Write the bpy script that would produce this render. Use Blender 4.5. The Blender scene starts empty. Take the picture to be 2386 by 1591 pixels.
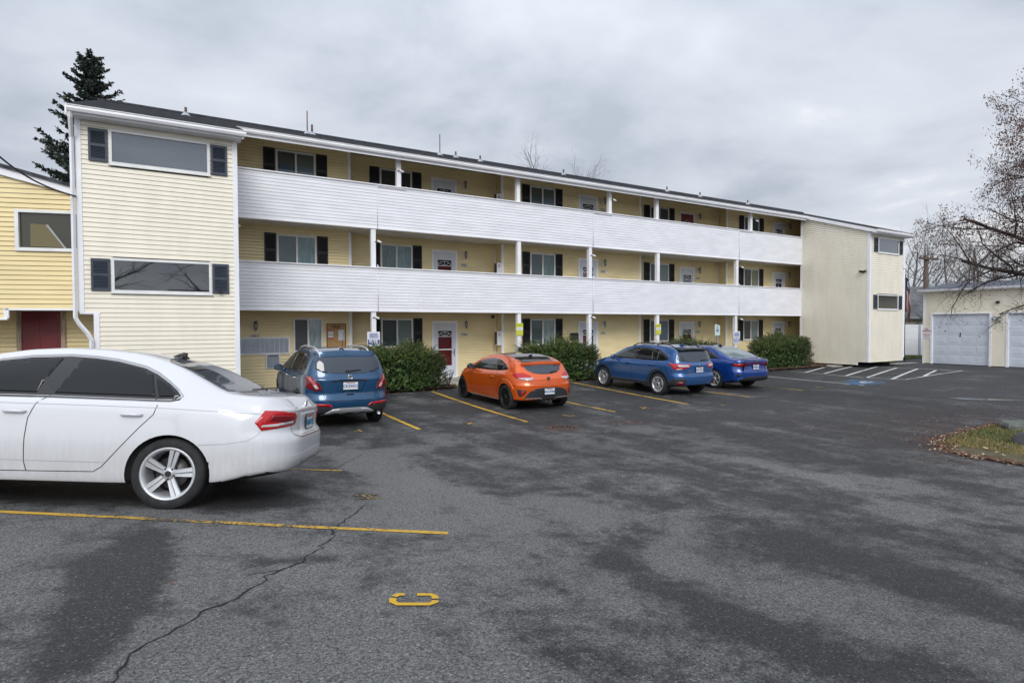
import bpy, bmesh, math, random
import numpy as np
from mathutils import Vector, Matrix
from mathutils.bvhtree import BVHTree
R = math.radians
scene = bpy.context.scene
col = scene.collection

# ------------------------------------------------------------------ camera
F_PX, YAW, PITCH, ROLL = 1340.73, R(59.5014), R(1.5178), R(0.1729)
CAM = np.array([0.0, 0.0, 2.25])
fw = np.array([math.cos(YAW)*math.cos(PITCH), math.sin(YAW)*math.cos(PITCH), -math.sin(PITCH)])
rt = np.array([math.sin(YAW), -math.cos(YAW), 0.0])
up = np.cross(rt, fw)
cr, sr = math.cos(ROLL), math.sin(ROLL)
cx_, cy_, cz_ = rt*cr-up*sr, rt*sr+up*cr, -fw
cam_d = bpy.data.cameras.new("camera")
cam = bpy.data.objects.new("camera", cam_d); col.objects.link(cam)
cam.matrix_world = Matrix(((cx_[0], cy_[0], cz_[0], 0), (cx_[1], cy_[1], cz_[1], 0), (cx_[2], cy_[2], cz_[2], 2.25), (0, 0, 0, 1)))
cam_d.sensor_width = 36; cam_d.lens = F_PX/2386*36
cam_d.clip_start = 0.1; cam_d.clip_end = 2000
scene.camera = cam

# ------------------------------------------------------------------ light
SUN_EL, SUN_AZ = R(36), R(-112)      # azimuth of the sun direction measured from +X
scene.view_settings.view_transform = 'Standard'; scene.view_settings.look = 'None'
scene.view_settings.exposure = 0.0; scene.view_settings.gamma = 1
scene.view_settings.use_curve_mapping = False
W = bpy.data.worlds.new("World"); scene.world = W; W.use_nodes = True
nt = W.node_tree; nt.nodes.clear(); N = nt.nodes; LK = nt.links
def nd(nt_, t, **kw):
    n = nt_.nodes.new(t)
    for k, v in kw.items(): setattr(n, k, v)
    return n
def mth(nt_, op, a, b=None, c=None, clamp=False):
    n = nt_.nodes.new('ShaderNodeMath'); n.operation = op; n.use_clamp = clamp
    for i, v in enumerate((a, b, c)):
        if v is None: continue
        if isinstance(v, (int, float)): n.inputs[i].default_value = v
        else: nt_.links.new(v, n.inputs[i])
    return n.outputs[0]
out = nd(nt, 'ShaderNodeOutputWorld'); bg = nd(nt, 'ShaderNodeBackground')
sky = nd(nt, 'ShaderNodeTexSky'); sky.sky_type = 'NISHITA'; sky.sun_disc = False
sky.sun_elevation = SUN_EL; sky.sun_rotation = math.pi/2-SUN_AZ
tc = nd(nt, 'ShaderNodeTexCoord'); sp = nd(nt, 'ShaderNodeSeparateXYZ'); LK.new(tc.outputs['Generated'], sp.inputs[0])
zc = mth(nt, 'MAXIMUM', sp.outputs[2], 0.0); zd = mth(nt, 'ADD', zc, 0.22)
cb = nd(nt, 'ShaderNodeCombineXYZ'); LK.new(mth(nt, 'DIVIDE', sp.outputs[0], zd), cb.inputs[0]); LK.new(mth(nt, 'DIVIDE', sp.outputs[1], zd), cb.inputs[1])
mp = nd(nt, 'ShaderNodeMapping'); mp.inputs['Location'].default_value = (5.3, 2.2, 0.6); LK.new(cb.outputs[0], mp.inputs[0])
n1 = nd(nt, 'ShaderNodeTexNoise'); n1.inputs['Scale'].default_value = 0.80; n1.inputs['Detail'].default_value = 9; n1.inputs['Roughness'].default_value = 0.52; n1.inputs['Distortion'].default_value = 0.35
LK.new(mp.outputs[0], n1.inputs['Vector'])
n2 = nd(nt, 'ShaderNodeTexNoise'); n2.inputs['Scale'].default_value = 2.3; n2.inputs['Detail'].default_value = 8; n2.inputs['Roughness'].default_value = 0.5; n2.inputs['Distortion'].default_value = 0.2
LK.new(mp.outputs[0], n2.inputs['Vector'])
cl = mth(nt, 'ADD', mth(nt, 'MULTIPLY', n1.outputs['Fac'], 0.78), mth(nt, 'MULTIPLY', n2.outputs['Fac'], 0.22))
rp = nd(nt, 'ShaderNodeValToRGB'); LK.new(cl, rp.inputs[0])
e = rp.color_ramp.elements; e[0].position = 0.41; e[0].color = (0.46, 0.505, 0.585, 1); e[1].position = 0.60; e[1].color = (0.93, 0.94, 0.965, 1)
x = e.new(0.47); x.color = (0.58, 0.625, 0.705, 1)
x = e.new(0.55); x.color = (0.70, 0.74, 0.81, 1)
# brighter toward the zenith and toward the veiled sun behind the camera
sunv = (math.cos(SUN_AZ)*math.cos(SUN_EL), math.sin(SUN_AZ)*math.cos(SUN_EL), math.sin(SUN_EL))
dt = nd(nt, 'ShaderNodeVectorMath', operation='DOT_PRODUCT'); dt.inputs[1].default_value = sunv; LK.new(tc.outputs['Generated'], dt.inputs[0])
sunf = mth(nt, 'POWER', mth(nt, 'MAXIMUM', dt.outputs['Value'], 0.0), 2.0)
zen = mth(nt, 'POWER', zc, 1.6)
gain = mth(nt, 'ADD', mth(nt, 'ADD', 1.0, mth(nt, 'MULTIPLY', zen, 0.9)), mth(nt, 'MULTIPLY', sunf, 1.15))
vs = nd(nt, 'ShaderNodeVectorMath', operation='SCALE'); LK.new(rp.outputs[0], vs.inputs[0]); LK.new(gain, vs.inputs['Scale'])
ns = nd(nt, 'ShaderNodeVectorMath', operation='SCALE'); LK.new(sky.outputs[0], ns.inputs[0]); ns.inputs['Scale'].default_value = 0.7
mx = nd(nt, 'ShaderNodeMix', data_type='RGBA'); mx.inputs[0].default_value = 0.97
vs10 = nd(nt, 'ShaderNodeVectorMath', operation='SCALE'); LK.new(vs.outputs[0], vs10.inputs[0]); vs10.inputs['Scale'].default_value = 10.0
LK.new(ns.outputs[0], mx.inputs[6]); LK.new(vs10.outputs[0], mx.inputs[7])
LK.new(mx.outputs[2], bg.inputs[0]); bg.inputs[1].default_value = 0.1
LK.new(bg.outputs[0], out.inputs[0])
sd = bpy.data.lights.new("sun", 'SUN'); sd.energy = 1.75; sd.angle = R(24); sd.color = (1.0, 0.97, 0.92)
so = bpy.data.objects.new("sun", sd); col.objects.link(so)
so.rotation_euler = Vector(sunv).to_track_quat('Z', 'Y').to_euler()

# ------------------------------------------------------------------ survey helpers (photo pixel -> metric point on a known plane)
def ray(x, y):
    U, V = x-1193, y-795.5
    return fw*F_PX+rt*(cr*U-sr*V)-up*(sr*U+cr*V)
def at_y(x, y, Y): r = ray(x, y); return CAM+r*(Y/r[1])
def at_x(x, y, X): r = ray(x, y); return CAM+r*(X/r[0])
def at_plane(x, y, p, n): r = ray(x, y); return CAM+r*(np.dot(np.array(p)-CAM, n)/np.dot(r, n))
def at_depth(x, y, d): return CAM+ray(x, y)*(d/F_PX)
def gz(X, Y):
    g = np.interp(0.81*X+0.585*Y, [-8, 0, 2.2, 4.35, 6, 8, 10, 14], [0.92, 0.86, 0.71, 0.446, 0.31, 0.205, 0.14, 0.09])+np.interp(Y, [13, 15.5, 17.5, 20], [0, .03, .06, .1])
    s = np.clip((X-17)/12, 0, 1); s = s*s*(3-2*s)
    return g*(1-s)+max(g, 0.19)*s if np.isscalar(X) else g*(1-s)+np.maximum(g, 0.19)*s
def gzs(X, Y):   # smoothed
    v = 0
    for a, b in ((0, 0), (.5, .5), (-.5, -.5), (.5, -.5), (-.5, .5), (0, .9), (0, -.9)): v = v+gz(X+a, Y+b)
    return v/7
def at_g(x, y):
    z = 0.3
    r = ray(x, y)
    for _ in range(9):
        P = CAM+r*((z-2.25)/r[2]); z = 0.3*z+0.7*float(gzs(float(P[0]), float(P[1])))
    return np.array([P[0], P[1], z])

# ------------------------------------------------------------------ object helpers
def tag(o, label=None, cat=None, group=None, kind=None):
    if label: o['label'] = label
    if cat: o['category'] = cat
    if group: o['group'] = group
    if kind: o['kind'] = kind
    return o
def empty(name, loc=(0, 0, 0), rz=0.0, label=None, cat=None, group=None):
    o = bpy.data.objects.new(name, None); col.objects.link(o); o.location = loc; o.rotation_euler = (0, 0, rz)
    o.empty_display_size = 0.2
    return tag(o, label, cat, group)
def copy_tree(o, parent=None):
    c = o.copy(); col.objects.link(c)
    if parent is not None: c.parent = parent
    for ch in list(o.children): copy_tree(ch, c)
    return c
class MB:
    def __init__(s): s.v = []; s.f = []; s.m = []; s.sm = []
    def add(s, vs, fs, mi=0, smooth=False):
        b = len(s.v); s.v += [tuple(map(float, v)) for v in vs]
        for f in fs: s.f.append([i+b for i in f]); s.m.append(mi); s.sm.append(smooth)
        return s
    def box(s, a, b, mi=0):
        x0, y0, z0 = [min(p, q) for p, q in zip(a, b)]; x1, y1, z1 = [max(p, q) for p, q in zip(a, b)]
        return s.add([(x0, y0, z0), (x1, y0, z0), (x1, y1, z0), (x0, y1, z0), (x0, y0, z1), (x1, y0, z1), (x1, y1, z1), (x0, y1, z1)],
                     [(0, 3, 2, 1), (4, 5, 6, 7), (0, 1, 5, 4), (1, 2, 6, 5), (2, 3, 7, 6), (3, 0, 4, 7)], mi)
    def obox(s, c, ex, ey, ez, mi=0):      # oriented box: centre and half-extent vectors
        c, ex, ey, ez = map(np.array, (c, ex, ey, ez)); vs = []
        for k in (-1, 1):
            for i, j in ((-1, -1), (1, -1), (1, 1), (-1, 1)): vs.append(c+i*ex+j*ey+k*ez)
        return s.add(vs, [(0, 3, 2, 1), (4, 5, 6, 7), (0, 1, 5, 4), (1, 2, 6, 5), (2, 3, 7, 6), (3, 0, 4, 7)], mi)
    def prism(s, poly, d, mi=0):           # planar polygon (3D points) extruded by vector d
        n = len(poly); p = [np.array(q, float) for q in poly]; d = np.array(d, float)
        return s.add(p+[q+d for q in p], [list(range(n))[::-1], list(range(n, 2*n))]+[(i, (i+1) % n, n+(i+1) % n, n+i) for i in range(n)], mi)
    def tube(s, pts, rad, seg=8, mi=0, cap=True, smooth=True):
        pts = [np.array(p, float) for p in pts]; n = len(pts)
        rad = [rad]*n if np.isscalar(rad) else rad
        b = len(s.v); ref = None
        for i, p in enumerate(pts):
            d = pts[min(i+1, n-1)]-pts[max(i-1, 0)]; d /= (np.linalg.norm(d)+1e-9)
            if ref is None: ref = np.array([0, 0, 1.]) if abs(d[2]) < .9 else np.array([1., 0, 0])
            a = np.cross(d, ref); a /= (np.linalg.norm(a)+1e-9); c = np.cross(a, d); ref = c
            for k in range(seg):
                t = 2*math.pi*k/seg; s.v.append(tuple(p+rad[i]*(a*math.cos(t)+c*math.sin(t))))
        for i in range(n-1):
            for k in range(seg):
                s.f.append([b+i*seg+k, b+i*seg+(k+1) % seg, b+(i+1)*seg+(k+1) % seg, b+(i+1)*seg+k]); s.m.append(mi); s.sm.append(smooth)
        if cap:
            s.f.append([b+k for k in range(seg)][::-1]); s.m.append(mi); s.sm.append(False)
            s.f.append([b+(n-1)*seg+k for k in range(seg)]); s.m.append(mi); s.sm.append(False)
        return s
    def lathe(s, prof, o=(0, 0, 0), ax='z', seg=24, mi=0, smooth=True):   # prof: (r, h)
        b = len(s.v)
        for r_, h in prof:
            for k in range(seg):
                t = 2*math.pi*k/seg; c, q = r_*math.cos(t), r_*math.sin(t)
                p = (c, q, h) if ax == 'z' else ((c, h, q) if ax == 'y' else (h, c, q))
                s.v.append((p[0]+o[0], p[1]+o[1], p[2]+o[2]))
        for i in range(len(prof)-1):
            for k in range(seg):
                s.f.append([b+i*seg+k, b+i*seg+(k+1) % seg, b+(i+1)*seg+(k+1) % seg, b+(i+1)*seg+k]); s.m.append(mi); s.sm.append(smooth)
        return s
    def build(s, name, mats, parent=None):
        me = bpy.data.meshes.new(name); me.from_pydata(s.v, [], s.f)
        if not isinstance(mats, (list, tuple)): mats = [mats]
        for m in mats: me.materials.append(m)
        me.polygons.foreach_set('material_index', s.m); me.polygons.foreach_set('use_smooth', s.sm)
        me.update(); o = bpy.data.objects.new(name, me); col.objects.link(o)
        if parent is not None: o.parent = parent
        return o

# ------------------------------------------------------------------ materials
MATS = {}
def mat(name, colr, rough=0.6, metal=0.0, var=0.0, vs=3.0, bump=0.0, bs=40.0, coat=0.0, spec=0.5, vcol=None, stretch=None):
    if name in MATS: return MATS[name]
    m = bpy.data.materials.new(name); m.use_nodes = True; t = m.node_tree; b = t.nodes['Principled BSDF']
    b.inputs['Base Color'].default_value = (*colr, 1); b.inputs['Roughness'].default_value = rough; b.inputs['Metallic'].default_value = metal
    b.inputs['Coat Weight'].default_value = coat; b.inputs['Coat Roughness'].default_value = 0.04; b.inputs['Specular IOR Level'].default_value = spec
    if var or bump:
        c = nd(t, 'ShaderNodeTexCoord'); mpn = nd(t, 'ShaderNodeMapping'); t.links.new(c.outputs['Object'], mpn.inputs[0])
        if stretch: mpn.inputs['Scale'].default_value = stretch
    if var:
        n = nd(t, 'ShaderNodeTexNoise'); n.inputs['Scale'].default_value = vs; n.inputs['Detail'].default_value = 6; t.links.new(mpn.outputs[0], n.inputs['Vector'])
        r_ = nd(t, 'ShaderNodeValToRGB'); t.links.new(n.outputs['Fac'], r_.inputs[0])
        c0 = vcol if vcol else tuple(v*(1-var) for v in colr); c1 = tuple(min(1, v*(1+var*(0.35 if vcol else 0.8))) for v in colr)
        r_.color_ramp.elements[0].position = 0.32; r_.color_ramp.elements[1].position = 0.66
        r_.color_ramp.elements[0].color = (*c0, 1); r_.color_ramp.elements[1].color = (*c1, 1)
        t.links.new(r_.outputs[0], b.inputs['Base Color'])
    if bump:
        n = nd(t, 'ShaderNodeTexNoise'); n.inputs['Scale'].default_value = bs; n.inputs['Detail'].default_value = 5; t.links.new(mpn.outputs[0], n.inputs['Vector'])
        bp = nd(t, 'ShaderNodeBump'); bp.inputs['Strength'].default_value = 1.0; bp.inputs['Distance'].default_value = bump
        t.links.new(n.outputs['Fac'], bp.inputs['Height']); t.links.new(bp.outputs[0], b.inputs['Normal'])
    MATS[name] = m; return m
cream = mat('cream_vinyl_siding', (0.78, 0.725, 0.60), 0.55, var=0.05, vs=1.6, stretch=(2, 2, .6))
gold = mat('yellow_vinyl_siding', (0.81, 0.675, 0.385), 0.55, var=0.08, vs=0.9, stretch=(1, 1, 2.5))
ygold = mat('warm_yellow_siding', (0.74, 0.60, 0.32), 0.55, var=0.08, vs=0.9, stretch=(1, 1, 2.5))
white_v = mat('white_vinyl', (0.73, 0.73, 0.76), 0.5, var=0.06, vs=1.3, stretch=(1, 1, 3))
trim = mat('white_trim', (0.78, 0.78, 0.80), 0.5, var=0.06, vs=2.0)
offwhite = mat('offwhite_frame', (0.70, 0.70, 0.68), 0.5, var=0.08, vs=4)
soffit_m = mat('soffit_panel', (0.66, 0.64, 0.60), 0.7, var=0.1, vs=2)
shut = mat('slate_blue_shutter', (0.035, 0.045, 0.065), 0.55, var=0.2, vs=4)
shut_b = mat('black_shutter', (0.017, 0.018, 0.022), 0.6, var=0.2, vs=4)
black = mat('black_plastic', (0.012, 0.012, 0.013), 0.5)
dark = mat('dark_void', (0.008, 0.008, 0.009), 0.9)
metal = mat('galvanized_metal', (0.45, 0.46, 0.47), 0.4, 0.8, var=0.15, vs=8)
brass = mat('aged_brass', (0.16, 0.11, 0.05), 0.35, 0.9, var=0.3, vs=30)
chrome = mat('chrome', (0.75, 0.76, 0.78), 0.12, 1.0)
redm = mat('red_door_paint', (0.16, 0.012, 0.016), 0.45, var=0.15, vs=3)
concrete = mat('concrete', (0.38, 0.36, 0.33), 0.9, var=0.25, vs=1.5, bump=0.004, bs=60)
wood_l = mat('weathered_wood_trim', (0.36, 0.28, 0.20), 0.8, var=0.45, vs=5, stretch=(6, 6, 0.6))
sgreen = mat('mailbox_grey', (0.33, 0.36, 0.40), 0.35, 0.5, var=0.1, vs=5)
def text(s, size, o, right, upv, m, parent=None, name='lettering', ext=0.0015, bold=0.0, cx=0.0, align='CENTER', sx=1.0, sp_=1.0):
    c = bpy.data.curves.new(name, 'FONT'); c.body = s; c.size = size; c.align_x = align; c.align_y = 'CENTER'; c.extrude = ext; c.offset = bold
    c.resolution_u = 2; c.space_line = 0.9; c.space_character = sp_
    ob = bpy.data.objects.new('tmp', c); me = bpy.data.meshes.new_from_object(ob)
    bpy.data.objects.remove(ob); bpy.data.curves.remove(c)
    r_, u_ = Vector(right).normalized(), Vector(upv).normalized(); n_ = r_.cross(u_)
    M4 = Matrix(((r_.x*sx, u_.x, n_.x, o[0]), (r_.y*sx, u_.y, n_.y, o[1]), (r_.z*sx, u_.z, n_.z, o[2]), (0, 0, 0, 1)))
    me.transform(M4); me.materials.clear(); me.materials.append(m); me.name = name
    ob = bpy.data.objects.new(name, me); col.objects.link(ob)
    if parent is not None: ob.parent = parent
    return ob
# clapboard wall: sawtooth courses with cut openings, optional sloping top
def siding(mb, o, ud, nrm, L, z0, z1, ops=(), course=0.1016, lip=0.017, top=None, mi=0, back=0.0, groove=0.013):
    o = np.array(o, float); ud = np.array(ud, float); nrm = np.array(nrm, float)
    def P(u, z, off): return o+ud*u+np.array([0, 0, z])+nrm*off
    nC = int(math.ceil((z1-z0)/course))
    for i in range(nC):
        za = z0+i*course; zb = min(z1, za+course); zt_ = zb-groove
        segs = [(0.0, L)]
        for (a, b, p, q) in ops:
            if q <= za+0.02 or p >= zb-0.02: continue
            ns_ = []
            for (s0, s1) in segs:
                if b <= s0 or a >= s1: ns_.append((s0, s1)); continue
                if a > s0: ns_.append((s0, a))
                if b < s1: ns_.append((b, s1))
            segs = ns_
        for (s0, s1) in segs:
            poly = [(s0, za), (s1, za), (s1, zt_), (s0, zt_)]; mb.add([P(s0, zt_-.004, -.018), P(s1, zt_-.004, -.018), P(s1, zb+.002, -.018), P(s0, zb+.002, -.018)], [(0, 1, 2, 3)], mi) if (top is None or (top(s0) > zb and top(s1) > zb)) else None
            if top is not None:
                res = []
                for k in range(4):
                    A, B = poly[k], poly[(k+1) % 4]; fa, fb = top(A[0])-A[1], top(B[0])-B[1]
                    if fa >= 0: res.append(A)
                    if (fa >= 0) != (fb >= 0): t = fa/(fa-fb); res.append((A[0]+(B[0]-A[0])*t, A[1]+(B[1]-A[1])*t))
                poly = res
            if len(poly) < 3: continue
            off = [lip*(1-(z-za)/course)+0.001 for _, z in poly]
            mb.add([P(u, z, f_) for (u, z), f_ in zip(poly, off)], [list(range(len(poly)))], mi)
            lo = [p for p in poly if abs(p[1]-za) < 1e-6]
            if len(lo) >= 2:
                a, b = min(p[0] for p in lo), max(p[0] for p in lo)
                mb.add([P(a, za, -max(back, .019)), P(b, za, -max(back, .019)), P(b, za, lip+0.001), P(a, za, lip+0.001)], [(0, 1, 2, 3)], mi)
    return mb
# ------------------------------------------------------------------ ground
def asphalt():
    m = bpy.data.materials.new('weathered_asphalt'); m.use_nodes = True; t = m.node_tree; b = t.nodes['Principled BSDF']; L = t.links
    c = nd(t, 'ShaderNodeTexCoord'); O = c.outputs['Object']
    def noise(scale, det=6, rough=.55, vec=O, dist=0.0):
        n = nd(t, 'ShaderNodeTexNoise'); n.inputs['Scale'].default_value = scale; n.inputs['Detail'].default_value = det
        n.inputs['Roughness'].default_value = rough; n.inputs['Distortion'].default_value = dist; L.new(vec, n.inputs['Vector']); return n.outputs['Fac']
    def ramp(v, p0, p1, c0=0., c1=1.):
        r_ = nd(t, 'ShaderNodeMapRange'); r_.interpolation_type = 'SMOOTHSTEP'; L.new(v, r_.inputs[0])
        for i, k in enumerate((p0, p1, c0, c1)): r_.inputs[i+1].default_value = k
        return r_.outputs[0]
    mp_ = nd(t, 'ShaderNodeMapping'); mp_.inputs['Rotation'].default_value = (0, 0, R(28)); mp_.inputs['Scale'].default_value = (1.5, 0.36, 1); L.new(O, mp_.inputs[0])
    s_ = nd(t, 'ShaderNodeSeparateXYZ'); L.new(O, s_.inputs[0]); X, Y = s_.outputs[0], s_.outputs[1]
    big = noise(0.62, 8, .66, O, .5); streak = noise(0.75, 7, .62, mp_.outputs[0], .3); fine = noise(3.2, 6, .7); fine2 = noise(11, 5, .7)
    # age of the surface: the strip nearest the street is old and bleached, the lot by the building is newer and blacker
    age = mth(t, 'ADD', mth(t, 'MULTIPLY', X, -0.075), mth(t, 'MULTIPLY', Y, -0.085))
    age = ramp(age, -2.0, 0.0, 0.0, 1.0)
    msk = mth(t, 'ADD', mth(t, 'ADD', mth(t, 'MULTIPLY', big, .9), mth(t, 'MULTIPLY', streak, .8)), mth(t, 'ADD', mth(t, 'MULTIPLY', fine, .66), mth(t, 'MULTIPLY', fine2, .46)))
    msk = mth(t, 'ADD', msk, mth(t, 'MULTIPLY', age, 0.25))
    def track(a_, b_, w, amp):      # worn wheel track, stain or darker band along a line on the ground
        nonlocal msk
        pa = nd(t, 'ShaderNodeVectorMath', operation='SUBTRACT'); L.new(Oflat.outputs[0], pa.inputs[0]); pa.inputs[1].default_value = (a_[0], a_[1], 0)
        ba = (b_[0]-a_[0], b_[1]-a_[1], 0); bb = ba[0]**2+ba[1]**2
        dn = nd(t, 'ShaderNodeVectorMath', operation='DOT_PRODUCT'); L.new(pa.outputs[0], dn.inputs[0]); dn.inputs[1].default_value = ba
        hh = mth(t, 'MULTIPLY', dn.outputs['Value'], 1/bb, clamp=True); sv = nd(t, 'ShaderNodeVectorMath', operation='SCALE'); sv.inputs[0].default_value = ba; L.new(hh, sv.inputs['Scale'])
        df = nd(t, 'ShaderNodeVectorMath', operation='DISTANCE'); L.new(pa.outputs[0], df.inputs[0]); L.new(sv.outputs[0], df.inputs[1])
        msk = mth(t, 'ADD', msk, ramp(df.outputs['Value'], 0, w*1.25, amp*.85, 0))
    Oflat = nd(t, 'ShaderNodeVectorMath', operation='MULTIPLY'); L.new(O, Oflat.inputs[0]); Oflat.inputs[1].default_value = (1, 1, 0)
    for (p, q, w, amp) in (((1440, 1012), (1900, 1028), .8, .20), ((1650, 1045), (2090, 1120), .5, .18), ((2090, 1120), (2400, 1190), .5, .17), ((1930, 1110), (2352, 1260), .45, .14), ((1575, 1180), (1500, 1330), .28, .20), ((1250, 1150), (1400, 1185), .5, .20), ((860, 1040), (1010, 1020), .5, .20),
                           ((770, 1030), (980, 1130), .5, .16), ((1340, 970), (1460, 990), .5, .1), ((930, 915), (990, 925), .7, .26), ((335, 1230), (240, 1400), .30, -.34), ((240, 1400), (160, 1520), .22, -.26), ((620, 1290), (760, 1280), .14, -.22), ((1420, 1290), (1700, 1440), .28, -.22), ((1700, 1440), (2150, 1560), .35, -.2), ((150, 1135), (600, 1150), .5, -.30), ((1750, 1200), (2352, 1400), .5, -.12)):  # one band runs darker along the ground under the white sedan
        track(at_g(p[0]*1.01446, p[1]*1.01446), at_g(q[0]*1.01446, q[1]*1.01446), w, amp)
    msk = ramp(msk, 1.41, 1.72)
    sp1 = noise(55, 3, .8); sp2 = noise(150, 2, .8)
    vo = nd(t, 'ShaderNodeTexVoronoi'); vo.inputs['Scale'].default_value = 120; L.new(O, vo.inputs['Vector'])
    spk = mth(t, 'ADD', mth(t, 'MULTIPLY', sp1, .5), mth(t, 'MULTIPLY', sp2, .5))
    spk = ramp(spk, .38, .64, 0.25, 1.8)
    sc_ = nd(t, 'ShaderNodeSeparateColor'); L.new(vo.outputs['Color'], sc_.inputs[0])
    stone = ramp(sc_.outputs[0], .93, 1.0, 0, .10)
    mixc = nd(t, 'ShaderNodeMix', data_type='RGBA'); L.new(msk, mixc.inputs[0])
    mixc.inputs[6].default_value = (0.030, 0.030, 0.0305, 1); mixc.inputs[7].default_value = (0.122, 0.120, 0.118, 1)
    v1 = nd(t, 'ShaderNodeVectorMath', operation='SCALE'); L.new(mixc.outputs[2], v1.inputs[0]); L.new(spk, v1.inputs['Scale'])
    tone = ramp(noise(0.16, 3, .5), .35, .65, .84, 1.18)
    v2 = nd(t, 'ShaderNodeVectorMath', operation='SCALE'); L.new(v1.outputs[0], v2.inputs[0]); L.new(tone, v2.inputs['Scale'])
    v3 = nd(t, 'ShaderNodeVectorMath', operation='ADD'); L.new(v2.outputs[0], v3.inputs[0]); cbn = nd(t, 'ShaderNodeCombineXYZ')
    for i in range(3): L.new(stone, cbn.inputs[i])
    L.new(cbn.outputs[0], v3.inputs[1]); L.new(v3.outputs[0], b.inputs['Base Color'])
    L.new(ramp(msk, 0, 1, .70, .92), b.inputs['Roughness'])
    b.inputs['Specular IOR Level'].default_value = 0.35
    bp = nd(t, 'ShaderNodeBump'); bp.inputs['Distance'].default_value = 0.006; bp.inputs['Strength'].default_value = 0.8; L.new(mth(t, 'ADD', sp1, mth(t, 'MULTIPLY', sp2, .6)), bp.inputs['Height']); L.new(bp.outputs[0], b.inputs['Normal'])
    return m
ASPH = asphalt()
def grid_axis(lo, hi, a, b, fine, coarse_n=14):
    l = a-(a-lo)*np.linspace(1, 0, coarse_n, endpoint=False)**2; r_ = b+(hi-b)*np.linspace(0, 1, coarse_n+1)[1:]**2
    return np.concatenate([l, np.arange(a, b+1e-6, fine), r_])
gx, gy = grid_axis(-400, 500, -6, 40, 0.5), grid_axis(-300, 700, -4, 24, 0.5)
XX, YY = np.meshgrid(gx, gy, indexing='ij'); Xf, Yf = XX.ravel(), YY.ravel()
def gz_arr(X, Y):
    g = np.interp(0.81*X+0.585*Y, [-8, 0, 2.2, 4.35, 6, 8, 10, 14], [0.92, 0.86, 0.71, 0.446, 0.31, 0.205, 0.14, 0.09])+np.interp(Y, [13, 15.5, 17.5, 20], [0, .03, .06, .1])
    s = np.clip((X-17)/12, 0, 1); s = s*s*(3-2*s); return g*(1-s)+np.maximum(g, 0.19)*s
Zf = sum(gz_arr(Xf+a, Yf+b) for a, b in ((0, 0), (.5, .5), (-.5, -.5), (.5, -.5), (-.5, .5), (0, .9), (0, -.9)))/7
mb = MB(); ny = len(gy)
mb.v = [tuple(map(float, p)) for p in zip(Xf, Yf, Zf)]
for i in range(len(gx)-1):
    for j in range(ny-1):
        mb.f.append([i*ny+j, (i+1)*ny+j, (i+1)*ny+j+1, i*ny+j+1]); mb.m.append(0); mb.sm.append(True)
tag(mb.build('parking_lot', ASPH), kind='structure')
from bisect import bisect_right
_Z2 = Zf.reshape(len(gx), ny)
gxl, gyl = [float(v) for v in gx], [float(v) for v in gy]
def gh(X, Y):      # height of the ground mesh itself
    i = min(max(bisect_right(gxl, X)-1, 0), len(gxl)-2); j = min(max(bisect_right(gyl, Y)-1, 0), ny-2)
    u = (X-gx[i])/(gx[i+1]-gx[i]); v = (Y-gy[j])/(gy[j+1]-gy[j])
    return float(_Z2[i, j]*(1-u)*(1-v)+_Z2[i+1, j]*u*(1-v)+_Z2[i, j+1]*(1-u)*v+_Z2[i+1, j+1]*u*v)

def worn_paint(name, c, wear=0.5):
    m = bpy.data.materials.new(name); m.use_nodes = True; t = m.node_tree; b = t.nodes['Principled BSDF']; L = t.links
    o = nd(t, 'ShaderNodeTexCoord')
    n = nd(t, 'ShaderNodeTexNoise'); n.inputs['Scale'].default_value = 26; n.inputs['Detail'].default_value = 6; n.inputs['Roughness'].default_value = .75; L.new(o.outputs['Object'], n.inputs['Vector'])
    n2_ = nd(t, 'ShaderNodeTexNoise'); n2_.inputs['Scale'].default_value = 1.3; n2_.inputs['Detail'].default_value = 4; L.new(o.outputs['Object'], n2_.inputs['Vector'])
    f_ = mth(t, 'ADD', mth(t, 'MULTIPLY', n.outputs['Fac'], .75), mth(t, 'MULTIPLY', n2_.outputs['Fac'], .5))
    r_ = nd(t, 'ShaderNodeMapRange'); L.new(f_, r_.inputs[0]); r_.inputs[1].default_value = wear; r_.inputs[2].default_value = wear+.08
    mx_ = nd(t, 'ShaderNodeMix', data_type='RGBA'); L.new(r_.outputs[0], mx_.inputs[0]); mx_.inputs[6].default_value = (0.05, 0.05, 0.05, 1); mx_.inputs[7].default_value = (*c, 1)
    L.new(mx_.outputs[2], b.inputs['Base Color']); b.inputs['Roughness'].default_value = .8
    return m
YEL = worn_paint('worn_yellow_paint', (0.56, 0.33, 0.02), 0.52); YELT = worn_paint('thin_yellow_paint', (0.50, 0.30, 0.03), 0.56)
YELW = worn_paint('scuffed_yellow_paint', (0.52, 0.31, 0.03), 0.56); WHT = worn_paint('worn_white_paint', (0.55, 0.56, 0.56), 0.50); BLU = worn_paint('worn_blue_paint', (0.02, 0.13, 0.30), 0.61)
def ground_strip(name, a, b, w, m, lift=0.005, wob=0.0):
    a, b = np.array(a[:2], float), np.array(b[:2], float); L_ = np.linalg.norm(b-a); d = (b-a)/L_; n = np.array([-d[1], d[0]]); k = max(2, int(L_/0.2)+1)
    mb = MB(); rng = random.Random(int(a[0]*97+a[1]*13))
    for i in range(k+1):
        p = a+d*L_*i/k; w1 = w/2+rng.uniform(-wob, wob); w2 = w/2+rng.uniform(-wob, wob)
        for q in (p+n*w1, p-n*w2): mb.v.append((q[0], q[1], gh(q[0], q[1])+lift))
    for i in range(k): mb.f.append([2*i, 2*i+1, 2*i+3, 2*i+2]); mb.m.append(0); mb.sm.append(False)
    return tag(mb.build(name, m), kind='structure')
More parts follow.
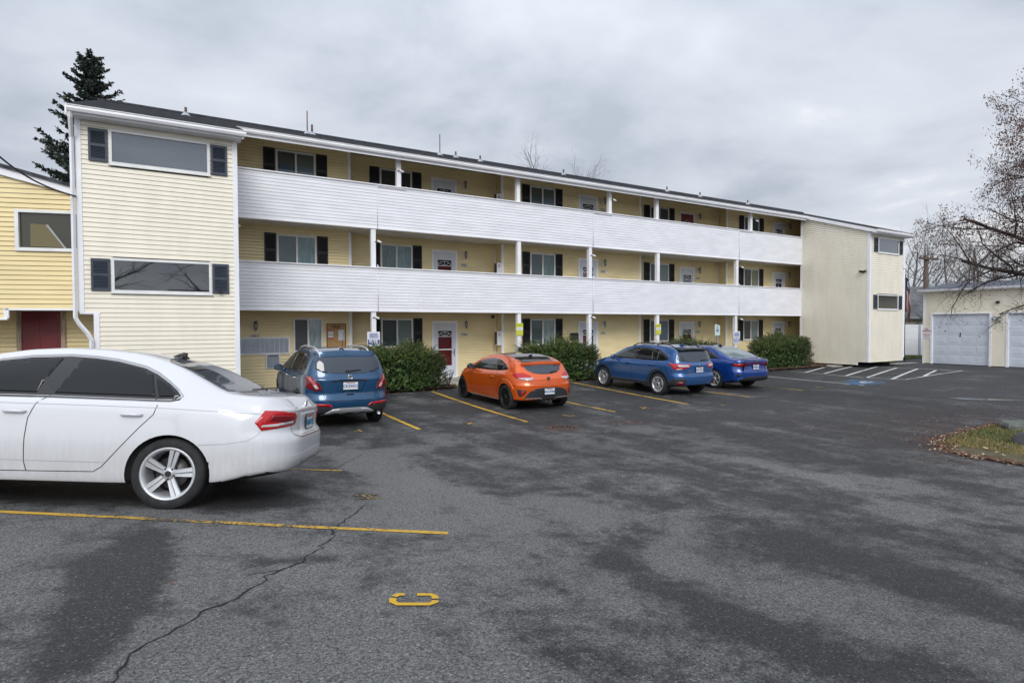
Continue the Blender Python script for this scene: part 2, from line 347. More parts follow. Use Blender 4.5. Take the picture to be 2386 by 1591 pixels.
def ground_poly(name, pts, m, lift=0.005, cell=0.4):
    bm = bmesh.new(); vs = [bm.verts.new((p[0], p[1], 0)) for p in pts]; bm.faces.new(vs)
    xs = [p[0] for p in pts]; ys = [p[1] for p in pts]
    for k in np.arange(math.floor(min(xs)/cell)*cell, max(xs), cell): bmesh.ops.bisect_plane(bm, geom=bm.verts[:]+bm.edges[:]+bm.faces[:], plane_co=(k, 0, 0), plane_no=(1, 0, 0))
    for k in np.arange(math.floor(min(ys)/cell)*cell, max(ys), cell): bmesh.ops.bisect_plane(bm, geom=bm.verts[:]+bm.edges[:]+bm.faces[:], plane_co=(0, k, 0), plane_no=(0, 1, 0))
    for v in bm.verts: v.co.z = gh(v.co.x, v.co.y)+lift
    bmesh.ops.recalc_face_normals(bm, faces=bm.faces[:])
    if sum(f.normal.z for f in bm.faces) < 0: bmesh.ops.reverse_faces(bm, faces=bm.faces[:])
    me = bpy.data.meshes.new(name); bm.to_mesh(me); bm.free(); me.materials.append(m); o = bpy.data.objects.new(name, me); col.objects.link(o)
    return tag(o, kind='structure')
K = 1.01446
def og(x, y): return at_g(x*K, y*K)
# yellow stall lines
a = og(0, 1175); b = og(1029, 1225); d = (b-a)/np.linalg.norm(b-a); ground_strip('parking_line', a-d*2.5, b, 0.085, YELW, wob=.007)
b = og(785, 1081); ground_strip('parking_line', b-d*5.2, b, 0.07, YELW, wob=.006)
for (p, q, mt) in (((992, 899), (1211, 969), YEL), ((1310, 877), (1580, 928), YEL)): ground_strip('parking_line', og(*p), og(*q), .10, mt, wob=.004)
for (q, L_, mt) in (((963, 986), 6.2, YEL), ((1413, 946), 6.0, YEL), ((1722, 912), 5.6, YEL), ((1845, 897), 5.4, YELT), ((1985, 885), 4.6, WHT)):
    b = og(*q); ground_strip('parking_line', b, (b[0]+.03*L_, b[1]+L_), .09, mt, wob=.004)
# stall letters and worn marks
def glyph(s, o_, size, ang, m, lift=.006, name='stall_letter'):
    r_ = (math.cos(ang), math.sin(ang), 0); u_ = (-math.sin(ang), math.cos(ang), 0)
    ob = text(s, size, (0, 0, 0), (1, 0, 0), (0, 1, 0), m, name=name, ext=0.0, bold=0.012)
    me = ob.data; bm = bmesh.new(); bm.from_mesh(me); bmesh.ops.triangulate(bm, faces=bm.faces[:])
    for v in bm.verts:
        p = np.array(o_[:2])+v.co.x*np.array(r_[:2])+v.co.y*np.array(u_[:2]); v.co = (p[0], p[1], gh(p[0], p[1])+lift)
    bmesh.ops.recalc_face_normals(bm, faces=bm.faces[:])
    bm.to_mesh(me); bm.free(); return tag(ob, kind='structure')
def strokes(name, paths, w, m, lift=.007):
    mb = MB()
    for path in paths:
        P = [og(*p)[:2] for p in path]; b0 = len(mb.v)
        for i, p in enumerate(P):
            d1 = P[min(i+1, len(P)-1)]-P[max(i-1, 0)]; d1 = d1/(np.linalg.norm(d1)+1e-9); n_ = np.array([-d1[1], d1[0]])*w/2
            for q in (p+n_, p-n_): mb.v.append((q[0], q[1], gh(q[0], q[1])+lift))
        for i in range(len(P)-1): mb.f.append([b0+2*i, b0+2*i+1, b0+2*i+3, b0+2*i+2]); mb.m.append(0); mb.sm.append(False)
    return tag(mb.build(name, m), kind='structure')
strokes('stall_letter', [[(929, 1366), (915, 1366.5), (905, 1371)], [(902, 1375), (902, 1383), (913, 1388.5), (986, 1388.5), (999, 1383.5), (1000, 1380)], [(1000, 1376), (999, 1371), (990, 1366.5), (958, 1366.5)]], .042, YEL)
strokes('stall_letter', [[(810, 1138.5), (866, 1136.5)], [(817, 1146.5), (872, 1144)], [(832, 1138), (846, 1145)], [(846, 1137.5), (858, 1144.5)]], .034, YELT)
strokes('stall_letter', [[(813, 991.5), (830, 991.5), (823, 987.3)]], .045, YELT); strokes('stall_letter', [[(1066, 971), (1080, 973), (1093, 973.5)], [(1075, 975), (1084, 970)]], .045, YELT); strokes('stall_letter', [[(1293, 953.5), (1308, 956), (1319, 955)]], .05, YEL)
strokes('stall_letter', [[(1470, 935), (1480, 937.5), (1494, 938.5)], [(1476, 939), (1484, 934.5)]], .05, YELT); strokes('stall_letter', [[(1653, 931), (1673, 930)]], .07, YELT); strokes('stall_letter', [[(1874, 889), (1890, 889.5)]], .1, YELT)
# cross-hatched access aisle
hz = [((1850, 855.5), (1908, 840)), ((1893, 858), (1959, 841.5)), ((1943, 863), (2016, 842)), ((1992, 867), (2060, 845)), ((2048, 871), (2108, 847)), ((2122, 864), (2150, 850.5))]
for (p, q) in hz: ground_strip('hatch_line', og(*p), og(*q), 0.11, WHT, wob=.004)
for (p, q) in (((2013, 843), (2180, 850)), ((2160, 851), (2212, 851.5)), ((2212, 851.5), (2080, 872)), ((2080, 872), (1992, 868)), ((1865, 857), (1985, 868)), ((1815, 852), (1850, 855))): ground_strip('hatch_line', og(*p), og(*q), 0.07, WHT, lift=.0085, wob=.004)
ground_poly('blue_pavement_marking', [og(*p) for p in ((1935, 878), (1950, 871.5), (2000, 872), (2032, 876), (2035, 880), (2000, 884), (1960, 884))], BLU, lift=.006)
glyph('h', og(1985, 878), 0.9, R(80), WHT, lift=.011)
# cracks
crk = mat('crack_black', (0.008, 0.008, 0.008), 0.95); crk2 = mat('seam_light', (0.11, 0.11, 0.11), .95)
def crack(pix, w, seed, m=crk, lift=.004):
    rng = random.Random(seed); P = [og(*p)[:2] for p in pix]; pts = []
    for a_, b_ in zip(P[:-1], P[1:]):
        n = max(2, int(np.linalg.norm(b_-a_)/0.05))
        for i in range(n): pts.append(a_+(b_-a_)*i/n+np.array([rng.gauss(0, .010), rng.gauss(0, .010)]))
    pts.append(P[-1]); mb = MB()
    for i, p in enumerate(pts):
        d_ = pts[min(i+1, len(pts)-1)]-pts[max(i-1, 0)]; d_ = d_/(np.linalg.norm(d_)+1e-9); n_ = np.array([-d_[1], d_[0]]); ww = w*rng.uniform(.35, 1.3)/2
        for q in (p+n_*ww, p-n_*ww): mb.v.append((q[0], q[1], gh(q[0], q[1])+lift))
    for i in range(len(pts)-1): mb.f.append([2*i, 2*i+1, 2*i+3, 2*i+2]); mb.m.append(0); mb.sm.append(False)
    return tag(mb.build('pavement_crack', m), kind='structure')
crack([(225, 1620), (258, 1560), (300, 1500), (390, 1452), (470, 1405), (540, 1375), (603, 1338), (606, 1322), (680, 1295), (730, 1262), (765, 1235), (766, 1215), (800, 1190), (840, 1160)], 0.014, 3)
crack([(560, 1318), (640, 1310), (700, 1290)], 0.010, 5)
crack([(1480, 1028), (1640, 1030), (1900, 1033), (2160, 1034)], 0.018, 6, crk2)
crack([(1180, 1010), (1290, 1022), (1480, 1028)], 0.014, 8, crk2)
crack([(770, 1075), (800, 1060), (830, 1045)], .012, 9)
# puddle
wet = mat('standing_water', (0.012, 0.012, 0.013), 0.05, spec=0.6)
pc = og(2255, 917); pts = []
for i in range(30):
    t_ = 2*math.pi*i/30; r_ = 1+.22*math.sin(3*t_+1)+.1*math.sin(7*t_); pts.append((pc[0]+0.5*r_*math.cos(t_)+.16*r_*math.sin(t_), pc[1]-.62*r_*math.cos(t_)+.12*r_*math.sin(t_), 0))
tag(ground_poly('puddle', pts, wet, lift=.006, cell=3), kind='structure')
# manhole
dc = og(1294, 985); dr = empty('storm_drain', (dc[0], dc[1], gh(dc[0], dc[1])+.004), label='round rusty cast iron storm drain cover set in the asphalt behind the orange hatchback', cat='drain cover')
dr.rotation_euler = (R(3.5), R(-1), 0)
rust = mat('rusty_iron', (0.10, 0.065, 0.05), .8, .4, var=.4, vs=18, bump=.004, bs=60)
mb = MB(); mb.lathe([(.33, -.03), (.33, .012), (.285, .014), (.285, -.01)], seg=36); mb.build('rim', rust, dr)
mb = MB(); mb.lathe([(.28, -.012), (.0, -.012)], seg=36, mi=1)
for r0, r1 in ((.245, .28), (.165, .205), (.085, .12), (0, .05)): mb.lathe([(r0, .008), (r1, .008), (r1, -.01)], seg=36)
for k in range(8): a_ = 2*math.pi*k/8; mb.obox((math.cos(a_)*.14, math.sin(a_)*.14, 0), (math.cos(a_)*.14, math.sin(a_)*.14, 0), (-math.sin(a_)*.015, math.cos(a_)*.015, 0), (0, 0, .0095))
mb.build('grate', [rust, dark], dr)

# ------------------------------------------------------------------ planting bed, walk, grass
mulch_m = mat('bark_mulch', (0.075, 0.040, 0.026), 0.95, var=0.6, vs=30, bump=0.02, bs=45)
rngm = random.Random(4)
def flat_poly(name, pts, z, m, thick=0.1):
    mb = MB(); mb.prism([(p[0], p[1], z-thick) for p in pts], (0, 0, thick)); return tag(mb.build(name, m), kind='structure')
bed1 = [(1.6, 17.3), (5.6, 17.45), (8.25, 17.65), (8.3, 18.5), (1.6, 18.5)]
bed2 = [(9.9, 17.75), (14.6, 17.5), (15.0, 17.7), (15.0, 18.5), (9.9, 18.5)]
bed3 = [(16.4, 17.6), (21.5, 17.3), (21.5, 18.5), (16.4, 18.5)]
bed4 = [(22.9, 16.6), (27.7, 16.45), (28.5, 17.0), (28.5, 17.6), (27.9, 18.5), (22.9, 18.5)]
for bpts in (bed1, bed2, bed3, bed4):
    bo = ground_poly('mulch_bed', bpts, mulch_m, lift=0.06, cell=.25)
    for v in bo.data.vertices: v.co.z += rngm.uniform(-.012, .02)
chip = MB(); chipc = [mat('mulch_chip_dark', (0.05, 0.025, 0.016), .9), mat('mulch_chip_red', (0.13, 0.055, 0.03), .9), mat('dry_leaf_tan', (0.30, 0.19, 0.10), .85)]
def inside(p, poly):
    c = False; n = len(poly)
    for i in range(n):
        a_, b_ = poly[i], poly[(i+1) % n]
        if (a_[1] > p[1]) != (b_[1] > p[1]) and p[0] < (b_[0]-a_[0])*(p[1]-a_[1])/(b_[1]-a_[1])+a_[0]: c = not c
    return c
def flake(mb, p, s, mi, rng, up_=.35):
    a_ = rng.uniform(0, 6.28); t1 = np.array([math.cos(a_), math.sin(a_), rng.uniform(-up_, up_)])*s; t2 = np.array([-math.sin(a_), math.cos(a_), rng.uniform(-up_, up_)])*s*rng.uniform(.3, .8)
    p = np.array(p); mb.add([p-t1, p-t2*.9, p+t1, p+t2], [(0, 1, 2, 3)], mi)
for bpts in (bed1, bed2, bed3, bed4):
    xs = [p[0] for p in bpts]; ys = [p[1] for p in bpts]
    for _ in range(int((max(xs)-min(xs))*420)):
        p = (rngm.uniform(min(xs), max(xs)), rngm.uniform(min(ys)-.12, max(ys)))
        if inside((p[0], p[1]+.1), bpts): flake(chip, (p[0], p[1], gh(*p)+(.085 if inside(p, bpts) else .02)), rngm.uniform(.02, .05), rngm.choices((0, 1, 2), (5, 4, 2))[0], rngm)
tag(chip.build('bark_chips', chipc), 'loose brown bark chips and dry leaves strewn over the planting beds', 'bark mulch', kind='stuff')
for nm, pts in (('walkway', [(1.5, 18.5), (33, 18.5), (33, 20.6), (1.5, 20.6)]), ('entry_path', [(8.3, 17.35), (9.9, 17.35), (9.9, 18.5), (8.3, 18.5)]), ('entry_path', [(15.0, 17.35), (16.4, 17.35), (16.4, 18.5), (15.0, 18.5)]), ('entry_path', [(21.5, 17.2), (22.9, 17.2), (22.9, 18.5), (21.5, 18.5)]), ('path_slab', [(28.0, 16.4), (28.9, 16.4), (28.9, 18.5), (28.0, 18.5)])):
    flat_poly(nm, pts, 0.27 if nm == 'walkway' else 0.235, concrete, .25)
# grass island on the right and strip along the fence
soil = mat('grass_soil', (0.085, 0.075, 0.035), .95, var=.5, vs=7, vcol=(0.075, 0.055, 0.03), bump=.02, bs=30)
isl = [og(*p)[:2] for p in ((2163, 1020), (2172, 1036), (2215, 1048), (2285, 1058), (2352, 1070))]
e0, e1, e2, e3 = og(2352, 966)[:2], og(2300, 975)[:2], og(2230, 990)[:2], og(2185, 1005)[:2]
isl = isl+[isl[-1]+np.array([-.6, -2.2]), (16, -6), (24, -4), (19.5, 3.2), e0+np.array([2.0, -.1]), e0, e1, e2, e3]
io = ground_poly('grass_island', isl, soil, lift=.018, cell=.25)
gm = [mat('grass_green', (0.055, 0.10, 0.018), .8), mat('grass_olive', (0.12, 0.125, 0.03), .8), mat('grass_straw', (0.30, 0.225, 0.09), .85)]
def blades(poly, n, h, rng, weights, lift=.05, wd=.006, bbox=None):
    mb = MB(); xs = [p[0] for p in poly]; ys = [p[1] for p in poly]; x0, x1, y0, y1 = bbox or (min(xs), max(xs), min(ys), max(ys)); k = 0
    for _ in range(n*4):
        p = (rng.uniform(x0, x1), rng.uniform(y0, y1))
        if not inside(p, poly): continue
        k += 1
        if k > n: break
        z = gh(*p)+lift-.01; a_ = rng.uniform(0, 6.28); hh = h*rng.uniform(.4, 1.2); l_ = rng.uniform(-.7, .7)*hh; w_ = wd*rng.uniform(.7, 1.6)
        c_, s_ = math.cos(a_), math.sin(a_); mi = rng.choices((0, 1, 2), weights(p))[0]
        mb.add([(p[0]-c_*w_, p[1]-s_*w_, z), (p[0]+c_*w_, p[1]+s_*w_, z), (p[0]-s_*l_, p[1]+c_*l_, z+hh)], [(0, 1, 2)], mi)
    return mb
ctr = og(2330, 1015)
tag(blades(isl, 26000, .055, random.Random(9), lambda p: (6, 3, 2.5) if math.hypot(p[0]-ctr[0]-.5, p[1]-ctr[1]) < .9 else (.8, 3, 5), lift=.02, bbox=(isl[0][0]-.1, isl[0][0]+4.5, isl[0][1]-3, isl[0][1]+2.0)).build('grass', gm), 'short green and straw coloured grass on the kerbless island at the right', 'grass', kind='stuff')
fs = [(31.8, 15.9), (37, 17.5), (48, 18.5), (48, 22), (31.8, 22)]
ground_poly('grass_strip', fs, mat('lawn', (0.07, 0.09, 0.02), .95, var=.4, vs=5), lift=.03, cell=2)
tag(blades(fs, 9000, .09, random.Random(10), lambda p: (3, 5, 1), lift=.03, wd=.02).build('grass', gm), 'green grass strip in front of the white fence between building and garage', 'grass', kind='stuff')
ground_poly('kerb_slab', [(31.9, 15.5), (34.6, 15.5), (34.6, 15.9), (31.9, 16.1)], concrete, lift=.03, cell=2)
# fallen reddish leaves on the asphalt around the island
lf = MB(); rl = random.Random(12); lfm = [mat('leaf_rust', (0.14, 0.045, 0.025), .85), mat('leaf_brown', (0.10, 0.05, 0.03), .85), mat('leaf_pale', (0.42, 0.33, 0.22), .8)]
for _ in range(5200):
    px_, py_ = rl.choice(((2110, 985, 90, 26), (2180, 955, 110, 22), (2130, 1015, 40, 20), (1950, 975, 140, 22), (2280, 945, 80, 14), (2250, 905, 90, 14), (2060, 935, 120, 25), (1435, 972, 40, 5)))[0:2], None
for (px0, py0, sx0, sy0, n_) in ((2110, 985, 80, 26, 1100), (2190, 960, 90, 16, 1100), (2135, 1012, 30, 18, 700), (1950, 975, 130, 20, 700), (2290, 945, 60, 12, 500), (2250, 903, 90, 12, 700), (2040, 930, 110, 22, 500), (1438, 971, 32, 3.5, 260), (2230, 1060, 70, 10, 200)):
    for _ in range(n_):
        x_, y_ = rl.gauss(px0, sx0), rl.gauss(py0, sy0)
        if y_ < 850 or x_ > 2420: continue
        p = og(x_, y_); flake(lf, (p[0], p[1], gh(p[0], p[1])+.012), rl.uniform(.008, .026), rl.choices((0, 1, 2), (7, 4, .35))[0], rl, .25)
isl_c = [isl[-1], isl[-2], isl[-3], isl[-4], isl[0], isl[1], isl[2], isl[3], isl[4]] if False else [e1, e2, e3, isl[0], isl[1], isl[2], isl[3], isl[4]]
for a_, b_ in zip(isl_c[:-1], isl_c[1:]):
    a_, b_ = np.array(a_), np.array(b_)
    for _ in range(int(np.linalg.norm(b_-a_)*420)):
        p = a_+(b_-a_)*rl.random()+np.array([rl.gauss(0, .10), rl.gauss(0, .10)]); flake(lf, (p[0], p[1], gh(*p)+.028), rl.uniform(.010, .032), rl.choices((0, 1, 2), (4, 5, 1.6))[0], rl, .5)
for _ in range(130):
    p = np.array([rl.uniform(8, 12.5), rl.uniform(1.5, 4.6)])
    if inside(p, isl): flake(lf, (p[0], p[1], gh(*p)+.065), rl.uniform(.02, .045), 2, rl, .5)
for _ in range(60):
    p = np.array([rl.uniform(-1, 9), rl.uniform(2.2, 8)]); flake(lf, (p[0], p[1], gh(*p)+.01), rl.uniform(.008, .02), 0, rl, .3)
tag(lf.build('fallen_leaves', lfm), 'tiny rust brown fallen leaves scattered on the asphalt near the grass island', 'leaves', kind='stuff')
# flat rock in the island
rk = MB(); rr = random.Random(5); c0 = og(2340, 985); ring = []
for (s_, z_) in ((1.0, 0), (1.02, .07), (.93, .12)):
    ring.append([(c0[0]+.45*s_*math.cos(k*.5236)*(1+.12*math.sin(k*2.3)), c0[1]+.26*s_*math.sin(k*.5236)*(1+.1*math.cos(k*1.7)), gh(c0[0], c0[1])+.03+z_+rr.uniform(-.01, .01)) for k in range(12)])
vs_ = sum(ring, []); fc = [(i*12+k, i*12+(k+1) % 12, (i+1)*12+(k+1) % 12, (i+1)*12+k) for i in range(2) for k in range(12)]+[tuple(range(24, 36))]
rk.add(vs_, fc); tag(rk.build('rock', mat('grey_rock', (0.13, 0.14, 0.12), .9, var=.3, vs=6, bump=.01, bs=20)), 'flat grey rock lying in the grass at the right edge', 'rock')
rk = MB(); c0 = og(2356, 1022); rk.lathe([(0, .22), (.1, .2), (.19, .12), (.22, 0)], (c0[0], c0[1], gh(c0[0], c0[1])+.02), seg=9); tag(rk.build('rock', mat('dark_rock', (0.06, 0.06, 0.065), .9, var=.3, vs=6)), 'small dark rounded rock at the edge of the grass below the flat rock', 'rock')
# ------------------------------------------------------------------ apartment building
B = empty('apartment_building', (14, 22, 0), label='three storey yellow and white apartment building with two long white balconies', cat='apartment building')
def bp_(mb, name, m, parent=None):
    o = mb.build(name, m); o.parent = parent or B
    o.matrix_parent_inverse = Matrix.Translation((-14, -22, 0)) if (parent is None or parent is B) else Matrix.Identity(4)
    return o
FY, WY = 18.69, 15.2
XL0, XL1, XA, XR1 = -1.70, 1.36, 28.95, 32.12
SECT = [(1.2, 5.30, 20.0), (5.30, 11.35, 20.5), (11.35, 18.67, 20.0), (18.67, 24.63, 20.5), (24.63, 31.6, 20.0)]
FZ = [0.27, 2.99, 5.71]           # floor levels
SPC = 2.72
WINS = []                          # (floor, X0, X1, z0, z1, Y, style, shutters)
stl = {(0, 0): ('screen', 'curtain'), (1, 0): ('teal', 'lace'), (2, 0): ('halfblind', 'halfblind2'), (0, 1): ('blinddark', 'hstripe'), (1, 1): ('lace2', 'lace'), (2, 1): ('darkg', 'darkg'),
       (0, 2): ('teal', 'curtain2'), (1, 2): ('teal', 'lace2'), (2, 2): ('halfblind', 'halfblind2'), (0, 3): ('greyb', 'greyb2'), (1, 3): ('greyb', 'hstripe'), (2, 3): ('darkg', 'blinddark'),
       (0, 4): ('screen', 'hstripe'), (1, 4): ('darkg', 'slat'), (2, 4): ('halfblind', 'teal')}
wx = [(2.94, 4.18), (6.53, 7.75), (12.64, 13.88), (19.74, 20.99), (25.93, 27.16)]
for fl in range(3):
    for k in range(5):
        x0, x1 = wx[k]; sh_ = True
        if fl == 0 and k == 0: x0, x1, sh_ = 3.41, 4.36, False
        z1 = FZ[fl]+2.27; WINS.append((fl, x0, x1, z1-(1.12 if (fl, k) == (0, 0) else 1.06), z1, SECT[k][2], stl[(fl, k)], sh_))
DOORS = [(8.60, 9.51, 1), (15.17, 16.08, 2), (21.80, 22.70, 3), (28.43, 29.33, 4)]
# recessed walls of the galleries
for si, (x0, x1, Y) in enumerate(SECT):
    ops = [(w[1]+.03-x0, w[2]-.03-x0, w[3]+.03, w[4]-.03) for w in WINS if w[5] == Y and x0 < w[1] < x1]
    ops += [(d_[0]-.05-x0, d_[1]+.05-x0, FZ[f_], FZ[f_]+2.13) for d_ in DOORS if x0 < d_[0] < x1 for f_ in range(3)]
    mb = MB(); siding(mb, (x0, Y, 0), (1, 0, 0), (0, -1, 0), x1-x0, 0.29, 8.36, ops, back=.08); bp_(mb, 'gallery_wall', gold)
for (X, Ya, Yb) in ((11.35, 20.5, 20.0), (24.63, 20.5, 20.0)):
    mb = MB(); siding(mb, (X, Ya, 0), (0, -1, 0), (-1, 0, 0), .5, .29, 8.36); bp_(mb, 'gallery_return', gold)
mb = MB()
for X, Y in ((5.30, 20.0), (11.35, 20.0), (18.67, 20.0), (24.63, 20.0)):
    for f_ in range(3): mb = MB(); mb.box((X-.05, Y-.022, FZ[f_]), (X+.05, Y+.03, FZ[f_]+(2.5 if f_ < 2 else 2.72))); bp_(mb, 'corner_trim', trim)
for X in (11.32, 24.60):
    for f_ in range(3): mb = MB(); mb.box((X-.03, 20.47, FZ[f_]), (X+.0, 20.53, FZ[f_]+2.5)); bp_(mb, 'corner_trim', trim)
# slabs, soffits, parapets
mb = MB()
for f_ in (1, 2): mb.box((1.2, FY+.12, FZ[f_]-.14), (31.6, 20.6, FZ[f_]))
bp_(mb, 'gallery_floor', concrete)
mb = MB()
for f_ in (1, 2): mb.box((1.25, FY+.10, FZ[f_]-.17), (31.5, 20.45, FZ[f_]-.143))
mb.prism([(1.3, 18.36, 7.93), (1.3, 20.6, 8.66), (1.3, 20.6, 8.69), (1.3, 18.36, 7.96)], (30.3, 0, 0))
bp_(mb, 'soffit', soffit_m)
for f_ in (1, 2):
    zb = 2.78+SPC*(f_-1); mb = MB(); siding(mb, (XL1-.02, FY, 0), (1, 0, 0), (0, -1, 0), XA-XL1+.04, zb, zb+1.40, back=.0, groove=.006, lip=.012); 
    mb.box((XL1-.02, FY+.002, zb), (XA+.1, FY+.14, zb+1.40)); bp_(mb, 'parapet', white_v)
    mb = MB(); mb.box((XL1-.02, FY-.05, zb+1.40), (XA+.12, FY+.19, zb+1.435)); mb.box((XL1-.02, FY-.03, zb-.035), (XA, FY+.16, zb-.002)); bp_(mb, 'parapet_cap', trim)
# posts
for f_, xs in enumerate(((5.72, 11.33, 14.72, 18.51, 23.73), (5.73, 11.34, 14.74, 18.53, 23.79), (6.62, 11.31, 15.78, 18.46, 24.82))):
    for X in xs:
        z0, z1 = ((.27, 2.75), (4.215, 5.465), (6.935, 7.93))[f_]
        mb = MB(); mb.box((X-.075, FY+.0, z0), (X+.075, FY+.145, z1)); mb.box((X-.077, FY-.003, z0), (X-.045, FY+.02, z1)); mb.box((X+.045, FY-.003, z0), (X+.077, FY+.02, z1)); bp_(mb, 'post', trim)
# conduits on the parapets with small elbows
for X in (5.86, 14.86, 23.9):
    for k, (z0, z1) in enumerate(((2.74, 4.26), (5.46, 6.98))):
        mb = MB(); mb.tube([(X, FY-.035, z0), (X, FY-.035, z1-.1)], .012, 6)
        if k == 1: mb.tube([(X, FY-.035, z1-.12), (X+1.0, FY-.035, z1-.13), (X+1.0, FY-.035, z1-.02)], .012, 6)
        else: mb.tube([(X, FY-.035, z1-.12), (X, FY-.07, z1-.05), (X, FY+.0, z1+.02)], .02, 6)
        bp_(mb, 'conduit', trim)
# roof: front slope over galleries and both stair towers
EY, EZ, RY, RZ = 14.82, 6.83, 20.9, 8.92
sl = (RZ-EZ)/(RY-EY)
def rz_(y): return EZ+(y-EY)*sl
shing = mat('charcoal_shingles', (0.045, 0.047, 0.055), .95, var=.45, vs=7, bump=.012, bs=9, stretch=(1, 2.6, 1))
mb = MB()
def slab(x0, x1, y0, y1, th=.05):
    mb.add([(x0, y0, rz_(y0)), (x1, y0, rz_(y0)), (x1, y1, rz_(y1)), (x0, y1, rz_(y1)), (x0, y0, rz_(y0)-th), (x1, y0, rz_(y0)-th), (x1, y1, rz_(y1)-th), (x0, y1, rz_(y1)-th)],
           [(0, 1, 2, 3), (7, 6, 5, 4), (0, 4, 5, 1), (1, 5, 6, 2), (2, 6, 7, 3), (3, 7, 4, 0)])
slab(XL0-.10, XL1+.14, EY, 18.35); slab(XA-.12, XR1+.24, EY, 18.35); slab(XL0-.10, XR1+.24, 18.352, RY)
mb.add([(XL0-.10, RY, RZ), (XR1+.24, RY, RZ), (XR1+.24, 31, 6.8), (XL0-.10, 31, 6.8)], [(0, 1, 2, 3)])
# shingle courses
yy = EY+.06
while yy < RY:
    for (x0, x1) in (((XL0-.09, XL1+.13), (XA-.11, XR1+.23)) if yy < 18.3 else ((XL0-.09, XR1+.23),)):
        z_ = rz_(yy); mb.add([(x0, yy, z_), (x1, yy, z_), (x1, yy, z_+.012), (x0, yy, z_+.012), (x1, yy+.15, rz_(yy+.15)+.002), (x0, yy+.15, rz_(yy+.15)+.002)], [(0, 1, 2, 3), (3, 2, 4, 5)])
    yy += .155
mb.box((XL0-.10, RY-.12, RZ-.02), (XR1+.24, RY+.12, RZ+.03))
bp_(mb, 'roof', shing)
# gutters and fascia
def gutter(x0, x1, y, ztop, h=.12, d=.11):
    mb = MB(); pr2 = [(y+d, ztop), (y+d, ztop-h), (y+.03, ztop-h), (y, ztop-h+.05), (y+.012, ztop-.02), (y-.008, ztop-.014), (y-.008, ztop), (y+.006, ztop), (y+.02, ztop-.03), (y+d-.012, ztop-.04)]
    mb.prism([(x0, a_, b_) for a_, b_ in pr2], (x1-x0, 0, 0)); mb.box((x0-.003, y+.01, ztop-h+.01), (x0+.002, y+d, ztop-.01)); mb.box((x1-.002, y+.01, ztop-h+.01), (x1+.003, y+d, ztop-.01)); return mb
bp_(gutter(XL1+.02, XA+.05, 18.26, 7.97), 'gutter', trim); bp_(gutter(XL0-.10, XL1+.18, 14.76, 6.80), 'gutter', trim); bp_(gutter(XA-.14, XR1+.3, 14.76, 6.80), 'gutter', trim)
mb = MB(); mb.box((XL1+.02, 18.375, 7.76), (XA+.02, 18.42, 7.985)); mb.box((XL0-.02, 14.875, 6.64), (XL1+.1, 14.91, 6.79)); mb.box((XL0-.02, 14.91, 6.64), (XL1+.1, 15.24, 6.675))
mb.box((XA-.08, 14.875, 6.64), (XR1+.2, 14.91, 6.79)); mb.box((XA-.03, 14.91, 6.64), (XR1+.2, 15.24, 6.675)); bp_(mb, 'fascia', trim)
mb = MB()
for X in (XA-.135, XL0-.135, XR1+.24, XL1+.10):
    ys = (14.84, 18.40) if X in (XA-.135, XL1+.10) else (14.84, RY)
    mb = MB(); mb.prism([(X, ys[0], rz_(ys[0])-.04), (X, ys[1], rz_(ys[1])-.04), (X, ys[1], rz_(ys[1])-.21), (X, ys[0], rz_(ys[0])-.21)], (.035, 0, 0)); bp_(mb, 'rake_board', trim)
mb = MB()
mb.prism([(XA-.10, 15.2, rz_(15.2)-.07), (XA-.10, 18.6, rz_(18.6)-.07), (XA-.10, 18.6, rz_(18.6)-.16), (XA-.10, 15.2, rz_(15.2)-.16)], (.12, 0, 0))
bp_(mb, 'rake_board', trim)
# vents
vm = mat('vent_rust', (0.12, 0.07, 0.05), .7, .3)
for (x_, y_, top_, dd) in ((433, 264, 258, 0), (727, 300, 291, 0), (716, 300, 259, 0), (1025, 357, 313, 0), (1062, 370, 360, 0), (1119, 377, 368, 0), (1313, 405, 398, 1), (1554, 448, 440, 1), (1631, 460, 452, 1), (1742, 477, 470, 1)):
    Yv = 19.2 if x_ < 500 else 20.4; P = at_y(x_, y_+6, Yv); X = P[0]; zt = at_y(x_, top_, Yv)[2]
    mb = MB(); zz = rz_(Yv); mb.lathe([(.14, zz-.02), (.05, zz+.10), (.032, zz+.11)], (X, Yv, 0), seg=12); mb.tube([(X, Yv, zz), (X, Yv, max(zt, zz+.24))], .035 if x_ != 1025 and x_ != 716 else .018, 8, mi=1)
    bp_(mb, 'roof_vent', [metal, vm])
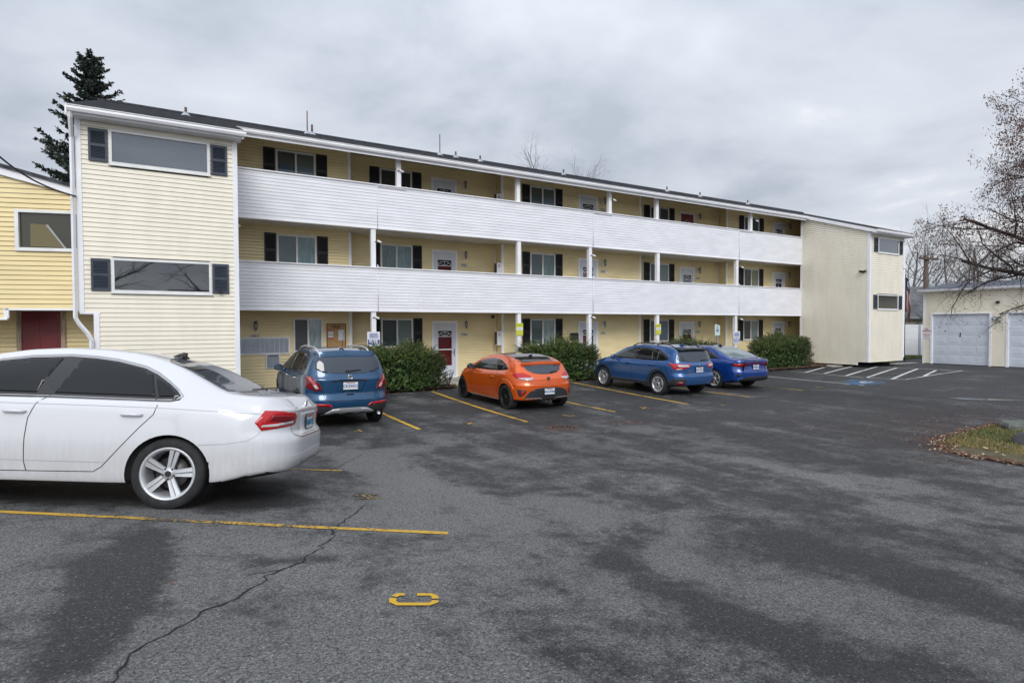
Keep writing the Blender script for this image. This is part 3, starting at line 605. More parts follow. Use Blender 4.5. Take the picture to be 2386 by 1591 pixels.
# towers
towerops = {}
for (X0, X1, nm) in ((XL0, XL1, 'L'), (XA, XR1, 'R')):
    ox = -1.13 if nm == 'L' else 29.64; ox1 = .80 if nm == 'L' else 31.58
    ops = [(ox-X0+.03, ox1-X0-.03, 5.77, 6.52), (ox-X0+.03, ox1-X0-.03, 3.01, 3.74)]
    if nm == 'L':
        mb = MB(); siding(mb, (X0, WY, 0), (1, 0, 0), (0, -1, 0), X1-X0, 2.57, 6.66, ops, back=.06, groove=.008, lip=.014); bp_(mb, 'tower_front_wall', cream)
        mb = MB(); siding(mb, (-1.44, WY, 0), (1, 0, 0), (0, -1, 0), X1+1.44, .44, 2.57, back=.06, groove=.008, lip=.014); bp_(mb, 'tower_front_wall', cream)
        mb = MB(); mb.box((X0, WY+.0, 2.53), (-1.44, 18.6, 2.569)); mb.box((X0-.0, WY-.02, 2.54), (-1.34, WY+.02, 2.575)); bp_(mb, 'overhang_soffit', trim)
        mb = MB(); siding(mb, (X0, 20.8, 0), (0, -1, 0), (-1, 0, 0), 20.8-WY, 2.57, 8.8, top=lambda u: rz_(20.8-u)-.1); siding(mb, (-1.44, 18.6, 0), (0, -1, 0), (-1, 0, 0), 3.4, .4, 2.55); siding(mb, (X1, WY, 0), (0, 1, 0), (1, 0, 0), 3.45, .4, 7.9, top=lambda u: rz_(WY+u)-.1); bp_(mb, 'tower_side_wall', cream)
        mb = MB(); mb.box((X0-.02, WY-.022, 2.57), (X0+.085, WY+.04, 6.65)); mb.box((-1.46, WY-.022, .44), (-1.36, WY+.04, 2.54)); mb.box((X1-.085, WY-.022, .44), (X1+.02, WY+.1, 6.65)); bp_(mb, 'corner_board', trim)
        mb = MB(); mb.box((-1.4, WY+.06, .2), (X1-.02, 18.6, .44)); bp_(mb, 'foundation', concrete)
    else:
        mb = MB(); siding(mb, (X0, WY, 0), (1, 0, 0), (0, -1, 0), X1-X0, .45, 6.66, ops, back=.06, groove=.014, lip=.016); bp_(mb, 'tower_front_wall', cream)
        mb = MB(); siding(mb, (X0, 18.72, 0), (0, -1, 0), (-1, 0, 0), 18.72-15.74, .30, 8.0, top=lambda u: rz_(18.72-u)-.12, back=.05, groove=.016, lip=.017)
        siding(mb, (X0, 15.74, 0), (0, -1, 0), (-1, 0, 0), .54, .45, 8.0, top=lambda u: rz_(15.74-u)-.12, back=.05, groove=.016, lip=.017); bp_(mb, 'tower_side_wall', cream)
        mb = MB(); siding(mb, (X1, WY, 0), (0, 1, 0), (1, 0, 0), 5.6, .45, 9.0, top=lambda u: rz_(WY+u)-.1); mb.box((X0+.1, 18.7, .3), (X1-.05, 18.8, 7.8)); bp_(mb, 'tower_back_wall', cream)
        mb = MB(); mb.box((X0-.022, WY-.022, .45), (X0+.11, WY+.03, 6.65)); mb.box((X0-.022, WY+.03, .45), (X0+.03, WY+.10, 6.8)); mb.box((X1-.08, WY-.022, .45), (X1+.02, WY+.04, 6.65)); mb.box((X0-.02, 18.64, .3), (X0+.05, 18.74, 7.76)); mb.box((X0-.012, 15.70, .29), (X0+.02, 15.78, .45)); bp_(mb, 'corner_board', trim)
        mb = MB(); mb.box((X0+.25, 15.75, .1), (X1-.1, 18.6, .3)); mb.box((X0+.02, WY+.05, .42), (X1-.02, 18.6, .455)); bp_(mb, 'foundation', dark)  # near-black colour paints in the shaded void under the overhang
mb = MB(); mb.box((XL0+.1, 20.7, .2), (31.4, 30, 6.6)); bp_(mb, 'back_volume', cream)
# downspouts
def pipe(pts, w=.04, d=.03):
    mb = MB(); mb.tube(pts, w, 4, smooth=False); return mb
bp_(pipe([(XL0-.05, 14.84, 6.70), (XL0-.05, 14.87, 6.58), (XL0-.065, 15.13, 6.22), (XL0-.065, 15.13, 2.45), (XL0+.0, 15.13, 2.32), (-1.56, 15.13, 2.12), (-1.50, 15.13, 1.98), (-1.50, 15.13, .6)], .042), 'downspout', trim)
bp_(pipe([(XR1+.22, 14.84, 6.72), (XR1+.2, 14.9, 6.5), (XR1+.07, 15.2, 6.3), (XR1+.07, 15.2, .6)], .04), 'downspout', trim)
# panes
def pane_mat(name, c1, c2=None, kind='plain', rough=.06):
    m = bpy.data.materials.new(name); m.use_nodes = True; t = m.node_tree; b = t.nodes['Principled BSDF']; L = t.links
    b.inputs['Roughness'].default_value = rough; b.inputs['Specular IOR Level'].default_value = .5 if 'large' not in name else .9; b.inputs['Coat Weight'].default_value = (.8 if 'large' in name else .12) if rough < .2 else 0; b.inputs['Coat Roughness'].default_value = .02; b.inputs['Base Color'].default_value = (*c1, 1)
    o = nd(t, 'ShaderNodeTexCoord'); s_ = nd(t, 'ShaderNodeSeparateXYZ'); L.new(o.outputs['Object'], s_.inputs[0])
    mx_ = nd(t, 'ShaderNodeMix', data_type='RGBA'); mx_.inputs[6].default_value = (*c1, 1); mx_.inputs[7].default_value = (*(c2 or c1), 1)
    if kind == 'hstripe':  # horizontal lines for real blinds, and for siding reflections painted on upper tower panes
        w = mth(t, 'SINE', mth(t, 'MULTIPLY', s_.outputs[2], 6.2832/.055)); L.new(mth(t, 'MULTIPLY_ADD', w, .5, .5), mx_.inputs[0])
    elif kind == 'vslat':
        w = mth(t, 'SINE', mth(t, 'MULTIPLY', s_.outputs[0], 6.2832/.09)); L.new(mth(t, 'MULTIPLY_ADD', w, .5, .5), mx_.inputs[0])
    elif kind == 'half':
        f_ = mth(t, 'GREATER_THAN', mth(t, 'MODULO', mth(t, 'SUBTRACT', s_.outputs[2], .27), 2.72), 1.82); L.new(f_, mx_.inputs[0])
    elif kind == 'fold':
        n = nd(t, 'ShaderNodeTexNoise'); n.inputs['Scale'].default_value = 3; n.inputs['Detail'].default_value = 3; n.inputs['Distortion'].default_value = 1.2
        mm = nd(t, 'ShaderNodeMapping'); mm.inputs['Scale'].default_value = (3.2, 1, .6); L.new(o.outputs['Object'], mm.inputs[0]); L.new(mm.outputs[0], n.inputs['Vector'])
        r_ = nd(t, 'ShaderNodeMapRange'); L.new(n.outputs['Fac'], r_.inputs[0]); r_.inputs[1].default_value = .38; r_.inputs[2].default_value = .62; L.new(r_.outputs[0], mx_.inputs[0])
    else: mx_.inputs[0].default_value = 0
    L.new(mx_.outputs[2], b.inputs['Base Color']); return m
PM = dict(screen=pane_mat('pane_screen', (.06, .062, .066), rough=.35), curtain=pane_mat('pane_curtain', (.20, .26, .28), (.33, .38, .40), 'fold'), curtain2=pane_mat('pane_pale_curtain', (.19, .25, .24), (.28, .33, .31), 'fold'),
          teal=pane_mat('pane_teal', (.055, .08, .082)), lace=pane_mat('pane_lace', (.09, .16, .17), (.16, .24, .25), 'fold'), lace2=pane_mat('pane_lace_dark', (.07, .12, .125), (.12, .18, .185), 'fold'),
          halfblind=pane_mat('pane_half_blind_dark', (.055, .095, .13), (.07, .085, .075), 'half'), halfblind2=pane_mat('pane_half_blind', (.11, .16, .21), (.10, .12, .11), 'half'),
          blinddark=pane_mat('pane_blind_dark', (.035, .05, .052), (.055, .075, .075), 'hstripe'), hstripe=pane_mat('pane_blind', (.12, .16, .165), (.20, .25, .25), 'hstripe'),
          darkg=pane_mat('pane_dark', (.035, .04, .036)), greyb=pane_mat('pane_grey', (.06, .07, .085)), greyb2=pane_mat('pane_blue_grey', (.13, .17, .21)), slat=pane_mat('pane_vertical_slats', (.10, .12, .085), (.20, .22, .16), 'vslat'),
          big=pane_mat('pane_large', (.010, .012, .015), rough=.02), big2=pane_mat('pane_large_siding_reflection', (.052, .066, .082), (.068, .086, .104), 'hstripe', rough=.02))  # upper pane stripes are siding-line reflections painted into the colour, not blinds
def window(x0, x1, z0, z1, Y, sty, parent=B):
    fr = MB(); w = .055; y0, y1 = Y-.045, Y+.02
    for (a_, b_, c_, d_) in ((x0, x0+w, z0, z1), (x1-w, x1, z0, z1), (x0+w, x1-w, z0, z0+w), (x0+w, x1-w, z1-w, z1)): fr.box((a_, y0, c_), (b_, y1, d_))
    fr.box((x0-.02, y0-.012, z0-.025), (x1+.02, y1-.02, z0-.001))
    mid = (x0+x1)/2
    if len(sty) == 2: fr.box((mid-.028, y0+.008, z0+w), (mid+.028, y1, z1-w))
    fo = bp_(fr, 'window', offwhite)
    for i, st in enumerate(sty):
        a_ = x0+w if i == 0 else mid+.028; b_ = x1-w if i == len(sty)-1 else mid-.028
        p = MB(); p.box((a_+.001, Y-.012, z0+w+.001), (b_-.001, Y-.002, z1-w-.001)); p.box((a_, Y+.03, z0+w), (b_, Y+.04, z1-w))
        po = p.build('pane', PM[st]); po.parent = fo; po.matrix_parent_inverse = Matrix.Identity(4)
        po.matrix_parent_inverse = Matrix.Identity(4)
    return fo
def shutter(x0, x1, z0, z1, Y, m):
    mb = MB(); yo = Y-.045; w = .045; zm = (z0+z1)/2
    mb.box((x0, yo+.018, z0), (x1, Y-.014, z1))
    for a_, b_, c_, d_ in ((x0, x0+w, z0, z1), (x1-w, x1, z0, z1), (x0+w, x1-w, z0, z0+.06), (x0+w, x1-w, z1-.06, z1), (x0+w, x1-w, zm-.03, zm+.03)): mb.box((a_, yo, c_), (b_, yo+.017, d_))
    z = z0+.075
    while z < z1-.07:
        if abs(z-zm) > .045: mb.obox(((x0+x1)/2, yo+.010, z), ((x1-x0)/2-w, 0, 0), (0, .009, .009), (0, -.002, .002))
        z += .032
    return bp_(mb, 'shutter', m)
for (fl, x0, x1, z0, z1, Y, sty, sh_) in WINS:
    window(x0, x1, z0, z1, Y, sty)
    if sh_: shutter(x0-.375, x0-.02, z0-.02, z1+.02, Y, shut_b); shutter(x1+.02, x1+.375, z0-.02, z1+.02, Y, shut_b)
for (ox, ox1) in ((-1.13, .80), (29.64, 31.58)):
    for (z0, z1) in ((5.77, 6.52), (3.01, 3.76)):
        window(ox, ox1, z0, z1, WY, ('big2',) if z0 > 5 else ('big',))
        shutter(ox-.36, ox-.02, z0+.03, z1-.03, WY, shut); shutter(ox1+.02, ox1+.36, z0+.03, z1-.03, WY, shut)
# doors
gl_dark = pane_mat('door_glass_dark', (.02, .02, .022)); gl_red = pane_mat('door_glass_over_red', (.10, .012, .016)); gl_mauve = pane_mat('door_glass_mauve', (.13, .085, .10)); gl_pale = pane_mat('door_glass_pale', (.22, .23, .26), (.1, .1, .11), 'fold')
door_w = mat('storm_door_white', (0.58, 0.61, 0.66), .4, var=.05, vs=2)
def fan(mb, cx, z0, r_, Y, mi=0):
    pts = [(cx+r_*math.cos(t), Y, z0+r_*.62*math.sin(t)) for t in np.linspace(0, math.pi, 13)]; mb.tube(pts, .011, 4, mi)
    mb.tube([(cx+.3*r_*math.cos(t), Y, z0+.3*r_*.62*math.sin(t)) for t in np.linspace(0, math.pi, 7)], .009, 4, mi)
    for t in (math.pi*.25, math.pi*.5, math.pi*.75): mb.tube([(cx+.3*r_*math.cos(t), Y, z0+.3*r_*.62*math.sin(t)), (cx+r_*math.cos(t), Y, z0+r_*.62*math.sin(t))], .009, 4, mi)
    mb.box((cx-r_, Y-.008, z0-.012), (cx+r_, Y+.008, z0+.012), mi)
def door(x0, x1, f_, k):
    Y = SECT[k][2]; z0 = FZ[f_]+.05; z1 = z0+2.06; t_ = MB()
    for a_, b_, c_, d_ in ((x0-.08, x0, z0-.04, z1+.08), (x1, x1+.08, z0-.04, z1+.08), (x0, x1, z1, z1+.08)): t_.box((a_, Y-.04, c_), (b_, Y+.03, d_))
    t_.box((x0-.05, Y-.10, z0-.05), (x1+.05, Y+.03, z0-.002)); cx = (x0+x1)/2; solid = (k == 3 and f_ == 2)
    dm = redm if solid else door_w; gx0, gx1 = x0+.17, x1-.17; gz0, gz1 = (z0+.42, z1-.30)
    if k == 3 and f_ != 2: gx0, gx1, gz0, gz1 = x0+.2, x1-.15, z0+.80 if f_ else z0+.55, z1-.32
    if k == 4: gx0, gx1 = x0+.2, x1-.2
    if solid: t_.box((x0+.001, Y-.008, z0), (x1-.001, Y+.02, z1), 1)
    else:
        for a_, b_, c_, d_ in ((x0+.001, gx0, z0, z1-.001), (gx1, x1-.001, z0, z1-.001), (gx0, gx1, z0, gz0), (gx0, gx1, gz1, z1-.001)): t_.box((a_, Y-.03, c_), (b_, Y+.01, d_), 1)
        t_.box((x0+.06, Y-.034, z0+.1), (x1-.06, Y-.0301, z0+.34), 1)
    do = bp_(t_, 'door', [trim, dm]); g = MB()
    if solid:
        s_ = MB(); fan(s_, cx, z1-.50, .27, Y-.022); so_ = s_.build('fanlight', trim); so_.parent = do
        g.prism([(cx+.27*math.cos(t), Y-.012, z1-.5+.27*.62*math.sin(t)) for t in np.linspace(0, math.pi, 13)], (0, .003, 0)); go = g.build('glass', gl_dark); go.parent = do
    else:
        g.box((gx0, Y-.012, gz1-.24), (gx1, Y-.006, gz1)); go = g.build('glass', gl_dark); go.parent = do
        lo = {(1, 2): gl_mauve, (2, 2): gl_mauve, (1, 3): gl_pale}.get((f_, k), gl_red)
        if (f_, k) == (1, 4): lo = gl_dark
        g = MB(); g.box((gx0, Y-.012, gz0), (gx1, Y-.006, gz1-.24)); go = g.build('glass', lo); go.parent = do
        s_ = MB(); fan(s_, cx, gz1-.22, (gx1-gx0)/2-.01, Y-.018); s_.box((gx0, Y-.036, z0+1.02), (gx1, Y-.004, z0+1.06)) if f_ == 0 else None
        if (f_, k) == (1, 4): s_.box((cx-.01, Y-.02, gz0), (cx+.01, Y-.01, gz1-.3))
        so_ = s_.build('fanlight', trim); so_.parent = do
    h = MB(); hx = x1-.07; h.box((hx-.012, Y-.045, z0+.78), (hx+.012, Y-.03, z0+1.06)); h.tube([(hx, Y-.045, z0+.93), (hx-.1, Y-.06, z0+.93)], .01, 6); ho = h.build('handle', black); ho.parent = do
for (x0, x1, k) in DOORS:
    for f_ in range(3): door(x0, x1, f_, k)
# shallow alcove end wall seen as a dark strip
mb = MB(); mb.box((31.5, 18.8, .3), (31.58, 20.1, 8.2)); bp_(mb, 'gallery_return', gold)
for o in list(B.children):
    o.matrix_parent_inverse = Matrix.Translation((-14, -22, 0))

# ------------------------------------------------------------------ fixtures on the building
lan_glass = mat('lantern_glass', (0.45, 0.42, 0.33), .15)
def lantern(X, Y, z, label, pale=False):
    e_ = empty('wall_lantern', (X, Y, z), label=label, cat='wall lamp', group='wall lanterns beside the apartment doors')
    mb = MB(); mb.box((-.075, -.03, -.17), (.075, .0, .10)); mb.build('backplate', white_v if not pale else trim, e_)
    bmt = brass if not pale else metal
    mb = MB(); mb.tube([(0, -.03, -.02), (0, -.10, .10), (0, -.14, .06)], .01, 6); mb.tube([(0, -.03, .02), (.05, -.07, .13), (.02, -.12, .12)], .008, 5); mb.lathe([(.055, .06), (.065, .045), (.03, .10), (.0, .13)], (0, -.14, 0), seg=8); mb.lathe([(.03, -.135), (.045, -.12), (.02, -.17), (.0, -.20)], (0, -.14, 0), seg=8)
    for k in range(6): t_ = k*math.pi/3; mb.tube([(.055*math.cos(t_), -.14+.055*math.sin(t_), .05), (.04*math.cos(t_), -.14+.04*math.sin(t_), -.125)], .006, 4)
    mb.build('lantern_frame', bmt, e_); mb = MB(); mb.lathe([(.048, .045), (.034, -.12)], (0, -.14, 0), seg=6, smooth=False); mb.build('glass', lan_glass, e_); return e_
plate_m = mat('number_plate_face', (0.50, 0.52, 0.46), .5, var=.2, vs=20); ink = mat('black_ink', (0.01, 0.01, 0.012), .6)
def numplate(X, Y, z, s, label):
    e_ = empty('number_plate', (X, Y, z), label=label, cat='number plate', group='apartment number plates')
    mb = MB(); mb.box((-.14, -.028, -.055), (.14, -.010, .055)); mb.build('plate', plate_m, e_); text(s, .115, (0, -.0295, 0), (1, 0, 0), (0, 0, 1), ink, e_, sp_=1.25, bold=.001); return e_
flo = ('ground-floor', 'middle-floor', 'top-floor'); secn = {1: 'second', 2: 'third', 3: 'fourth', 4: 'fifth'}
nm_ = {1: '02', 2: '03', 3: '04', 4: '05'}
for (x0, x1, k) in DOORS:
    for f_ in range(3):
        Y = SECT[k][2]; s = '%d%s' % (f_+1, nm_[k]); X = x1+.40 if k < 3 else x1+.36
        lantern(X, Y-.014, FZ[f_]+2.08, ('pale metal' if (f_, k) == (0, 2) else 'dark brass')+' wall lantern at the %s door numbered %s' % (flo[f_], s), (f_, k) == (0, 2))
        if k < 4: numplate(X-.02, Y, FZ[f_]+1.66, s, 'small oblong plate reading %s under the %s lantern' % (s, flo[f_]))
X = at_y(594.7, 743, 20)[0]; lantern(X, 19.986, 2.32, 'dark brass wall lantern above the 101 plate over the mailboxes'); numplate(X-.02, 20, 1.95, '101', 'small oblong plate reading 101 above the bank of mailboxes')
# mailboxes
P0, P1 = at_y(557, 789, 20), at_y(672, 822, 20); zt = at_y(672, 787, 20)[2]
e_ = empty('mailbox_bank', (P0[0], 20, P1[2]), label='wide grey bank of locked mailbox doors on the yellow wall', cat='mailboxes')
w_, h_ = P1[0]-P0[0], zt-P1[2]; mb = MB(); mb.box((-.35, -.05, 0), (w_, -.012, h_)); mb.box((-.35, -.062, -.03), (w_+.04, -.012, -.001)); mb.box((-.35, -.062, h_+.001), (w_+.04, -.012, h_+.03)); mb.box((w_+.001, -.062, 0), (w_+.04, -.012, h_)); mb.build('cabinet', [trim], e_)
nb = 11; cw = (w_+.12)/nb
for k in range(nb):
    a_ = -.12+k*cw; mb = MB(); mb.box((a_+.008, -.064, .02), (a_+cw-.008, -.051, h_-.02)); mb.box((a_+.02, -.066, h_*.62), (a_+cw-.02, -.0641, h_-.05)); mo = mb.build('mailbox_door', sgreen, e_)
    mb = MB(); mb.lathe([(.0, -.071), (.011, -.071), (.011, -.064)], (a_+cw-.035, 0, h_*.5), ax='y', seg=8); mb.build('lock', black, mo)
P0, P1 = at_y(622, 857, 20), at_y(650, 824, 20); e_ = empty('parcel_box', (P0[0], 20, P0[2]), label='square grey parcel box with a slot below the mailbox bank', cat='parcel box')
w_, h_ = P1[0]-P0[0], P1[2]-P0[2]; mb = MB(); mb.box((-.03, -.05, -.03), (w_+.03, -.012, h_+.0)); mb.build('frame', trim, e_); mb = MB(); mb.box((0, -.062, 0), (w_, -.051, h_-.02)); mb.build('box_door', sgreen, e_)
mb = MB(); mb.box((.04, -.066, h_-.075), (w_-.04, -.063, h_-.045)); mb.lathe([(0, -.07), (.012, -.07), (.012, -.062)], (.05, 0, h_*.45), ax='y', seg=8); mb.build('slot', black, e_)
# notice board
P0, P1 = at_y(762.5, 812, 20), at_y(804, 755, 20); e_ = empty('notice_board', (P0[0], 20, P0[2]-.1), label='cork notice board in a thin black frame with two pinned sheets', cat='notice board')
w_, h_ = P1[0]-P0[0], P1[2]-P0[2]+.1; mb = MB(); mb.box((0, -.03, 0), (w_, -.014, h_)); mb.build('cork', mat('cork', (.40, .24, .11), .9, var=.12, vs=20), e_)
mb = MB()
for a_, b_, c_, d_ in ((-.02, 0, -.02, h_+.02), (w_, w_+.02, -.02, h_+.02), (0, w_, -.02, 0), (0, w_, h_, h_+.02)): mb.box((a_, -.04, c_), (b_, -.012, d_))
mb.build('frame', black, e_); paper = mat('paper', (.62, .63, .66), .8); redp = mat('red_print', (.45, .03, .04), .7)
mb = MB(); mb.box((w_*.05, -.034, h_-.50), (w_*.33, -.0305, h_-.20), 0); mb.box((w_*.05, -.036, h_-.25), (w_*.33, -.0341, h_-.20), 1); mb.box((w_*.05, -.036, h_-.50), (w_*.33, -.0341, h_-.46), 1); n1_ = mb.build('notice', [paper, redp], e_)
text('NOTICE', .035, (w_*.19, -.0372, h_-.225), (1, 0, 0), (0, 0, 1), paper, n1_); text('NO\nSMOKING', .04, (w_*.19, -.0352, h_-.35), (1, 0, 0), (0, 0, 1), ink, n1_)
mb = MB(); mb.box((w_*.60, -.034, h_-.56), (w_*.94, -.0305, h_-.20)); mb.build('notice', paper, e_)
text('PLEASE CHECK\nCOMMUNITY\nBULLETIN', .052, (w_*.5, -.032, h_-.10), (1, 0, 0), (0, 0, 1), ink, e_, bold=.001)
# fire extinguisher cabinets beside the return wall
for f_ in range(3):
    z0 = FZ[f_]+1.23; e_ = empty('extinguisher_cabinet', (11.22, 20.12, z0), label='white fire extinguisher cabinet on the %s gallery beside the corner trim' % flo[f_].replace('-floor', ''), cat='extinguisher cabinet', group='extinguisher cabinets on each gallery')
    mb = MB(); mb.box((-.12, -.12, 0), (.10, .12, .55)); mb.build('cabinet', white_v, e_); mb = MB(); mb.box((-.1215, -.10, .02), (-.119, .10, .53)); mb.build('side_glass', gl_dark, e_)
    text('FIRE', .05, (-.02, -.1215, .45), (1, 0, 0), (0, 0, 1), redp, e_, bold=.002); text('EXT', .05, (-.02, -.1215, .39), (1, 0, 0), (0, 0, 1), redp, e_, bold=.002)
# black wall mailbox at 103
P = at_y(1336, 784, 20); e_ = empty('wall_mailbox', (P[0], 19.985, P[2]), label='small black wall mailbox left of the door numbered 103', cat='mailbox'); mb = MB(); mb.box((-.19, -.11, -.13), (.19, -.012, .10)); mb.build('box', shut_b, e_); mb = MB(); mb.prism([(-.2, -.125, .101), (.2, -.125, .101), (.2, -.005, .15), (-.2, -.005, .15)], (0, 0, .008)); mb.build('lid', shut_b, e_)
# cameras on posts
cams = [(935, 401, 'second post of the top gallery'), (883, 565, 'left post of the middle gallery'), (878, 742, 'left ground-floor post'), (1431, 468, 'third post of the top gallery'), (1383, 597, 'third post of the middle gallery'), (1383, 741, 'third ground-floor post'), (1763, 516, 'right post of the top gallery'), (1729, 624, 'right post of the middle gallery'), (1727, 745, 'right ground-floor post')]
for (x_, y_, lb) in cams:
    P = at_y(x_, y_, FY-.05); e_ = empty('security_camera', (P[0]-.10, FY-.0, P[2]+.02), label='small white security camera on the %s' % lb, cat='security camera', group='security cameras on the gallery posts')
    mb = MB(); mb.tube([(-.02, -.005, 0), (.05, -.05, .03)], .014, 6); mb.build('bracket', shut_b, e_); mb = MB(); mb.tube([(.05, -.04, .035), (.17, -.10, -.03)], .034, 8); mb.build('housing', white_v, e_)
for (x_, y_, pl, lb) in ((1148, 738, ('y', 20.48), 'small black dome camera high on the wall beside the ground-floor extinguisher cabinet'), (2030-12, 633, None, '')):
    if pl: P = at_y(x_, y_, pl[1]); mb = MB(); mb.lathe([(.07, 0), (.06, -.05), (0, -.08)], (P[0], P[1]-.0, P[2]), ax='y', seg=12); tag(mb.build('security_camera', black), lb, 'security camera')
P = at_x(2014, 633, XA); e_ = empty('floodlight', (XA-.01, P[1], P[2]), label='dark twin floodlight on the side wall of the right tower', cat='floodlight')
mb = MB(); mb.box((-.05, -.08, -.04), (.0, .08, .04)); mb.build('mount', shut_b, e_); mb = MB(); mb.tube([(-.05, -.05, .0), (-.16, -.14, .03)], .05, 8); mb.build('lamp_head', shut_b, e_); mb = MB(); mb.tube([(-.05, .05, .0), (-.16, .16, .03)], .05, 8); mb.build('lamp_head', shut_b, e_)
mb = MB(); mb.tube([(XL1+.03, FY+.2, 5.30), (XL1+.42, FY+.15, 5.24)], .03, 8); tag(mb.build('ceiling_lamp', white_v), 'white tube lamp under the upper gallery beside the left tower', 'ceiling lamp')
P = at_y(513, 680, WY); mb = MB(); mb.box((P[0]-.035, WY-.11, P[2]-.03), (P[0]+.035, WY-.046, P[2]+.04)); tag(mb.build('security_camera', black), 'tiny black camera on the foot of the lower tower shutter', 'security camera')

# ------------------------------------------------------------------ signs
blue_s = mat('sign_blue', (.015, .03, .33), .5); yel_s = mat('sign_yellow', (.52, .54, .03), .5); whs = mat('sign_white', (.68, .70, .74), .5); gsign = mat('sign_pale_green', (.50, .62, .60), .5)
def sign_post_plate(px0, px1, py0, py1, Y): a_, b_ = at_y(px0, py0, Y), at_y(px1, py1, Y); return a_[0], b_[0], b_[2], a_[2]
def towsign(px, label):
    x0, x1, z0, z1 = sign_post_plate(*px, FY-.06); w_, h_ = x1-x0, z1-z0; xc = (x0+x1)/2
    e_ = empty('towing_sign', (xc, FY-.02, z0), label=label, cat='parking sign', group='towing notices on the posts')
    mb = MB(); mb.box((-w_/2, -.02, 0), (w_/2, -.006, h_)); mb.build('panel', whs, e_); mb = MB(); mb.box((-w_/2+.025, -.0225, h_*.12), (w_/2-.025, -.0205, h_*.46)); mb.build('blue_field', blue_s, e_)
    text('UNAUTHORIZED\nVEHICLES WILL BE\nTOWED AWAY AT\nOWNERS EXPENSE\n24 HOURS A DAY', h_*.075, (0, -.0225, h_*.72), (1, 0, 0), (0, 0, 1), blue_s, e_, bold=.0006)
    text('INLAND', h_*.17, (0, -.0245, h_*.37), (1, 0, 0), (0, 0, 1), whs, e_, bold=.006); text('TOWING', h_*.15, (0, -.0245, h_*.22), (1, 0, 0), (0, 0, 1), whs, e_, bold=.005)
towsign((856, 886, 773, 806), 'white and blue towing notice on the left ground-floor post above the first shrub'); towsign((1710, 1725, 772, 799.5), 'white and blue towing notice on the right ground-floor post beside the accessible parking sign')
def yelsign(px, label):
    x0, x1, z0, z1 = sign_post_plate(*px, FY-.06); w_, h_ = x1-x0, z1-z0; xc = (x0+x1)/2
    e_ = empty('parking_sign', (xc, FY-.02, z0), label=label, cat='parking sign', group='yellow parking signs')
    mb = MB(); mb.box((-w_/2, -.02, 0), (w_/2, -.006, h_)); mb.build('panel', yel_s, e_); mb = MB(); mb.box((-w_/2+.015, -.0215, h_*.42), (w_/2-.015, -.0202, h_*.66)); mb.build('white_band', whs, e_)
    text('PRIVATE', h_*.13, (0, -.0215, h_*.84), (1, 0, 0), (0, 0, 1), mat('sign_olive_ink', (.2, .2, .04), .6), e_, bold=.001); text('PARKING', h_*.12, (0, -.0225, h_*.54), (1, 0, 0), (0, 0, 1), mat('sign_grey_ink', (.3, .32, .34), .6), e_); text('ONLY', h_*.13, (.03, -.0215, h_*.2), (1, 0, 0), (0, 0, 1), mat('sign_cream_ink', (.7, .68, .4), .6), e_)
yelsign((1203.5, 1219.5, 753, 781), 'yellow and white parking sign on the post above the second shrub'); yelsign((1529.5, 1541, 755, 778.5), 'yellow and white parking sign on the post behind the light blue crossover')
# accessible parking sign on its own post
Yh = 17.7; x0, x1, z0, z1 = sign_post_plate(1664.5, 1676, 757.5, 781.5, Yh); xc = (x0+x1)/2; e_ = empty('accessible_parking_sign', (xc, Yh, .15), label='pale accessible parking sign with wheelchair symbol on a galvanized post', cat='parking sign')
mb = MB(); mb.box((-.035, -.02, 0), (.035, .02, z1-.15)); mb.build('post', metal, e_); mb = MB(); w_, h_ = x1-x0, z1-z0; mb.box((-w_/2, -.035, z0-.15), (w_/2, -.022, z1-.15)); mb.build('panel', gsign, e_)
mb = MB(); mb.box((-w_*.2, -.0375, z0-.15+h_*.34), (w_*.2, -.0352, z0-.15+h_*.62)); mb.build('symbol_field', blue_s, e_)
mb = MB(); c_ = z0-.15+h_*.34; s_ = h_*.28
mb.tube([(0, -.039, c_+s_*.82), (0, -.039, c_+s_*.86)], s_*.07, 8); mb.tube([(-.0*s_, -.039, c_+s_*.72), (.02*s_, -.039, c_+s_*.45), (.22*s_, -.039, c_+s_*.42), (.32*s_, -.039, c_+s_*.14)], s_*.045, 6); mb.tube([(-.10*s_+.25*s_*math.cos(t), -.039, c_+s_*.32+.25*s_*math.sin(t)) for t in np.linspace(1.9, 6.0, 10)], s_*.04, 6); mb.build('wheelchair_symbol', whs, e_)
text('RESERVED', h_*.09, (0, -.037, z0-.15+h_*.86), (1, 0, 0), (0, 0, 1), mat('sign_green_ink', (.03, .2, .12), .6), e_); text('PARKING', h_*.09, (0, -.037, z0-.15+h_*.74), (1, 0, 0), (0, 0, 1), MATS['sign_green_ink'], e_); mb = MB(); mb.lathe([(0, .05), (.03, .03), (.03, 0)], (-.05, 0, z1-.15), seg=8); mb.build('cap', white_v, e_)
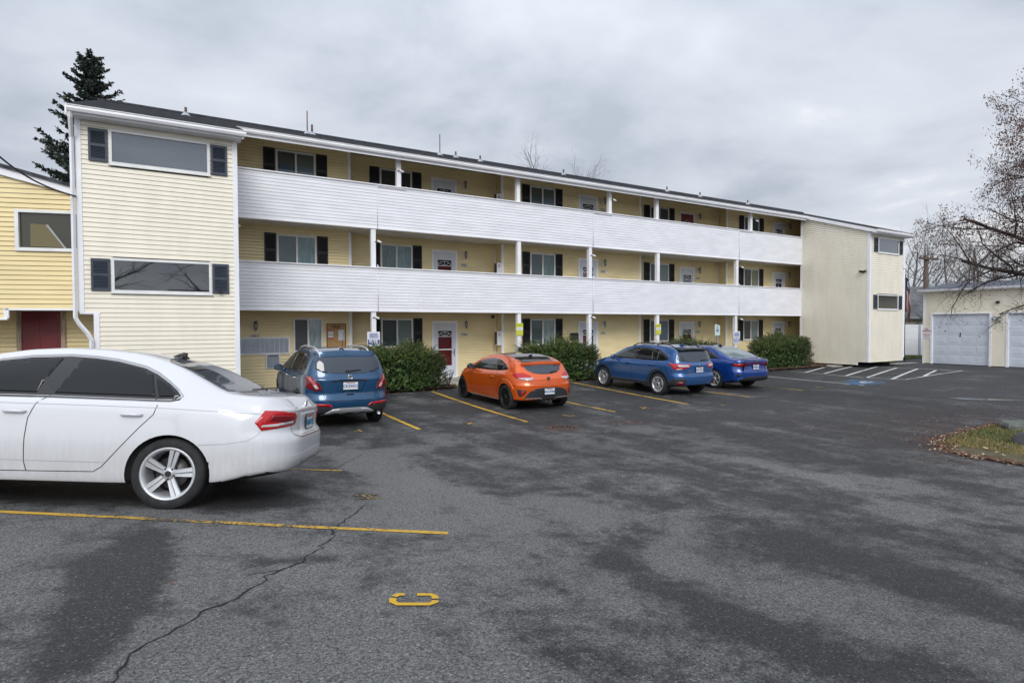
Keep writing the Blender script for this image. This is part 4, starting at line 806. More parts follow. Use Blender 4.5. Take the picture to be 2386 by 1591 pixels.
# ------------------------------------------------------------------ neighbouring yellow building at the left
def world_thing(name, base, label, cat, group=None):
    return empty(name, base, label=label, cat=cat, group=group)
def adopt(root):     # children meshes were written in world coordinates
    for o in root.children: o.matrix_parent_inverse = Matrix.Translation(-Vector(root.location))
nd_ = np.array([math.cos(R(-16.8)), math.sin(R(-16.8)), 0]); nn = np.array([nd_[1], -nd_[0], 0])   # wall direction, outward normal
if nn[1] > 0: nn = -nn
p0 = at_depth(60, 560, 12.25); p0[2] = 0.0
def on(x, y, off=0.0): return at_plane(x, y, p0-nn*off, nn)
U = lambda P: float(np.dot(P-p0, nd_))
Nb = world_thing('neighbour_building', (p0[0]-3, p0[1]+4, .3), 'yellow sided neighbouring building with a red door at the left edge', 'building')
zt0, zt1 = on(0, 407), on(176, 456); u0, u1 = U(zt0), U(zt1); sl2 = (zt1[2]-zt0[2])/(u1-u0)
topf = lambda u: zt0[2]+(u-2.5-u0)*sl2
uw0, uw1 = U(on(37, 490)), U(on(240, 490)); zw0, zw1 = on(60, 585)[2], on(60, 489)[2]; zs = on(60, 718.5)[2]
mb = MB(); siding(mb, p0-nd_*2.5, nd_, nn, 2.5+U(on(200, 500)), zs, 7.2, [(uw0+2.55, 99, zw0+.05, zw1-.05)], top=topf, back=.05); bp_(mb, 'wall', ygold, Nb)
q0 = p0-nn*.95; ud0, ud1 = U(on(52.5, 760, .95)), U(on(143, 760, .95))
mb = MB(); siding(mb, q0-nd_*2.5, nd_, nn, 4.6, .5, zs+.1, [(ud0+2.45, ud1+2.55, .2, zs)]); bp_(mb, 'recess_wall', ygold, Nb)
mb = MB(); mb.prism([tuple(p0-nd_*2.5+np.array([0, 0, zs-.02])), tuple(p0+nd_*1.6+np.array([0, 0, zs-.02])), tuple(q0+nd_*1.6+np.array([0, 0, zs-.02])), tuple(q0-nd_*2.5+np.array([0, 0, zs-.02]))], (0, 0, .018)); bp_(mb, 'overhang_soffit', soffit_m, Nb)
ub = U(on(12, 740)); mb = MB(); siding(mb, p0-nd_*2.5+nn*.0, nd_, nn, 2.5+ub, on(10, 741)[2], zs, []); bp_(mb, 'bay_base', ygold, Nb)
zb_ = on(10, 741)[2]; mb = MB(); c_ = p0+nd_*(ub+.03); mb.obox(c_+np.array([0, 0, (zs+zb_)/2])+nn*.0, nd_*.045, nn*.02, (0, 0, (zs-zb_)/2)); mb.obox(p0+nd_*(ub-1.2)+np.array([0, 0, zb_-.02]), nd_*1.25, nn*.03, (0, 0, .02)); mb.obox(p0+nd_*(ub+.9)+np.array([0, 0, zs-.02]), nd_*.9, nn*.02, (0, 0, .02)); bp_(mb, 'trim', trim, Nb)
mb = MB(); a_ = p0+nd_*(u0-.6)+nn*.05; b_ = p0+nd_*(u1+.3)+nn*.05
za, zb2 = zt0[2]-.6*sl2, zt1[2]+.3*sl2; th = (on(0, 389)[2]-zt0[2])
mb.prism([tuple(a_+np.array([0, 0, za])), tuple(b_+np.array([0, 0, zb2])), tuple(b_+np.array([0, 0, zb2+th*.92])), tuple(a_+np.array([0, 0, za+th]))], tuple(nn*.03)); bp_(mb, 'fascia', trim, Nb)
mb = MB(); mb.prism([tuple(a_+nn*.08+np.array([0, 0, za+th])), tuple(b_+nn*.08+np.array([0, 0, zb2+th*.92])), tuple(b_+nn*.08+np.array([0, 0, zb2+th*.92+.07])), tuple(a_+nn*.08+np.array([0, 0, za+th+.07]))], tuple(-nn*6)); bp_(mb, 'roof', shing, Nb)
# window of the neighbour: frame, pane, and the stair wall seen through it
w0, w1 = U(on(37, 530)), U(on(200, 530))
fr = MB()
def nbx(mb, ua, ub2, za_, zb3, off, th_, mi=0): mb.obox(p0+nd_*((ua+ub2)/2)+nn*off+np.array([0, 0, (za_+zb3)/2]), nd_*((ub2-ua)/2), nn*th_, (0, 0, (zb3-za_)/2), mi)
nbx(fr, w0, w0+.07, zw0, zw1, .02, .035); nbx(fr, w0+.07, w1, zw0, zw0+.07, .02, .035); nbx(fr, w0+.07, w1, zw1-.06, zw1, .02, .035)
fo = bp_(fr, 'window', offwhite, Nb)
mb = MB(); nbx(mb, w0+.07, w1, zw0+.07, zw1-.06, -.01, .004); pn_ = mb.build('pane', pane_mat('pane_stair', (.040, .038, .022), rough=.05)); pn_.parent = fo
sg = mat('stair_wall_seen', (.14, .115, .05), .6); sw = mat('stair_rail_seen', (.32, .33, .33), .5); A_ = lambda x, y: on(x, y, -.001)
mb = MB(); mb.prism([tuple(on(70.5, 521, -.006)), tuple(on(106, 524, -.006)), tuple(on(148, 577, -.006)), tuple(on(71, 574, -.006))], tuple(nn*.002)); ob_ = mb.build('stair_wall_sheet', sg); ob_.parent = fo  # flat sheet laid over the pane for the stair wall
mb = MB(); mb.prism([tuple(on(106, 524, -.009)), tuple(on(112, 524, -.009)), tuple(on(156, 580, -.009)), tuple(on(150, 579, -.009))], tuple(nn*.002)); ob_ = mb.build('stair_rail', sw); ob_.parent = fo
# red door
def q(ua, ub2, za_, zb3, off, th_, mb, mi=0): mb.obox(q0+nd_*((ua+ub2)/2)+nn*off+np.array([0, 0, (za_+zb3)/2]), nd_*((ub2-ua)/2), nn*th_, (0, 0, (zb3-za_)/2), mi)
dz1 = on(100, 725, .95)[2]; dz0 = dz1-2.05
mb = MB(); q(ud0, ud1, dz0, dz1, .0, .02, mb)
for i in range(2):
    for (a_, b_) in ((.10, .24), (.29, .62), (.68, .94)):
        uu = ud0+.10+i*(.40*(ud1-ud0)+.04); q(uu, uu+.32*(ud1-ud0), dz1-b_*2.05, dz1-a_*2.05, .022, .004, mb)
bp_(mb, 'door', redm, Nb); mb = MB(); q(ud0-.10, ud0-.01, dz0, dz1+.04, .015, .03, mb); q(ud1+.01, ud1+.10, dz0, dz1+.04, .015, .03, mb); bp_(mb, 'door_jamb', wood_l, Nb)
mb = MB(); q(ud0-.01, ud1+.01, dz1+.001, dz1+.05, .015, .03, mb); bp_(mb, 'door_head', offwhite, Nb)
adopt(Nb)
# overhead cable
mb = MB(); a_ = at_depth(-200, 150, 9); b_ = at_y(177, 458, WY-.05); pts = []
for i in range(25): t_ = i/24; p = a_*(1-t_)+b_*t_; p[2] -= .42*math.sin(math.pi*t_); pts.append(p)
mb.tube(pts, .016, 6); tag(mb.build('overhead_cable', black), 'black overhead cable sagging down to the corner of the left tower', 'cable')

# ------------------------------------------------------------------ garages
XG = 34.74; G_ = world_thing('garage_building', (XG+3, 6, .2), 'low pale yellow garage block with light grey sectional doors', 'garage')
y_far, y_near = 15.43, -8.0; doors_y = [(12.52, 15.0), (9.28, 11.76), (6.04, 8.52), (2.80, 5.28)]
mb = MB(); siding(mb, (XG, y_far, 0), (0, -1, 0), (-1, 0, 0), y_far-y_near, .23, 4.0, [(y_far-b-.08, y_far-a+.08, .1, 2.88) for a, b in doors_y], back=.1)
siding(mb, (XG+7, y_far, 0), (-1, 0, 0), (0, 1, 0), 7, .23, 4.0); bp_(mb, 'wall', cream, G_)
mb = MB(); mb.box((XG-.02, y_far-.09, .2), (XG+.05, y_far+.02, 4.0))
for a, b in doors_y:
    mb.box((XG-.03, a-.09, .2), (XG+.14, a-.0, 2.88)); mb.box((XG-.03, b, .2), (XG+.14, b+.09, 2.88)); mb.box((XG-.03, a, 2.80), (XG+.14, b, 2.88))
mb.box((XG-.28, y_near, 3.98), (XG-.25, y_far+.15, 4.12)); mb.box((XG-.25, y_near, 3.97), (XG, y_far+.12, 3.995)); bp_(mb, 'trim', trim, G_)
mb = MB(); mb.prism([(XG-.28, y_near, 4.10), (XG-.28, y_near, 3.99), (XG-.36, y_near, 4.02), (XG-.38, y_near, 4.10)], (0, y_far+.16-y_near, 0)); bp_(mb, 'gutter', trim, G_)
gdm = mat('garage_door_steel', (.56, .60, .67), .45, var=.05, vs=1)
for a, b in doors_y:
    mb = MB(); mb.box((XG+.09, a, .22), (XG+.13, b, 2.80)); hs = (2.78-.22)/5; w_ = (b-a)/4
    for r_ in range(5):
        z = .22+r_*hs; mb.box((XG+.075, a+.002, z+.008), (XG+.089, b-.002, z+hs-.006))
        for c_ in range(4): mb.add([(XG+.074, a+c_*w_+.07, z+.10), (XG+.074, a+(c_+1)*w_-.07, z+.10), (XG+.074, a+(c_+1)*w_-.07, z+hs-.10), (XG+.074, a+c_*w_+.07, z+hs-.10), (XG+.068, a+c_*w_+.10, z+.13), (XG+.068, a+(c_+1)*w_-.10, z+.13), (XG+.068, a+(c_+1)*w_-.10, z+hs-.13), (XG+.068, a+c_*w_+.10, z+hs-.13)], [(0, 1, 5, 4), (1, 2, 6, 5), (2, 3, 7, 6), (3, 0, 4, 7), (4, 5, 6, 7)])
    gd = bp_(mb, 'garage_door', gdm, G_); h = MB(); h.box((XG+.05, (a+b)/2-.015, 1.62), (XG+.07, (a+b)/2+.015, 1.86)); ho = h.build('handle', black); ho.parent = gd
RG = float(at_x(2386, 651, XG+2.6)[2]); print('ridge', RG)
rm = mat('blue_grey_shingles', (.085, .095, .12), .95, var=.3, vs=6, bump=.01, bs=9)
mb = MB(); mb.prism([(XG-.3, y_near, 4.11), (XG+2.6, y_near, RG), (XG+2.6, y_near, RG-.06), (XG-.3, y_near, 4.05)], (0, y_far+.14-y_near, 0)); mb.prism([(XG+2.6, y_near, RG), (XG+8, y_near, 3.4), (XG+8, y_near, 3.3), (XG+2.6, y_near, RG-.06)], (0, y_far+.14-y_near, 0)); bp_(mb, 'roof', rm, G_)
mb = MB(); mb.prism([(XG, y_far, 3.9), (XG+7, y_far, 3.6), (XG+2.6, y_far, RG-.07)], (0, -.05, 0)); bp_(mb, 'gable', cream, G_); adopt(G_)
P = at_x(2326, 704, XG); mb = MB(); mb.box((XG-.12, P[1]-.06, P[2]-.06), (XG-.012, P[1]+.06, P[2]+.06)); tag(mb.build('security_camera', black), 'small black box camera high on the garage wall', 'security camera')
P = at_x(2324, 744, XG); e_ = empty('floodlight', (XG-.01, P[1], P[2]), label='grey twin head floodlight between the two garage doors', cat='floodlight')
mb = MB(); mb.box((-.05, -.14, .06), (.0, .14, .14)); mb.build('mount', metal, e_)
for s_ in (-1, 1): mb = MB(); mb.tube([(-.05, s_*.04, .05), (-.17, s_*.13, -.05+.05*s_)], [.04, .08], 9); mb.build('lamp_head', metal, e_)
P = at_x(2160, 775, XG); e_ = empty('no_parking_sign', (XG-.02, P[1], P[2]), label='small white no parking sign with red lettering on the garage corner', cat='parking sign')
mb = MB(); mb.box((-.012, -.20, -.30), (0, .20, .27)); mb.build('panel', whs, e_); text('NO\nPARKING', .105, (-.0135, 0, .13), (0, -1, 0), (0, 0, 1), redp, e_, bold=.003); text('VIOLATORS\nWILL BE\nTOWED', .065, (-.0135, 0, -.14), (0, -1, 0), (0, 0, 1), redp, e_)
# ------------------------------------------------------------------ fence
f0, f1 = at_g(2080, 829)[:2], at_g(2152, 829)[:2]; fd = (f1-f0)/np.linalg.norm(f1-f0); fn = np.array([fd[1], -fd[0]])
Fe = world_thing('vinyl_fence', (f0[0], f0[1], .2), 'white vertical board fence between the right tower and the garage', 'fence')
mb = MB(); L_ = 6.0; zf = .22; z = lambda P: P
def fb(mb, ua, ub2, za_, zb3, o_, t_): c = f0+fd*((ua+ub2)/2)+fn*o_; mb.obox((c[0], c[1], (za_+zb3)/2), (fd[0]*(ub2-ua)/2, fd[1]*(ub2-ua)/2, 0), (fn[0]*t_, fn[1]*t_, 0), (0, 0, (zb3-za_)/2))
u = -3.0
while u < L_: fb(mb, u, u+.145, zf+.1, 2.18, 0, .012); u += .15
bp_(mb, 'board_panel', white_v, Fe); mb = MB(); fb(mb, -3, L_, 2.16, 2.27, .0, .03); fb(mb, -3, L_, zf, zf+.12, 0, .03); bp_(mb, 'rail', white_v, Fe)
pu = float(np.dot(at_g(2141.5, 829)[:2]-f0, fd))
for k in (-1, 0, 1): mb = MB(); fb(mb, pu+k*2.4-.06, pu+k*2.4+.06, zf-.05, 2.3, 0, .06); bp_(mb, 'post', mat('fence_post_grey', (.33, .36, .40), .5), Fe)
adopt(Fe)
# ------------------------------------------------------------------ houses, pole and flag beyond the fence
def gable_house(px, d, w, dep, h, rh, rz, roofm, wallm, label):
    c = at_depth(px, 765, d); e_ = empty('distant_house', (c[0], c[1], .2), rz, label, 'house')
    mb = MB(); mb.box((-w/2, -dep/2, 0), (w/2, dep/2, h)); mb.build('wall', wallm, e_)
    mb = MB(); o_ = .45
    mb.prism([(-w/2-o_, -dep/2-o_, h-.1), (-w/2-o_, 0, h+rh), (-w/2-o_, dep/2+o_, h-.1)], (w+2*o_, 0, 0)); mb.build('roof', roofm, e_)
    for k in range(2):
        mb = MB(); xw = (-.25+.5*k)*w; mb.box((xw-.55, -dep/2-.04, .9), (xw+.55, -dep/2-.005, 2.0)); wo = mb.build('window', offwhite, e_); mb = MB(); mb.box((xw-.47, -dep/2-.05, .98), (xw+.47, -dep/2-.041, 1.92)); mb.build('pane', PM['darkg'], wo)
    return e_
gr = mat('old_grey_roof', (.10, .10, .105), .95, var=.4, vs=2); hw = mat('house_beige', (.28, .27, .22), .8)
gable_house(2085, 47, 8, 8, 2.6, 2.6, R(-20), gr, hw, 'grey roofed low house behind the white fence, seen left of the garage')
gable_house(2190, 56, 10, 7, 3.0, 2.2, R(35), mat('brown_roof', (.13, .085, .07), .95, var=.4, vs=2), hw, 'brown roofed house farther behind the grey roofed one beyond the fence')
c = at_depth(2158, 700, 42); pole_m = mat('utility_pole_wood', (.10, .075, .06), .9, var=.3, vs=8, stretch=(4, 4, .5)); P = at_depth(2158, 603, 42)
Up = empty('utility_pole', (P[0], P[1], 0), R(20), 'wooden utility pole with a crossarm and grey transformer behind the garage', 'utility pole')
mb = MB(); mb.tube([(0, 0, 0), (0, 0, P[2]+.25)], [.19, .14], 10); mb.build('pole', pole_m, Up); mb = MB(); mb.obox((0, -.16, P[2]), (.95, -.95*.5, 0), (.05, .08, 0), (0, 0, .07))
for s_ in (-1, -.45, .45, 1): mb.tube([(.9*s_, -.16-.45*s_, P[2]+.05), (.9*s_, -.16-.45*s_, P[2]+.22)], .045, 6)
mb.build('crossarm', pole_m, Up); mb = MB(); mb.lathe([(0, -.45), (.28, -.45), (.28, .4), (.2, .5), (0, .52)], (.42, -.25, P[2]-2.3), seg=14); mb.build('transformer', mat('transformer_grey', (.22, .27, .28), .5), Up)
c = at_depth(2109, 690, 33); Fl = empty('flag', (c[0], c[1], 0), label='faded striped flag hanging limp from a dark pole behind the right tower', cat='flag'); zt_ = at_depth(2108, 638, 33)[2]
mb = MB(); mb.tube([(0, 0, 0), (0, 0, zt_)], .03, 6); mb.build('flagpole', black, Fl)
mb = MB(); fr_, fu = rt, np.array([0, 0, 1.])
for i in range(9):
    for j in range(12):
        def fp(a, b): return fr_*(.02+.026*a+.03*math.sin(b*.9+a))+np.array([.06*math.sin(a*1.3+b*.4), .06*math.cos(a*1.1), 0])+fu*(zt_-.1-b*.16-a*.10)
        mi = 2 if (j < 4 and i < 5) else (0 if i % 2 else 1); mb.add([fp(i, j), fp(i+1, j), fp(i+1, j+1), fp(i, j+1)], [(0, 1, 2, 3)], mi, True)
mb.build('cloth', [mat('flag_red', (.20, .06, .07), .8), mat('flag_white', (.30, .27, .28), .8), mat('flag_blue', (.03, .04, .10), .8)], Fl)

# ------------------------------------------------------------------ vegetation
bark_d = mat('dark_bark', (.055, .045, .040), .95, var=.35, vs=12, bump=.01, bs=25); bark_g = mat('grey_bark', (.11, .095, .085), .95, var=.3, vs=8)
seedm = [mat('seed_pods_rust', (.16, .075, .052), .85), mat('seed_pods_brown', (.085, .05, .038), .85)]
def rotv(v, ax, a): return np.array(Matrix.Rotation(a, 3, Vector(ax)) @ Vector(v))
def grow(mb, lv, p, d, L, r, rng, spec, depth, maxd, pods):
    n = spec['seg'][depth]; pts = [p.copy()]; rad = [r]; cur = p.copy(); dd = d/np.linalg.norm(d); tp = spec['taper'][depth]
    for i in range(n):
        j = spec['jit'][depth]; dd = dd+np.array([rng.gauss(0, j), rng.gauss(0, j), rng.gauss(0, j)+spec['grav'][depth]]); dd /= np.linalg.norm(dd)
        cur = cur+dd*L/n; pts.append(cur.copy()); rad.append(r*(1-(1-tp)*(i+1)/n))
    mb.tube(pts, rad, (8, 6, 5, 4, 3, 3)[depth], cap=False)
    if depth == maxd:
        if pods is not None:
            for _ in range(pods[0]):
                if rng.random() < pods[1]*min(1, max(.10, (p[2]-2.6)/2.6)):
                    k = rng.randint(1, n); q_ = pts[k]+np.array([rng.gauss(0, .05), rng.gauss(0, .05), rng.uniform(-.10, .02)]); s_ = rng.uniform(*pods[2]); a_ = rng.uniform(0, 6.28); t1 = np.array([math.cos(a_)*.35, math.sin(a_)*.35, -1])*s_; t2 = np.array([-math.sin(a_), math.cos(a_), rng.uniform(-.4, .4)])*s_*.4
                    lv.add([q_-t1*.5, q_-t2, q_+t1*.5, q_+t2], [(0, 1, 2, 3)], rng.randint(0, 1))
        return
    for c in range(spec['kids'][depth]):
        f_ = spec['start'][depth]+(1-spec['start'][depth])*(c+rng.random())/spec['kids'][depth]; k = min(n-1, int(f_*n)); t_ = f_*n-k; q_ = pts[k]*(1-t_)+pts[k+1]*t_; base = pts[k+1]-pts[k]; base /= np.linalg.norm(base)
        ax = np.cross(base, np.array([rng.gauss(0, 1), rng.gauss(0, 1), rng.gauss(0, 1)])); ax /= np.linalg.norm(ax)+1e-9
        nd2 = rotv(base, ax, spec['ang'][depth]*rng.uniform(.6, 1.25)); rr_ = (rad[k]*(1-t_)+rad[k+1]*t_)*spec['rr'][depth]; LL = L*spec['lr'][depth]*rng.uniform(.7, 1.2)*(1.15-.45*f_)
        if spec.get('bias') is not None and depth == 0: nd2 = nd2+spec['bias']*rng.uniform(0, 1)
        grow(mb, lv, q_, nd2, LL, rr_, rng, spec, depth+1, maxd, pods)
# big tree leaning into the frame from the right
bt = np.array([17.2, 3.3, 0.0]); bt[2] = gh(bt[0], bt[1])
T = empty('locust_tree', tuple(bt), label='big bare tree hung with rusty seed pods reaching in from the right edge', cat='tree')
wood, pod = MB(), MB(); rng = random.Random(21)
wood.tube([(0, 0, -.1), (.05, 0, 1.2), (-.05, .05, 2.4), (0, .1, 3.6), (-.1, .1, 4.6), (0, 0, 5.4)], [.34, .25, .21, .16, .10, .04], 12)
spec = dict(seg=(7, 6, 5, 4, 3), taper=(.3, .3, .35, .4, .5), jit=(.10, .16, .20, .24, .26), grav=(-.015, -.03, -.05, -.05, -.05), kids=(10, 7, 6, 6), start=(.22, .18, .15, .1), ang=(R(48), R(50), R(52), R(50)), rr=(.55, .5, .5, .6), lr=(.46, .52, .52, .55), bias=None)
lv_ = -rt
limbs = [(2.3, lv_*1.0+fw*.2+np.array([0, 0, .30]), 5.0, .085), (2.5, lv_*.9-fw*.5+np.array([0, 0, .30]), 4.7, .075), (2.7, lv_*1.0+fw*.6+np.array([0, 0, .42]), 4.9, .08), (3.0, lv_*1+fw*.0+np.array([0, 0, .42]), 4.7, .08), (3.2, lv_*1-fw*.35+np.array([0, 0, .62]), 4.6, .075), (3.5, lv_*.8-fw*.5+np.array([0, 0, .8]), 4.0, .07), (3.4, lv_*.95+fw*.35+np.array([0, 0, .75]), 4.3, .07),
         (3.8, lv_*.7+fw*.5+np.array([0, 0, .9]), 3.9, .065), (4.0, lv_*.75+np.array([0, 0, 1.0]), 3.9, .065), (4.3, lv_*.4+fw*.3+np.array([0, 0, 1.2]), 3.6, .06), (2.7, fw*1.0-lv_*.3+np.array([0, 0, .4]), 4.4, .08), (3.2, -fw*1.0+lv_*.2+np.array([0, 0, .5]), 4.2, .08), (3.6, -lv_*1+np.array([0, 0, .6]), 4.2, .08), (4.2, -lv_*.7+fw*.5+np.array([0, 0, .9]), 4, .07), (4.8, -lv_*.2+np.array([0, 0, 1.2]), 2.6, .05)]
for i, (z, d, L, r) in enumerate(limbs):
    sp2 = dict(spec); L *= (.72, .72, .74, .76, .80, .80, .82, .84, .88, 1.0)[i] if i < 10 else .7; z += .35
    if i >= 10: sp2['kids'] = (5, 4, 3, 3)
    grow(wood, pod, np.array([0, 0, z]), np.array(d, float), L, r, rng, sp2, 0, 4, (4, .50, (.016, .042)))
print('tree faces', len(wood.f), len(pod.f))
wood.build('branches', bark_d, T); pod.build('seed_pods', seedm, T)
# bare background trees
def bare_tree(px, d, h, r, seed, label, kids=(9, 7, 5, 5), group='bare winter trees beyond the garages', py=None):
    c = at_depth(px, 765, d); rng = random.Random(seed); wd = MB(); dm_ = MB()
    T = empty('bare_tree', (c[0], c[1], .1), rng.uniform(0, 6), label, 'tree', group)
    sp_ = dict(seg=(6, 5, 5, 4, 3), taper=(.25, .3, .35, .4, .5), jit=(.05, .12, .16, .2, .22), grav=(.02, .03, .03, .02, .0), kids=kids, start=(.28, .2, .2, .2), ang=(R(38), R(40), R(42), R(45)), rr=(.5, .55, .55, .6), lr=(.52, .55, .55, .55))
    grow(wd, dm_, np.array([0, 0, 0.]), np.array([.02, 0, 1.]), h*.72, r, rng, sp_, 0, 4, None); wd.build('branches', bark_g, T); return T
hs = [(2112, 52, 12.5, .20, 1, 'thin bare tree just right of the right tower'), (2200, 50, 11.5, .18, 2, 'bare tree behind the left end of the garage roof'), (2262, 54, 12, .2, 3, 'bare tree behind the middle of the garage roof'), (2325, 50, 11.6, .2, 4, 'bare tree behind the garage floodlight'), (2380, 55, 12, .22, 5, 'bare tree behind the garage roof at the right edge'), (2160, 64, 14.5, .22, 6, 'taller bare tree behind the utility pole'), (2290, 66, 15, .2, 7, 'taller bare tree far behind the garage')]
for (px, d, h, r, sd_, lb) in hs: bare_tree(px, d, h, r, sd_, lb)
bare_tree(1245, 50, 19.2, .32, 11, 'bare tree whose top twigs show above the middle of the roof ridge', group=None)
bare_tree(1335, 62, 20.3, .3, 12, 'bare tree whose tips barely show above the roof ridge right of the other', group=None)
bare_tree(752, 46, 16.2, .3, 13, 'bare tree whose thinnest tips show beside the rusty roof pipes', kids=(6, 4, 4, 3), group=None)
# trees across the street behind the camera, seen in reflections
for i, (x_, y_, h_) in enumerate(((-6, -16, 12), (4, -20, 14), (12, -15, 11), (-16, -10, 12), (-14, -24, 15))):
    rng = random.Random(70+i); wd = MB(); T = empty('street_tree', (x_, y_, .6), label='bare street tree across the road behind the viewer, number %d from the corner' % (i+1), cat='tree', group='street trees behind the viewer')
    T['label'] = 'bare street tree across the road, out of the picture'
    grow(wd, MB(), np.array([0, 0, 0.]), np.array([0, 0, 1.]), h_*.7, .3, rng, dict(seg=(5, 5, 4, 3), taper=(.3, .3, .3, .4), jit=(.06, .14, .18, .2), grav=(.02, .02, .0, .0), kids=(9, 7, 6), start=(.3, .2, .2), ang=(R(50), R(48), R(48)), rr=(.5, .5, .5), lr=(.6, .55, .5)), 0, 3, None); wd.build('branches', bark_d, T)
for hx_, hy_, ht in ((-12, -30, 2.8), (6, -34, 3.2), (22, -28, 2.8)):  # unseen houses added to give car sides and windows something to reflect
    e_ = empty('reflection_house', (hx_, hy_, .7), .1, 'unseen low gabled house added for reflections, out of the picture', 'house', 'unseen houses added for reflections')
    mb = MB(); mb.box((-6, -4, 0), (6, 4, ht)); mb.build('wall', mat('house_tan', (.35, .32, .27), .8), e_); mb = MB(); mb.prism([(-6.4, -4.4, ht-.1), (-6.4, 0, ht+2), (-6.4, 4.4, ht-.1)], (12.8, 0, 0)); mb.build('roof', gr, e_)
    for k in (-3.5, 0, 3.5): mb = MB(); mb.box((k-.7, 4.0, .9), (k+.7, 4.05, 2.1)); mb.build('window', offwhite, e_)
# conifer behind the left tower
def conifer(px, d, ytop, seed, label, wfac=1.0):
    top = at_depth(px, ytop, d); rng = random.Random(seed); H = top[2]-.2; e_ = empty('spruce_tree', (top[0], top[1], .2), 0, label, 'tree')
    tr, fo_ = MB(), MB(); tr.tube([(0, 0, 0), (0, 0, H*.5), (0, 0, H-.3)], [.32, .18, .03], 8); z = H-.25; k = 0
    while z > H*.18:
        f_ = (H-z)/H; nb_ = 7 if f_ < .3 else 9; Lb = (.35+4.1*f_**.85)*wfac
        for j in range(nb_):
            a_ = k*2.4+j*6.283/nb_+rng.uniform(-.3, .3); L = Lb*rng.uniform(.55, 1.18); d_ = np.array([math.cos(a_), math.sin(a_), .25-.5*f_]); p = np.array([0, 0, z+rng.uniform(-.15, .15)]); pts = [p]; n = 7
            for i in range(n): d2 = d_+np.array([0, 0, .62*(i/n)**1.6]); p = p+d2*L/n; pts.append(p)
            tr.tube(pts, [.045, .04, .035, .03, .02, .015, .01, .006], 3, cap=False)
            for i in range(1, n+1):
                for s_ in range(int(12+L*8.5)):
                    q_ = pts[i]+(pts[i-1]-pts[i])*rng.random(); side = np.array([-math.sin(a_), math.cos(a_), 0])*rng.choice((-1, 1)); ln = rng.uniform(.16, .36)*(1.15-.5*i/n)*(.6+.5*min(L, 2)/2)
                    dd = side*rng.uniform(.3, 1)+d_*rng.uniform(.1, .7)+np.array([0, 0, rng.uniform(-.55, .5)]); dd /= np.linalg.norm(dd); wv = np.cross(dd, [rng.gauss(0, 1), rng.gauss(0, 1), rng.gauss(0, 1)]); wv = wv/(np.linalg.norm(wv)+1e-6)*rng.uniform(.026, .055)
                    fo_.add([q_, q_+dd*ln*.5+wv, q_+dd*ln, q_+dd*ln*.5-wv], [(0, 1, 2, 3)], rng.choices((0, 1, 2), (6, 4, 1 if f_ < .75 else .3))[0])
        z -= .26+.18*f_; k += 1
    tr.build('trunk', bark_d, e_); fo_.build('foliage', [mat('spruce_dark', (.030, .055, .044), .8), mat('spruce_mid', (.062, .090, .074), .8), mat('spruce_cone_tips', (.13, .075, .03), .8)], e_); print('spruce', len(fo_.f))
conifer(210, 27, 131, 5, 'tall dark spruce rising behind the left tower and the yellow building')
